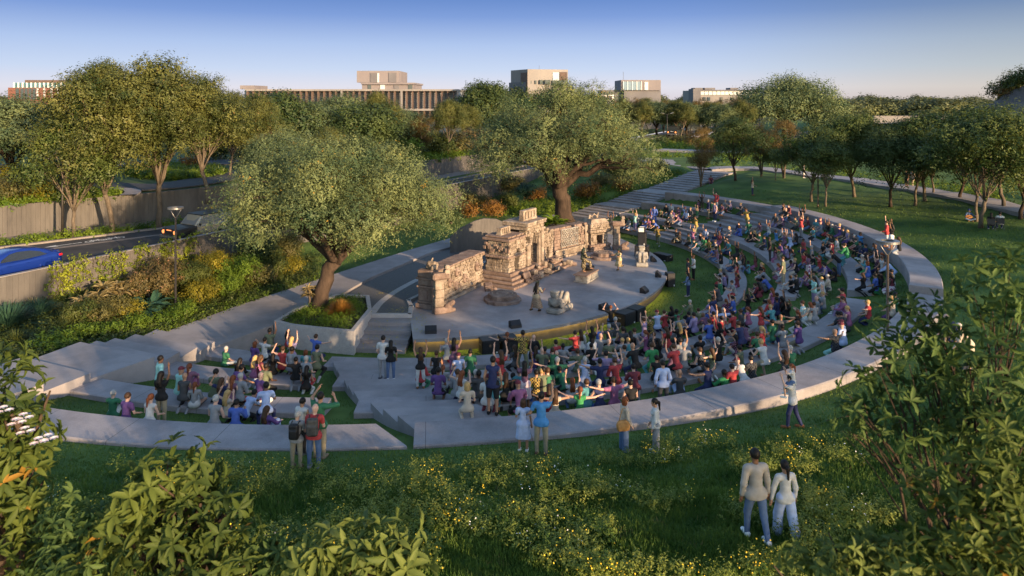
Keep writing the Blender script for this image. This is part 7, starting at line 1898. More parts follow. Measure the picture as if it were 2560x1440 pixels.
POSE = {
    'K': kneel(.36, lean=(0, .1, 1), aL=LAPL, aR=LAPR), 'P': kneel(.36, lean=(0, .12, 1), aL=CLL, aR=CLR), 'U': kneel(.36, aL=UPL, aR=UPR), 'O': kneel(.36, lean=(-.08, .06, 1), aL=LAPL, aR=UPR), 'F': kneel(.36, aL=SPL, aR=SPR),
    'S': sit(.16, lean=(0, .12, 1), aL=LAPL, aR=LAPR), 'N': kneesup(.16, lean=(0, .02, 1), aL=((-.25, .7, -.75), (.3, .8, -.1)), aR=((.25, .7, -.75), (-.3, .8, -.1))),
    'C': kneel(.33, lean=(.1, .75, .8), aL=((-.1, .6, -.8), (.1, .7, -.4)), aR=((.1, .6, -.8), (-.1, .7, -.4)), look=(0, 1, -.35)),
    'W': stand(aL=DNL, aR=DNR), 'T': stand(lean=(-.04, 0, 1), aL=LAPL, aR=UPR), 'V': stand(aL=UPL, aR=UPR, lean=(0, -.04, 1)), 'H': stand(aL=((-.8, -.1, -.8), (.65, .25, -.6)), aR=((.8, -.1, -.8), (-.65, .25, -.6))),
    'B': stand(lean=(.05, .8, .75), aL=((-.1, .4, -1), (.1, .6, -.6)), aR=((.1, .4, -1), (-.1, .6, -.6)), hL=(-.12, -.1, -1), hR=(.12, .1, -1), look=(0, 1, -.4)),
    'Q': skeleton((0, 0, .62), lean=(0, .35, 1), hL=(-.28, .8, -.45), hR=(.28, .8, -.45), kL=(0, -.35, -1), kR=(0, -.35, -1), aL=FWL, aR=FWR),
    'J': stand(lean=(.05, .1, 1), hL=(-.12, .35, -1), hR=(.12, -.25, -1), kL=(0, -.1, -1), kR=(0, -.7, -.7), aL=SPL, aR=FWR),
    'Y': stand(aL=((-.6, .3, .3), (.5, .3, .8)), aR=((.6, .3, .3), (-.5, .3, .8))),
    'X': kneel(.36, lean=(0, .02, 1), aL=((-.6, -.2, .2), (.35, .3, .9)), aR=((.6, -.2, .2), (-.35, .3, .9))),
}
HEADH = {}
PM = {}
def part_mesh(key, prims, res, mat, smooth=True, k=.03):
    if key not in PM:
        V, F = blob(prims, res, k); PM[key] = npmesh(key[0], V, [F], mat, smooth=True)
    return PM[key]
def body_mesh(pose, fem, res=.026, J=None, eyes=True):
    key = ('body', pose, fem, res)
    if key not in PM:
        J = J or POSE[pose]; V, F = blob(body_prims(J, fem), res, .026)
        fv, ff = fingers(J); b = len(V)
        parts = [F]; quads = np.array([f for f in ff if len(f) == 4]) + b; pent = np.array([f for f in ff if len(f) == 5]) + b
        Fs = [F, quads, pent]; Vs = [V, fv]; mi = [0] * (len(F) + len(quads) + len(pent))
        f, r, u = head_frame(J); em = MB()
        for s in (-1, 1): em.ball(J['head'] + f * .088 + r * s * .032 + u * .018, .011, 6, 5)
        em.tube([J['head'] + f * .088 - u * .052 - r * .022, J['head'] + f * .094 - u * .054, J['head'] + f * .088 - u * .052 + r * .022], [.004, .006, .004], 5)
        b2 = b + len(fv); q4 = np.array([x for x in em.f if len(x) == 4]) + b2; q3 = np.array([x for x in em.f if len(x) == 3]) + b2; q5 = np.array([x for x in em.f if len(x) == 5]) + b2
        Vs.append(np.array([tuple(v) for v in em.v])); Fs += [q4, q3, q5]; mi += [1] * (len(q4) + len(q3) + len(q5))
        PM[key] = npmesh('body', np.concatenate(Vs), Fs, [SKIN, EYE], mi=mi, smooth=True)
    return PM[key]
COLR = {'r': ((.42, .025, .03), 'red'), 'm': ((.17, .025, .04), 'maroon'), 'n': ((.02, .028, .10), 'navy'), 'b': ((.045, .11, .46), 'blue'), 'l': ((.36, .45, .70), 'light blue'), 't': ((.05, .26, .30), 'teal'), 'g': ((.025, .16, .075), 'dark green'), 'o': ((.13, .15, .085), 'olive'),
        'k': ((.016, .016, .018), 'black'), 'c': ((.06, .062, .07), 'charcoal'), 'a': ((.24, .25, .27), 'grey'), 'w': ((.52, .51, .50), 'white'), 'p': ((.11, .045, .20), 'purple'), 'i': ((.30, .085, .20), 'pink'), 'v': ((.27, .20, .38), 'lavender'), 'y': ((.40, .26, .03), 'mustard'), 'e': ((.50, .40, .30), 'beige'),
        'q': ((.27, .58, .53), 'pale aqua'), 's': ((.20, .085, .15), 'plum'), 'G': ((.03, .26, .075), 'bright green'), 'j': ((.08, .14, .28), 'denim'), 'h': ((.30, .25, .16), 'khaki'), 'u': ((.34, .31, .28), 'oatmeal'), 'z': ((.02, .22, .55), 'bright blue')}
COLR = {k: (tuple((sum(c) / 3) + (v - sum(c) / 3) * .82 for v in c), n_) for k, (c, n_) in COLR.items()}
HAIRC = {'d': ((.012, .009, .008), 'dark'), 'b': ((.06, .03, .016), 'brown'), 'l': ((.42, .27, .11), 'blond'), 'g': ((.36, .34, .32), 'grey'), 'r': ((.17, .05, .018), 'auburn')}
SKINC = {'1': (.55, .34, .26), '2': (.40, .22, .14), '3': (.20, .10, .06), '4': (.075, .038, .025)}
def dress_person(root, pose, J, res, top, sleeve, bot, bkind, hair, hstyle, skin, fem, shoes=None, pat=None, shared=True):
    tone = SKINC[skin]
    def add(name, me, col):
        o = bpy.data.objects.new(name, me); o.color = (*col, 1); link(o, root); return o
    add('body', body_mesh(pose, fem, res, J), tone)
    kid = (pose, fem, res)
    mat = {None: CLOTH, 'c': CHECK, 's': STRIPE}[pat]
    if bkind == 'dress':
        add('dress', part_mesh(('dress', *kid, sleeve, pat), torso_cloth(J, fem, sleeve, .016, .04) + skirt(J, .46, .05), res, mat), COLR[top][0])
    else:
        nmt = {0: 'tank_top', .5: 't_shirt'}.get(sleeve, 'shirt')
        add(nmt, part_mesh((nmt, *kid, sleeve, pat), torso_cloth(J, fem, sleeve), res, mat), COLR[top][0])
        if bkind == 'trousers': add('trousers', part_mesh(('trousers', *kid), leg_cloth(J, 2), res, CLOTH), COLR[bot][0])
        elif bkind == 'shorts': add('shorts', part_mesh(('shorts', *kid), leg_cloth(J, .85, .02), res, CLOTH), COLR[bot][0])
        elif bkind == 'wide': add('trousers', part_mesh(('wide_trousers', *kid), leg_cloth(J, 2, .018, .05), res, CLOTH), COLR[bot][0])
        elif bkind == 'skirt': add('skirt', part_mesh(('skirt', *kid), skirt(J, .5, .05), res, STRIPE if bot == 'i' else CLOTH), COLR[bot][0])
    if hstyle != 'bald':
        add('cap' if hstyle == 'cap' else 'hair', part_mesh(('hair', *kid, hstyle), hair_prims(J, hstyle), res * .8, CLOTH if hstyle == 'cap' else HAIRM, k=.02), COLR['m'][0] if hstyle == 'cap' else HAIRC[hair][0])
    if shoes is not None and not shared:
        for n in 'LR': add('shoe', part_mesh(('shoe', *kid, n), shoe(J, only=n), res * .8, CLOTH, k=.01), shoes)
    elif shoes is not None: add('shoes', part_mesh(('shoes', *kid), shoe(J), res * .8, CLOTH, k=.01), shoes)
def surf_z(x, y):
    """top of whatever one can stand or sit on at a place"""
    z = gz(x, y); r = math.hypot(x - CX, y - CY); az = math.degrees(math.atan2(y - CY, x - CX))
    for k, a0, a1, zo in BENCHES:
        R = float(rowR(k, az))
        if a0 - .2 < az < a1 + .2 and R < r < R + ROWW[k]: return max(z, float(rowZ(k, az)) + zo)
    for sf, ef, azm in ((START, END2, 22), (START_L, END_L, -88)):
        lo, hi = sorted((float(sf(r)), float(ef(r))))
        if lo < az < hi:
            for k in range(3):
                Ra, Rb = float(rowR(k, azm)), float(rowR(k + 1, azm))
                if Ra < r < Rb: t = math.floor((r - Ra) / (Rb - Ra) * 4) / 4; return max(z, float(rowZ(k, azm)) * (1 - t) + float(rowZ(k + 1, azm)) * t)
    if in_poly(np.array(x), np.array(y), stage_poly): return max(z, STZ)
    t = (x - S0.x) * sd_.x + (y - S0.y) * sd_.y; s2 = (x - S0.x) * wd_.x + (y - S0.y) * wd_.y
    if abs(s2) < WID / 2 and 0 <= t < pos: return max(z, [q for p_, q in stair_prof if p_ <= t][-1])
    return z
def place_head(px, py, hh, back_row=False):
    """walk down the sight line until the head, hh above whatever is below it, sits on it"""
    d = ((px - 1280) / FPX, 1.0, -(py - HOR) / FPX); Y = 9.0; prev = None
    while Y < 130:
        rr_ = math.hypot(d[0] * Y - CX, Y - CY); azz = math.degrees(math.atan2(Y - CY, d[0] * Y - CX)); R3 = float(rowR(3, azz))
        if not back_row and R3 - .3 < rr_ < R3 + ROWW[3] + .2: prev = None; Y += .15; continue
        f = CZ + d[2] * Y - surf_z(d[0] * Y, Y) - hh
        if f <= 0 and prev is None: return d[0] * Y, Y, surf_z(d[0] * Y, Y)
        if f <= 0:
            lo, hi = prev, Y
            for _ in range(12):
                m = (lo + hi) / 2
                if CZ + d[2] * m - surf_z(d[0] * m, m) - hh > 0: lo = m
                else: hi = m
            return d[0] * hi, hi, surf_z(d[0] * hi, hi)
        prev = Y; Y += .15
    return None
# region offset, then: x y pose top bottom hair skin [flags]; x,y is the head in four-times enlarged photograph pixels
CROWD = [
 ((1500, 400), """108 555 V c c d3,255 580 K k j b2,295 600 K a j b1,350 565 V q v L1,372 555 K a j g1,445 590 C b b d2,440 640 S b b d2,455 552 K g k d3,488 590 K i j D2,545 470 W b b d2,512 488 K i v B3,600 492 C o k d3,665 452 K k a d1,715 445 K w n m1,725 505 K p k d2,790 480 K s j B1,850 480 O l j m1,862 512 K l n b2,910 487 K c c l1,972 492 U g c l1,800 548 C s j b1,672 590 S k k D2,715 565 K a e B1,575 612 C b c l1,
 1018 372 V k k B3,990 425 K s k D3,1086 405 W n h g1,1160 330 T r w d1,1150 432 W v n b1,1122 430 K g k d2,1255 410 K a r l1,1222 450 K s j d3,1335 405 C a j L1,1308 412 P v c g1,1415 440 P c c l1,1472 495 J y o d3,1485 480 C j j d4,962 572 J y o d3,580 670 J y o d3,
 1757 545 K c v x3,1827 560 K s k b1,1866 545 K k j x1,1962 580 P o k d2,2025 490 V k k D3,2012 570 V r a B1,2072 545 K k c B2,2132 545 K m k d1,2283 560 K a j D1,2212 590 K p w m1,2085 580 P m j d3,2165 600 K t w g1,2215 625 K a j m1,1600 630 K s a D3,1690 645 U w j r1,1490 618 K g t d1,1205 650 N j j d4,1297 675 S a a l1,1392 632 K n e d1,1402 665 S b b d3,
 765 702 F c k b3,798 738 N k h b3,928 745 V i t L1,893 745 K o k d3,1010 740 K k w B1,1043 775 K G g b2,1057 692 O l n d1,1150 745 N n j D2,1190 735 O m i B4,1098 800 K y k d3,985 825 C g w d1,1162 815 K a n b1,1258 800 X c t d1,1290 815 K t n d2,1170 905 K s j d3,1210 920 T k w d3,1150 935 C b j d2,1375 860 U k k D3,1418 930 K s w D2,1440 960 O k a D3,1513 720 S k k d2,1550 718 S k k L1,1605 740 P g o b1,1652 770 K n k d2,1765 712 F z h d4,1838 690 K w j m1,1848 735 U s s B1,1905 750 U l l b1,1968 745 S k j D3,2042 800 K r n d3,2330 655 S g g g1,2400 650 F p p l1,2440 688 K c o d2,2482 712 K v p L1,2140 680 K t k D2,2322 835 K r w d1,2375 785 K w h d2,2482 850 Q g t b1,2390 930 B k j d2,2282 755 N t t R1,
 1700 818 W k k d4,1752 885 X s i D4,1826 838 Q p h d3,1872 868 P v k b1,1930 872 C n r d3,2122 870 O a j g1,1922 912 X a e D3,2085 955 T s i D4,2197 968 F r a R1,2040 930 O r j D2,2137 960 K k j d1,1556 968 U m i D3,1485 1022 N t j d4,1625 1040 K k w l1,1640 1085 P m k R1,1682 1112 C a a d2,1835 985 W o h b1,1828 1075 P w a d2,1970 1020 C s s d4,1962 1000 K k e l1,1790 1048 K s s R1,1908 1175 N k w b1,1970 1165 K k k d1,2062 1128 N i v R1,2150 1128 P o k d2,2140 1185 T q v D2,2190 1150 C a p d3,2258 1052 K v k d1,2300 1040 C p k d2,2352 1090 S k k D3,2290 1165 P e c g1,2228 1190 K a w l1,2435 1300 F r a d1,2180 1385 K a k x1,2235 1335 O a j l1,
 1312 975 O t j b1,1368 1040 T r y D1,1432 965 X k w D3,1330 965 K k n d2,1215 1105 P a r l1,1250 1145 K v k d1,1268 1110 C s k d3,1372 1145 X m i D3,1352 1230 Q a r b1,1205 1165 F w k d1,1208 1212 K g c b1,1198 1270 Q c k d2,1140 1385 K n n d3,1335 1375 K b n l1,1478 1360 U k j D2,1562 1250 P n n b1,1592 1242 K m k D2,1648 1210 C c m d3,1695 1185 C b k d2,1730 1300 S i k R1,1778 1395 K n n d3,1840 1395 O k G D4,
 885 1000 W c c d3,935 965 T w k b3,882 1140 T j n D2,1525 205 T e n B2,2035 48 W w w D3"""),
 ((1920, 460), """895 455 U k r B3,930 497 F z k d4,872 520 P c r g1,790 615 Q G t b1,925 590 N c k d2,980 615 N n n d2,1087 620 P c c x4,1005 790 O b b r1,955 725 K e k g1,990 740 P t G D2,1092 735 U s n b1,1150 740 K w k b2,1188 492 T r w b1,1235 500 V k w D3,1312 545 F k w B3,1262 785 C l n b1,1290 770 C g k d1,1250 875 K w k d2,1243 915 K m i D4,1128 915 O k G D4,1085 915 K b k d2,1440 938 N k h x4,1462 920 K a j d3,1560 980 S w p R1,953 955 F k k B1,1283 1135 K g c d2,1248 1205 K e p l1,1290 1185 K s k d1,1008 1185 K r n b1,752 1065 F r a d2,762 1155 N i v b1,802 1245 K s s R1,775 1325 C c k d2,752 1385 K l k m1,640 520 S k k D2,560 600 K k t d2"""),
 ((1120, 760), """62 365 V s i D2,592 310 F k k r1,745 295 J y o d3,857 345 K k k x1,527 490 V r a B1,675 440 K c k B2,447 565 W n k d2,222 485 K g g d1,108 520 K l n m1,85 690 K a n b2,137 700 X w n R1,278 695 K c c g1,312 700 F c n d4,195 825 K e e l1,395 745 K w m m2,460 740 F t t d4,647 730 S k w d2,710 680 K t t b1,767 600 V s i D3,580 770 K k k B2,885 710 K y b d2,935 735 P k n l1,957 692 K o n d3,1000 690 K g k b1,1095 565 F g a g1,880 450 U p v B1,937 485 P o k x1,967 462 P c k d3,1080 500 K c q x1,1045 480 K g n b1,1087 390 K r k d1,1150 425 K a k d4,1275 320 F r k d1,1332 310 K w k B2,1440 250 V k w D2,1510 250 K b n b1,1525 320 X a k x1,1612 270 X c k g1,1690 165 Q c a g1,1628 35 Y k j r1,1757 260 P c k d2,1830 300 K k n D2,1872 270 K a a b1,1612 400 K o k x1,1437 465 K k a d2,1300 480 F o a b1,1370 565 K l l g1,1520 580 F n n d2,1580 500 X v k d1,1682 570 O r k b1,1768 440 F a k b1,1803 400 K t q l1,1882 435 Q k n x2,1752 385 P a k l1,1990 290 P i k r1,2065 310 K c k b1,2108 370 U k a D2,2045 420 K G t b1,2240 445 U s k B1,2290 495 Q r k b1,2362 420 K a k g1,2338 370 O a k d2,2200 255 O r a B1,2315 210 X k k L1,2095 85 F l n m1,2170 85 K r k b1,2242 45 K k k D3,2292 75 F g k d4,2030 145 P y k b1,1965 160 U v c b1,2312 140 K a k m1,2420 100 K n m d2,2470 110 K v k d2,2525 345 N k a d2,2530 470 S c k b2,2087 570 K k a d2,2152 600 W l c d2,2320 690 N c l x2,1873 650 Q m a d1,1832 890 K k k d1,1665 770 F i c b1,1520 795 P n b g1,1395 790 K t k b1,1320 865 F G k r1,1245 770 U w j R1,1072 880 F e k B2,1010 840 K r k B1,722 870 Q i k m2,1770 300 S s k D3,1165 690 C g k d3"""),
 ((1600, 720), """512 140 P o k g1,738 185 C v b l1,740 105 O n b d2,742 258 U r k d2,677 290 C s k x3,585 228 N o g b1,872 130 O i k R1,937 100 K b n d1,1080 80 X k j D2,800 215 K t s B1,840 222 F l k g1,822 335 U r k d1,942 258 P r k d2,1020 262 K c k b2,1087 212 K i k R1,1212 210 J r a B1,1300 165 K r k R1,1382 110 K n w d3,1475 160 X k G D3,1430 105 O m k d2,1332 200 Q t v l1,1412 290 F c k x3,1335 342 K g t d2,1428 390 N a n d3,1582 245 F k w R2,1592 360 K p h b1,1642 150 P q a b1,1712 165 K e w R1,1750 165 P a w b1,1782 100 K c k x3,1832 60 O a k d1,2030 105 N i a B1,2087 205 K i k l1,2055 290 C c k d2,2032 375 K l n m1,1957 440 F c q x2,2287 145 F r n l1,700 340 P b l b1,800 380 U k i D2,992 380 K w b d2,1022 370 Q n m b2,957 490 N s a D1,1010 605 K o k d2,1222 410 N r r l1,605 500 N k a d2,612 625 K c a b1,787 520 X k a g1,722 650 F o o B1,682 780 F n n d2,847 848 N G k d4,937 880 O r k d1,1050 770 C w k m1,1120 710 K c k d1,1250 560 Q w h l1,1450 650 U c k B1,1517 612 K g k g1,1180 470 K g k b2,1080 395 C s k d3"""),
 ((560, 700), """297 645 K p k r1,402 640 F w k d2,462 510 O o n d3,635 520 F r w D1,680 590 V v p L1,585 690 X r k b1,912 580 F b n b1,808 730 S t k r1,668 700 K a k d3,488 760 S k y D3,352 780 K m k B3,300 800 K i l L1,150 810 S k h D3,408 870 K o k d4,350 960 K p w x1,152 970 K a r g1,716 815 F k a d2,822 890 K k w D2,812 805 K a r g1,922 770 K o k d1,65 915 C p k d2,77 990 K s k R1,418 1080 Q l n d3,202 1172 C l k d2,32 1135 X e k L1,112 1290 P b b d2,422 1365 N p l B1,5 690 S g w g1,1965 700 V k w B2,1965 815 K r g b1,2122 740 K k k b2,2188 885 K a k R1,2232 615 P a r g1,2345 770 K l n m1,2468 720 K g g d1,2140 910 K p k d3"""),
 ((0, 700), """1592 835 H q k d3,1615 950 T k h D3,1790 905 K q k m2,1890 870 N s i r1,1835 1010 K c k x2,1942 1080 S a w R1,1128 1135 N g w g1,1258 1270 K p k b1,1492 1255 K w k r1,2145 930 P o k d1,2210 1022 X n k B2,2142 1280 K a k g1"""),
]
POSEW = {'K': 'kneeling', 'P': 'clapping', 'U': 'kneeling, arms up', 'O': 'kneeling, one arm up', 'F': 'kneeling, arms spread', 'S': 'cross-legged', 'N': 'sitting, knees up', 'C': 'crouching forward', 'W': 'standing', 'T': 'standing, one arm raised', 'V': 'standing, arms up', 'H': 'standing, hands on hips', 'B': 'bending over', 'Q': 'half-squatting', 'J': 'jumping', 'X': 'hands to head', 'Y': 'standing, taking a picture'}
ROWN = ['lowest row', 'second row', 'third row', 'topmost row']
def where(x, y):
    r = math.hypot(x - CX, y - CY); az = math.degrees(math.atan2(y - CY, x - CX)); on = False; row = None
    for k, a0, a1, zo in BENCHES:
        R = float(rowR(k, az))
        if a0 - .5 < az < a1 + .5 and R - .1 < r < R + ROWW[k] + .1: on = True; row = k
    if row is None:
        row = sum(r > float(rowR(k, az)) for k in range(4)); 
    if az > 24: s = 'far steps'
    elif az > -3: s = 'stair head'
    elif az > -30: s = 'loudspeakers'
    elif az > -50: s = 'ring lamp'
    elif az > -68: s = 'bass bins'
    elif az > -84: s = 'centre'
    elif az > -97: s = 'broad steps'
    else: s = 'left path'
    return (ROWN[row] if on else ('orchestra grass' if row == 0 else 'grass %s' % (['', 'above row one', 'above row two', 'above row three', 'outside the rows'][row]))), s
people = []
rngp = random.Random(77)
for (ox, oy), txt in CROWD:
    for tok in txt.replace('\n', ' ').split(','):
        q = tok.split()
        if len(q) < 6: continue
        px, py = ox + float(q[0]) / 4, oy + float(q[1]) / 4
        pose, top, bot = q[2], q[3], q[4]; hr, sk = q[5][0], q[5][1]
        rel_ = POSE[pose]['head'][2]
        fem = hr.isupper() or hr == 'R'
        sc = rngp.uniform(.93, 1.04) * (.96 if fem else 1.02)
        p = place_head(px, py, rel_ * sc, px > 2150 and py < 620)
        if p is None: continue
        # very far figures look larger in the photograph than their distance allows
        rq = math.hypot(p[0] - CX, p[1] - CY); aq = math.degrees(math.atan2(p[1] - CY, p[0] - CX)); Rq = float(rowR(3, aq))
        if rq > Rq + 1 and pose not in 'TWVF' and aq > -34 and aq < 44:
            f_ = (Rq - .55) / rq; p = (CX + (p[0] - CX) * f_, CY + (p[1] - CY) * f_); p = (*p, surf_z(*p))
        hs = {'x': 'bald', 'm': 'cap'}.get(hr.lower() if hr in 'xm' else '', None)
        if hs is None:
            hs = 'long' if hr in 'DBLR' else ('short' if hr in 'dbg' or rngp.random() < .4 else rngp.choice(['pony', 'bob']))
            if hr in 'R' and rngp.random() < .5: hs = 'pony'
            if hr in 'l' and fem is False and rngp.random() < .5: hs = 'short'
        hcol = hr.lower() if hr not in 'xm' else 'b'
        if hs in ('pony', 'bob'): fem = True
        sl = rngp.choice([.5, .5, .5, 0, 2]) if not fem else rngp.choice([.5, 0, 0, 2])
        bk = 'trousers' if not fem else rngp.choice(['trousers', 'trousers', 'skirt' if bot in 'iew' else 'trousers', 'dress' if top == bot else 'trousers'])
        if not fem and rngp.random() < .3 and bot in 'kanjhc': bk = 'shorts'
        pat = 'c' if (top in 'y' or (top in 'sic' and rngp.random() < .22)) else ('s' if top in 'qa' and rngp.random() < .12 else None)
        people.append(dict(x=p[0], y=p[1], z=p[2], pose=pose, top=top, bot=bot, hair=hcol, hs=hs, skin=sk, fem=fem, sl=sl, bk=bk, pat=pat, sc=sc, px=px, py=py))
def top_word(d):
    k = 'dress' if d['bk'] == 'dress' else {0: 'vest top', .5: 't-shirt'}.get(d['sl'], 'long-sleeved shirt')
    return '%s%s %s' % ({'c': 'checked ', 's': 'striped '}.get(d['pat'], ''), COLR[d['top']][1], k)
def hair_word(d):
    return {'bald': 'bald', 'cap': 'maroon cap'}.get(d['hs']) or '%s %s' % ({'long': 'long', 'short': 'short', 'pony': 'tied', 'bob': 'bobbed'}[d['hs']], HAIRC[d['hair']][1]) + ' hair'
def bot_word(d): return '' if d['bk'] == 'dress' else COLR[d['bot']][1] + ' ' + {'trousers': 'trousers', 'shorts': 'shorts', 'skirt': 'skirt'}[d['bk']]
from collections import Counter
for d in people:
    w1, w2 = where(d['x'], d['y']); d['w'] = (w1, w2)
    d['lab'] = ', '.join(t for t in (POSEW[d['pose']], top_word(d), bot_word(d), hair_word(d), w2 + ' end' if w2.startswith(('far', 'left')) else 'near ' + w2) if t)
cnt = Counter(d['lab'] for d in people)
for d in people:
    if cnt[d['lab']] > 1:
        o = min((e_ for e_ in people if e_ is not d), key=lambda e_: (e_['x'] - d['x']) ** 2 + (e_['y'] - d['y']) ** 2)
        d['lab'] = ', '.join(t for t in (POSEW[d['pose']], top_word(d), hair_word(d), 'beside ' + COLR[o['top']][1] + ' top', d['w'][0]) if t)
people.sort(key=lambda d: d['y'])
INDIV = 282
CROWDM, _nt, _b = newmat('crowd_colours')
_a = _nt.nodes.new('ShaderNodeVertexColor'); _a.layer_name = 'col'; _nt.links.new(_a.outputs['Color'], _b.inputs['Base Color']); _b.inputs['Roughness'].default_value = .8
far_objs = []
for i, d in enumerate(people):
    d['lab'] = ' '.join(d['lab'].split()[:16])
    r = empty('person', (d['x'], d['y'], d['z'] - .01), 0); r.scale = (d['sc'],) * 3
    a = math.atan2(CY - 1 - d['y'], CX + 4 - d['x']) - math.pi / 2 + rngp.gauss(0, .28)
    if d['px'] > 1790 and d['py'] < 480: a += 2.4
    r.rotation_euler = (0, 0, a)
    lone = d['w'][0].startswith('orchestra') or d['w'][0].endswith('outside the rows')
    tag(r, d['lab'], 'person', 'audience on the terraces')
    J = POSE[d['pose']]
    shoes = rngp.choice([(.7, .7, .7), (.02, .02, .02), (.3, .3, .32), (.25, .12, .06)])
    dress_person(r, d['pose'], J, .029, d['top'], d['sl'], d['bot'], d['bk'], d['hair'], d['hs'], d['skin'], d['fem'], shoes, d['pat'])
    if i >= INDIV and not lone: far_objs.append(r)
# the farthest of the audience, past the three hundred nearest, stay one body of people
if far_objs:
    Vs = []; Fs = {}; Cs = []; b = 0; bpy.context.view_layer.update()
    for r in far_objs:
        M = np.array(r.matrix_world)
        for o in list(r.children):
            me = o.data; n = len(me.vertices); co = np.empty(n * 3, np.float32); me.vertices.foreach_get('co', co); co = co.reshape(-1, 3)
            Vs.append(co @ M[:3, :3].T + M[:3, 3])
            lt = np.empty(len(me.polygons), np.int32); me.polygons.foreach_get('loop_total', lt); ls = np.empty(len(lt), np.int32); me.polygons.foreach_get('loop_start', ls)
            vi = np.empty(len(me.loops), np.int32); me.loops.foreach_get('vertex_index', vi)
            for k in np.unique(lt):
                m = ls[lt == k]; Fs.setdefault(int(k), []).append(vi[m[:, None] + np.arange(k)] + b)
            Cs.append(np.tile(np.array(o.color), (n, 1))); b += n
            bpy.data.objects.remove(o)
        bpy.data.objects.remove(r)
    Fl = [np.concatenate(f) for f in Fs.values()]
    o = npobj('crowd', np.concatenate(Vs), Fl, CROWDM, smooth=True)
    ca_ = o.data.color_attributes.new('col', 'FLOAT_COLOR', 'POINT'); ca_.data.foreach_set('color', np.concatenate(Cs).astype(np.float32).ravel())
    tag(o, 'farthest part of the audience on the rows below the far steps', 'crowd', kind='stuff')
# ================================================================ the larger figures
def hero(kind, px, py, toppx, face, J, top, sleeve, bot, bkind, hair, hstyle, skin, fem, label, shoes=(.6, .6, .6), pat=None, loc=None, scale=None, res=.017, group=None, tall=1.74):
    if loc is None:
        X, Y, Z = G(px, py); sc = (py - toppx) * Y / FPX / (tall if scale is None else tall)
    else: X, Y, Z = loc; sc = scale or 1.0
    if scale: sc = scale
    r = empty('person', (X, Y, Z - .015), face - math.pi / 2, sc); tag(r, label, 'person', group)
    dress_person(r, kind, J, res, top, sleeve, bot, bkind, hair, hstyle, skin, fem, shoes, pat, False)
    return r
def world_of(r, p):
    a = r.rotation_euler.z; s = r.scale.x; c, sn = math.cos(a), math.sin(a)
    return Vector((r.location.x + (p[0] * c - p[1] * sn) * s, r.location.y + (p[0] * sn + p[1] * c) * s, r.location.z + p[2] * s))
def backpack(r, J, label, mat=BLACK):
    c = (J['chest'] * .62 + J['pel'] * .38); p = world_of(r, c + V3(0, -.24, 0)); s = r.scale.x
    b = empty('backpack', p, r.rotation_euler.z, s); tag(b, label, 'backpack')
    V, F = blob([('b', (0, 0, 0), (.155, .085, .24), np.eye(3), .07), ('b', (0, -.08, -.06), (.12, .04, .13), np.eye(3), .03)], .02, .03)
    npobj('bag', V, F, mat, b, smooth=True)
    for sg in (-1, 1):
        MB().tube([(sg * .1, .06, .2), (sg * .115, .16, .25), (sg * .12, .27, .2), (sg * .13, .31, .05), (sg * .14, .22, -.12), (sg * .12, .07, -.18)], .018, 6).build('strap', DARKST, b, smooth=True)
UPF = R_(90)
walk = lambda **k: stand(hL=(-.05, .28, -1), hR=(.05, -.2, -1), kL=(0, .05, -1), kR=(0, -.45, -1), **k)
Jm = walk(aL=((-.22, -.1, -1), (-.05, .25, -1)), aR=((.25, .1, -1), (.12, .12, -1)))
Jw = walk(aL=((-.3, .12, -1), (-.15, .1, -1)), aR=((.25, -.05, -1), (.05, .2, -1)))
GC = None
hero('walk_m', 1890, 1352, 1123, R_(98), Jm, 'u', 2, 'j', 'trousers', 'd', 'short', '3', False, 'walking man in oatmeal sweater and jeans, hand in hand with a woman', (.75, .75, .75))
hero('walk_w', 1964, 1345, 1152, R_(100), Jw, 'w', 2, 'l', 'wide', 'd', 'pony', '2', True, 'walking woman in white blouse with very long dark ponytail, beside sweater man', (.75, .7, .65))
Jb = stand(lean=(.02, .08, 1), aL=((-.15, .3, -1), (.3, .8, .1)), aR=((.15, .3, -1), (-.3, .8, .1)), look=(.2, 1, -.45))
r = hero('back_m', 741, 1173, 1030, R_(85), Jb, 'a', .5, 'h', 'trousers', 'g', 'short', '1', False, 'grey-haired man with black backpack, head bowed, beside the red-shirted man', (.12, .08, .05)); backpack(r, Jb, 'black backpack on the grey-haired man')
r = hero('back_m', 785, 1174, 1013, R_(92), Jb, 'r', .5, 'j', 'trousers', 'g', 'bald', '1', False, 'bald man in red t-shirt with backpack standing behind the near row', (.2, .2, .22)); backpack(r, Jb, 'grey and black backpack on the bald red-shirted man', noise_mat('grey_nylon', [(.3, (.03, .03, .032)), (.7, (.09, .085, .08))], scale=8, rough=.6))
hero('back_m', 752, 1140, 997, R_(70), Jb, 'w', 0, 'k', 'trousers', 'd', 'short', '2', False, 'dark-haired man in white tank top in front of the backpack men', (.1, .1, .1))
Jp = stand(aL=((-.35, .45, .25), (.45, .35, .75)), aR=((.8, .35, .1), (-.55, .45, .55)))
q = place_head(799, 994, 1.62)
hero('photo_m', 0, 0, 0, R_(75), Jp, 'g', 2, 'h', 'trousers', 'd', 'short', '2', False, 'man in dark green sweater holding a camera up beside the near row', (.2, .15, .1), loc=q, scale=1.02)
Jg = stand(aL=((-.2, .3, -1), (.15, .8, .6)), aR=((.2, .1, -1), (.1, .3, -1)))
hero('girl', 1308, 1131, 999, R_(85), Jg, 'l', .5, 'l', 'dress', 'b', 'bob', '2', True, 'girl in pale blue patterned dress beside the man in the bright blue polo shirt', (.75, .72, .7), tall=1.74)
Jpo = stand(aL=((-.5, .05, -1), (-.3, .4, -.3)), aR=((.45, .5, .85), (-.1, .3, 1)))
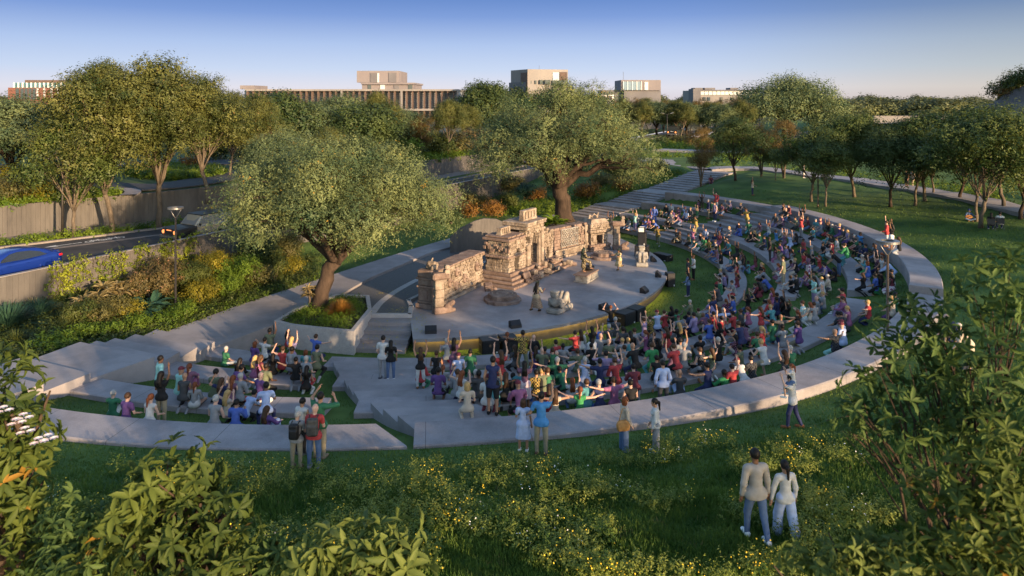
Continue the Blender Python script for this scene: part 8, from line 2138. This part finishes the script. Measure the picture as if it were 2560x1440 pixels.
hero('point_m', 1353, 1139, 981, R_(80), Jpo, 'z', .5, 'h', 'trousers', 'd', 'short', '2', False, 'man in bright blue polo shirt raising one arm beside the girl', (.12, .08, .05))
Jt = stand(aL=((-.2, .05, -1), (.05, .35, -1)), aR=((.22, .1, -1), (-.05, .5, -1)), look=(0, 1, 0))
tw = hero('talk_w', 1560, 1128, 992, R_(15), Jt, 'e', 2, 'j', 'wide', 'r', 'bob', '1', True, 'woman in taupe cardigan and wide jeans carrying a tan shoulder bag', (.3, .2, .12))
p = world_of(tw, Jt['pel'] + V3(.22, -.12, .02)); b = empty('tote_bag', p, tw.rotation_euler.z, tw.scale.x); tag(b, 'tan slouchy shoulder bag of the woman in wide jeans', 'bag')
TAN = noise_mat('tan_leather', [(.3, (.36, .17, .05)), (.7, (.48, .25, .085))], scale=8, rough=.55)
V, F = blob([('e', (0, 0, -.02), (.1, .24, .2)), ('b', (0, 0, -.1), (.09, .2, .1), np.eye(3), .05), ('-', (0, 0, .12), V3(0, 0, 1))], .02, .04); npobj('bag', V, F, TAN, b, smooth=True)
MB().tube([(0, .17, .1), (-.02, .12, .32), (-.05, .08, .48), (-.05, .0, .48), (-.02, -.08, .3), (0, -.15, .1)], .014, 6).build('strap', TAN, b, smooth=True)
hero('talk_w', 1640, 1133, 996, R_(172), Jt, 'w', 2, 'a', 'wide', 'd', 'pony', '2', True, 'woman in cropped white top and grey trousers facing the woman with the bag', (.8, .8, .8))
Jc = walk(lean=(0, .1, 1), aL=((-.5, .35, .3), (.2, .35, .8)), aR=((.5, .35, .3), (-.2, .35, .8)))
mc = hero('carry_m', 1982, 1073, 938, R_(150), Jc, 'w', 2, 'n', 'trousers', 'd', 'short', '1', False, 'walking man in white shirt and dark jeans carrying a child on his shoulders', (.22, .09, .04))
Jk = skeleton((0, 0, 0), lean=(0, .1, 1), hL=(-.45, .8, -.55), hR=(.45, .8, -.55), kL=(.1, -.05, -1), kR=(-.1, -.05, -1), aL=((-1, .2, .25), (-.9, .3, .2)), aR=((1, .1, -.35), (.9, .2, -.4)))
p = world_of(mc, Jc['neck'] + V3(0, -.06, .10)); hero('child', 0, 0, 0, R_(150), Jk, 'w', 2, 'j', 'shorts', 'r', 'pony', '1', True, 'child in white top riding on the shoulders of the walking man, arms out', (.7, .7, .7), loc=tuple(p), scale=mc.scale.x * .72)
Jh = stand(aL=((-.25, .1, -1), (.15, .5, -.8)), aR=((.75, .15, -.65), (.85, .2, -.2)))
def on(px, py): 
    z = 2.2
    for _ in range(12): p = P(px, py, z); z = surf_z(p.x, p.y)
    return p.x, p.y, z
a = on(957, 948); b_ = on(977, 950)
hero('hug_m', 0, 0, 0, R_(80), Jh, 'w', .5, 'a', 'trousers', 'd', 'short', '1', False, 'man in white polo hugging a woman, standing on the broad steps', (.1, .1, .12), loc=a, scale=(948 - 838) * a[1] / FPX / 1.74)
hero('hug_w', 0, 0, 0, R_(95), Jt, 'k', .5, 'j', 'trousers', 'd', 'long', '2', True, 'woman in black t-shirt and blue jeans hugged by a man on the broad steps', (.75, .72, .7), loc=b_, scale=(950 - 851) * b_[1] / FPX / 1.72)
# --- performers
ROBE, ntr, br_ = newmat('patterned_robe'); Lr = ntr.links.new
tcr = ntr.nodes.new('ShaderNodeTexCoord'); wv = ntr.nodes.new('ShaderNodeTexWave'); wv.wave_type = 'RINGS'; wv.inputs['Scale'].default_value = 5.5; wv.inputs['Distortion'].default_value = 6; wv.inputs['Detail'].default_value = 1
sp_ = ntr.nodes.new('ShaderNodeSeparateXYZ'); Lr(tcr.outputs['Object'], wv.inputs['Vector']); Lr(tcr.outputs['Object'], sp_.inputs[0])
zb = ntr.nodes.new('ShaderNodeMapRange'); zb.inputs['From Min'].default_value = .86; zb.inputs['From Max'].default_value = .80; Lr(sp_.outputs['Z'], zb.inputs['Value'])
zb2 = ntr.nodes.new('ShaderNodeMath'); zb2.operation = 'COMPARE'; zb2.inputs[1].default_value = 1.12; zb2.inputs[2].default_value = .07; Lr(sp_.outputs['Z'], zb2.inputs[0])
mxx = ntr.nodes.new('ShaderNodeMath'); mxx.operation = 'MAXIMUM'; Lr(zb.outputs[0], mxx.inputs[0]); Lr(zb2.outputs[0], mxx.inputs[1])
gtr = ntr.nodes.new('ShaderNodeMath'); gtr.operation = 'GREATER_THAN'; gtr.inputs[1].default_value = .5; Lr(wv.outputs['Fac'], gtr.inputs[0])
mlr = ntr.nodes.new('ShaderNodeMath'); mlr.operation = 'MULTIPLY'; Lr(mxx.outputs[0], mlr.inputs[0]); Lr(gtr.outputs[0], mlr.inputs[1])
mxr = ntr.nodes.new('ShaderNodeMix'); mxr.data_type = 'RGBA'; mxr.inputs['A'].default_value = (.42, .33, .22, 1); mxr.inputs['B'].default_value = (.10, .035, .03, 1); Lr(mlr.outputs[0], mxr.inputs['Factor']); Lr(mxr.outputs['Result'], br_.inputs['Base Color']); br_.inputs['Roughness'].default_value = .85
GOLDR = noise_mat('gold_print_robe', [(.35, (.10, .075, .03)), (.5, (.42, .33, .17)), (.7, (.55, .47, .32))], scale=7, rough=.8, coords='obj')
CAMO = noise_mat('dark_carved_costume', [(.4, (.02, .022, .016)), (.5, (.07, .055, .03)), (.6, (.36, .28, .17))], scale=11, rough=.8, coords='obj')
FEATH = noise_mat('dark_feathers', [(.3, (.008, .012, .01)), (.7, (.03, .045, .03))], scale=9, rough=.6, coords='obj')
def robe_mesh(J, ln, flare): return blob(torso_cloth(J, True, .8, .03, .05) + skirt(J, ln, flare, .035), .022, .05)
J1 = stand(lean=(.05, .12, 1), hL=(-.1, -.25, -1), hR=(.1, .35, -1), kL=(0, -.75, -.7), kR=(0, -.2, -1), aL=((-.3, .4, -.8), (.5, .7, .3)), aR=((.35, .35, -.8), (-.1, .8, .4)))
def performer(px, py, toppy, face, J, robe, ln, flare, label, hairlen, zloc=STZ, key='perf'):
    p = P(px, py, zloc); sc = (py - toppy) * p.y / FPX / 1.80
    r = empty('performer', (p.x, p.y, zloc - .01), face - math.pi / 2, sc); tag(r, label, 'performer')
    o = bpy.data.objects.new('body', body_mesh(key, True, .02, J)); o.color = (*SKINC['3'], 1); link(o, r)
    V, F = robe_mesh(J, ln, flare); npobj('robe', V, F, robe, r, smooth=True)
    f, rr_, u = head_frame(J); h = J['head']; b = h - f * .065
    V, F = blob([('e', h + u * .03 - f * .02, (.1, .115, .115), np.stack([rr_, f, u], 1)), ('-', h + f * .05, (f * .75 - u * .66))] + [('c', b + rr_ * x, b + rr_ * x * 2.2 - V3(0, 0, hairlen * l) - f * (.12 + .16 * l), .075, .03) for x, l in ((-.05, .8), (0, 1), (.05, .9), (.02, .6))], .02, .03)
    o = npobj('hair', V, F, HAIRM, r, smooth=True); o.color = (*HAIRC['d'][0], 1)
    o = bpy.data.objects.new('shoes', part_mesh(('shoes', key), shoe(J), .016, CLOTH, k=.01)); o.color = (.05, .035, .02, 1); link(o, r)
    return r
pf = performer(1341, 779, 702, R_(55), J1, ROBE, .66, .14, 'long-haired dancer in cream robe with brown scroll borders, near the reclining figure', .55, key='dancer')
mb = MB(); [mb.tube([J1['head'] + V3(math.cos(a) * .07, math.sin(a) * .07, .08), J1['head'] + V3(math.cos(a) * .11, math.sin(a) * .11 - .02, .17)], [.03, .012], 6) for a in np.linspace(0, 6.28, 9)[:-1]]; mb.build('headdress', FEATH, pf)
J3 = stand(lean=(-.03, .1, 1), hL=(-.08, .3, -1), hR=(.08, .1, -1), kL=(0, -1, -.3), kR=(0, -.15, -1), aL=((-.4, .6, -.5), (-.1, .9, .1)), aR=((.4, .6, -.5), (.1, .9, .1)))
pf = performer(1548, 676, 620, R_(215), J3, GOLDR, .58, .1, 'dancer in gold printed robe and feathered hat beside the far round altar', .2, key='dancer_far')
V, F = blob([('e', J3['head'] + V3(0, 0, .09), (.16, .16, .05)), ('c', J3['head'] + V3(0, -.05, .12), J3['head'] + V3(.25, -.25, .1), .07, .03), ('c', J3['head'] + V3(0, -.05, .1), J3['head'] + V3(.1, -.34, .0), .07, .03)], .022, .03); npobj('feather_hat', V, F, FEATH, pf, smooth=True)
J2 = stand(lean=(0, .02, 1), hL=(-.08, .0, -1), hR=(.12, .9, -.35), kR=(0, .15, -1), aL=((-.3, .1, -1), (-.1, .5, -.8)), aR=((.35, .5, -.75), (.2, .9, .0)))
pA = (ALT[0] - .42 * math.cos(1.09), ALT[1] - .42 * math.sin(1.09), ALT[2])
r = empty('performer', (pA[0], pA[1], pA[2] - .01), 1.0 - math.pi / 2 - .9, .92); tag(r, 'masked performer in dark carved costume standing on the stone altar', 'performer')
o = bpy.data.objects.new('body', body_mesh('masked', False, .02, J2)); o.color = (*SKINC['3'], 1); link(o, r)
V, F = blob(torso_cloth(J2, False, 2, .03, .06), .022, .04); npobj('tunic', V, F, CAMO, r, smooth=True)
V, F = blob(leg_cloth(J2, 1.6, .03, .03) + [('c', J2['pel'], J2['pel'] - V3(0, .05, .5), .15, .17)], .022, .05); npobj('loincloth', V, F, CAMO, r, smooth=True)
V, F = blob(hair_prims(J2, 'long') + [('c', J2['head'] - V3(0, .1, 0), J2['head'] - V3(0, .2, .6), .12, .1), ('c', J2['head'] + V3(0, -.03, .1), J2['head'] + V3(0, -.06, .17), .1, .06)], .022, .04); npobj('mane', V, F, FEATH, r, smooth=True)
f, rr_, u = head_frame(J2); h = J2['head']
V, F = blob([('e', h + f * .05, (.085, .06, .11), np.stack([rr_, f, u], 1)), ('c', h + f * .085 - u * .07, h + f * .09 - u * .1, .045, .04)], .016, .02); npobj('skull_mask', V, F, LIME2, r, smooth=True)
for s in (-1, 1):
    em = MB(); em.ball(h + f * .105 + rr_ * s * .033 + u * .015, .02, 7, 5); em.build('eye_hole', BLACK, r)
# --- the guitarist, the pair on folding chairs, the people behind the big shrub, the two on the garden path
Js = kneesup(.3, lean=(0, .08, 1), aL=((-.35, .45, -.8), (.25, .8, .3)), aR=((.3, .2, -.9), (-.6, .75, -.1)), look=(-.1, 1, -.3))
X, Y, Z = G(2423, 552); gs_ = (552 - 521) * Y / FPX / 1.05
Js = sit(.22, lean=(0, .05, 1), aL=((-.5, .45, -.8), (-.2, .85, .25)), aR=((.35, .25, -.9), (-.6, .75, -.1)), look=(-.1, 1, -.25))
gt_ = hero('guitar', 0, 0, 0, R_(250), Js, 'j', 2, 'j', 'trousers', 'b', 'short', '1', False, 'guitarist in denim jacket and blue hat sitting cross-legged on the lawn', (.2, .1, .05), loc=(X, Y, Z), scale=gs_)
h = Js['head']; ht = MB(); ht.lathe([(.0, .05), (.19, .05), (.2, .065), (.105, .075), (.1, .17), (.0, .185)], 16, tuple(h)); o = ht.build('hat', CLOTH, gt_, smooth=True); o.color = (.03, .05, .16, 1)
p = world_of(gt_, Js['pel'] + V3(.05, .26, .16)); g = empty('guitar', p, gt_.rotation_euler.z, gs_); tag(g, 'brown acoustic guitar held by the guitarist on the lawn', 'guitar')
WOODG = noise_mat('guitar_wood', [(.3, (.28, .11, .03)), (.7, (.42, .19, .06))], scale=5, rough=.35, coords='obj')
V, F = blob([('e', (.12, 0, 0), (.19, .055, .16)), ('e', (-.1, 0, .03), (.15, .05, .12))], .016, .05); npobj('sound_box', V, F, WOODG, g, smooth=True)
MB().tube([(-.2, .02, .05), (-.62, .02, .17)], .02, 6).build('neck', TIMBER, g); mb = MB(); mb.bbox((-.68, .02, .19), (.15, .03, .06), .01, M=Matrix.Rotation(.28, 3, 'Y')); mb.build('headstock', TIMBER, g); mb = MB(); mb.tube([(-.02, .052, .02), (-.02, .06, .02)], .045, 14); mb.build('sound_hole', BLACK, g)
Jch = skeleton((0, 0, .46), lean=(0, -.1, 1), hL=(-.08, 1, .05), hR=(.08, 1, .05), kL=(0, .1, -1), kR=(0, .1, -1), aL=LAPL, aR=LAPR)
for i, (px, py, tp, lb, cl_) in enumerate(((2478, 575, 'k', 'seated figure in black, in the folding chair nearer the leaning tree', 'folding chair under the figure in black'), (2500, 573, 'w', 'seated figure in white shirt on a folding chair beside the one in black', 'folding chair under the figure in the white shirt'))):
    X, Y, Z = G(px, py); s = 1.0; a = R_(60)
    hero('chair_sit', 0, 0, 0, a, Jch, tp, .5, 'n', 'trousers', 'd', 'short' if i else 'long', '2', not i, lb, (.2, .2, .2), loc=(X, Y, Z), scale=s)
    c = empty('folding_chair', (X, Y, Z), a - math.pi / 2, s); tag(c, cl_, 'chair')
    mb = MB(); mb.bbox((0, .02, .33), (.46, .42, .02), .008); mb.build('seat', DARKST, c)
    mb = MB(); mb.bbox((0, -.28, .62), (.46, .02, .42), .008, M=Matrix.Rotation(-.2, 3, 'X')); mb.build('backrest', DARKST, c)
    for sg in (-1, 1):
        MB().tube([(sg * .24, -.34, .85), (sg * .24, -.2, .34), (sg * .24, .22, 0)], .012, 6).build('leg', CHROME, c); MB().tube([(sg * .23, .22, .33), (sg * .23, -.22, 0)], .012, 6).build('leg', CHROME, c)
X, Y, Z = G(2398, 852)
hero('kneel_dog', 0, 0, 0, R_(170), POSE['C'], 'n', 2, 'n', 'trousers', 'b', 'bald', '1', False, 'bald man in dark blue jacket crouching beside the tan dog behind the big shrub', (.05, .05, .05), loc=(X, Y, Z), scale=1.12)
Jco = stand(lean=(.05, .55, .85), aL=((-.3, .3, -.9), (0, .5, -.8)), aR=((.5, .2, -.9), (.5, .3, -.6)), look=(0, 1, -.5))
X, Y, Z = G(2424, 925); r = hero('coat', 0, 0, 0, R_(150), Jco, 'e', 2, 'e', 'dress', 'g', 'short', '1', True, 'stooping person in long pale coat behind the big shrub', (.1, .1, .1), loc=(X, Y, Z), scale=1.0)
X, Y, Z = G(2366, 852); dg = empty('dog', (X, Y, Z), R_(120)); tag(dg, 'fluffy tan dog with red and black harness, sitting beside the bald man', 'dog')
FUR = noise_mat('tan_fur', [(.3, (.34, .22, .11)), (.7, (.56, .42, .27))], scale=10, rough=.95, bump=.6, bscale=60, bdist=.02, coords='obj')
V, F = blob([('c', (0, -.12, .18), (0, .16, .44), .17, .15), ('e', (0, -.16, .15), (.19, .2, .15)), ('c', (0, .16, .46), (0, .24, .62), .10, .085), ('e', (0, .27, .68), (.085, .1, .085)), ('c', (0, .33, .66), (0, .43, .63), .05, .035), ('c', (-.06, .24, .74), (-.08, .22, .82), .03, .012), ('c', (.06, .24, .74), (.08, .22, .82), .03, .012),
             ('c', (-.08, .2, .36), (-.08, .24, .04), .055, .035), ('c', (.08, .2, .36), (.08, .24, .04), .055, .035), ('c', (-.08, .24, .03), (-.08, .3, .025), .035, .03), ('c', (.08, .24, .03), (.08, .3, .025), .035, .03), ('c', (-.16, -.12, .14), (-.16, .08, .07), .1, .05), ('c', (.16, -.12, .14), (.16, .08, .07), .1, .05), ('c', (-.16, .06, .04), (-.16, .16, .03), .04, .035), ('c', (.16, .06, .04), (.16, .16, .03), .04, .035), ('c', (0, -.3, .08), (.22, -.42, .06), .06, .03)], .018, .05)
npobj('body', V, F, FUR, dg, smooth=True)
REDN = plain('red_webbing', (.4, .02, .02), .6)
n = 18; pts = [(.13 * math.cos(a), .205 + .10 * math.sin(a) * .9, .52 + .06 * math.sin(a)) for a in np.linspace(0, 2 * math.pi, n)]; MB().tube(pts, .018, 6).build('harness', REDN, dg)
X, Y, Z = on(2267, 468); hero('stroll', 0, 0, 0, R_(200), Jt, 'k', .5, 'k', 'skirt', 'd', 'long', '2', True, 'stroller in black skirt on the garden path behind a tree trunk', (.1, .1, .1), loc=(X, Y, 3.86), scale=1.02)
X, Y, Z = on(2281, 467); hero('stroll_m', 0, 0, 0, R_(200), Jm, 'e', 2, 'h', 'trousers', 'b', 'short', '1', False, 'stroller in pale shirt on the garden path beside the one in black', (.1, .1, .1), loc=(X, Y, 3.86), scale=1.02)
X, Y, Z = on(1777, 442); hero('K', 0, 0, 0, R_(260), POSE['N'], 'm', .5, 's', 'trousers', 'd', 'short', '2', False, 'lone person in maroon sitting on the upper flight of the far steps', (.1, .1, .1), loc=(X, Y, Z), scale=1.05, res=.0171)
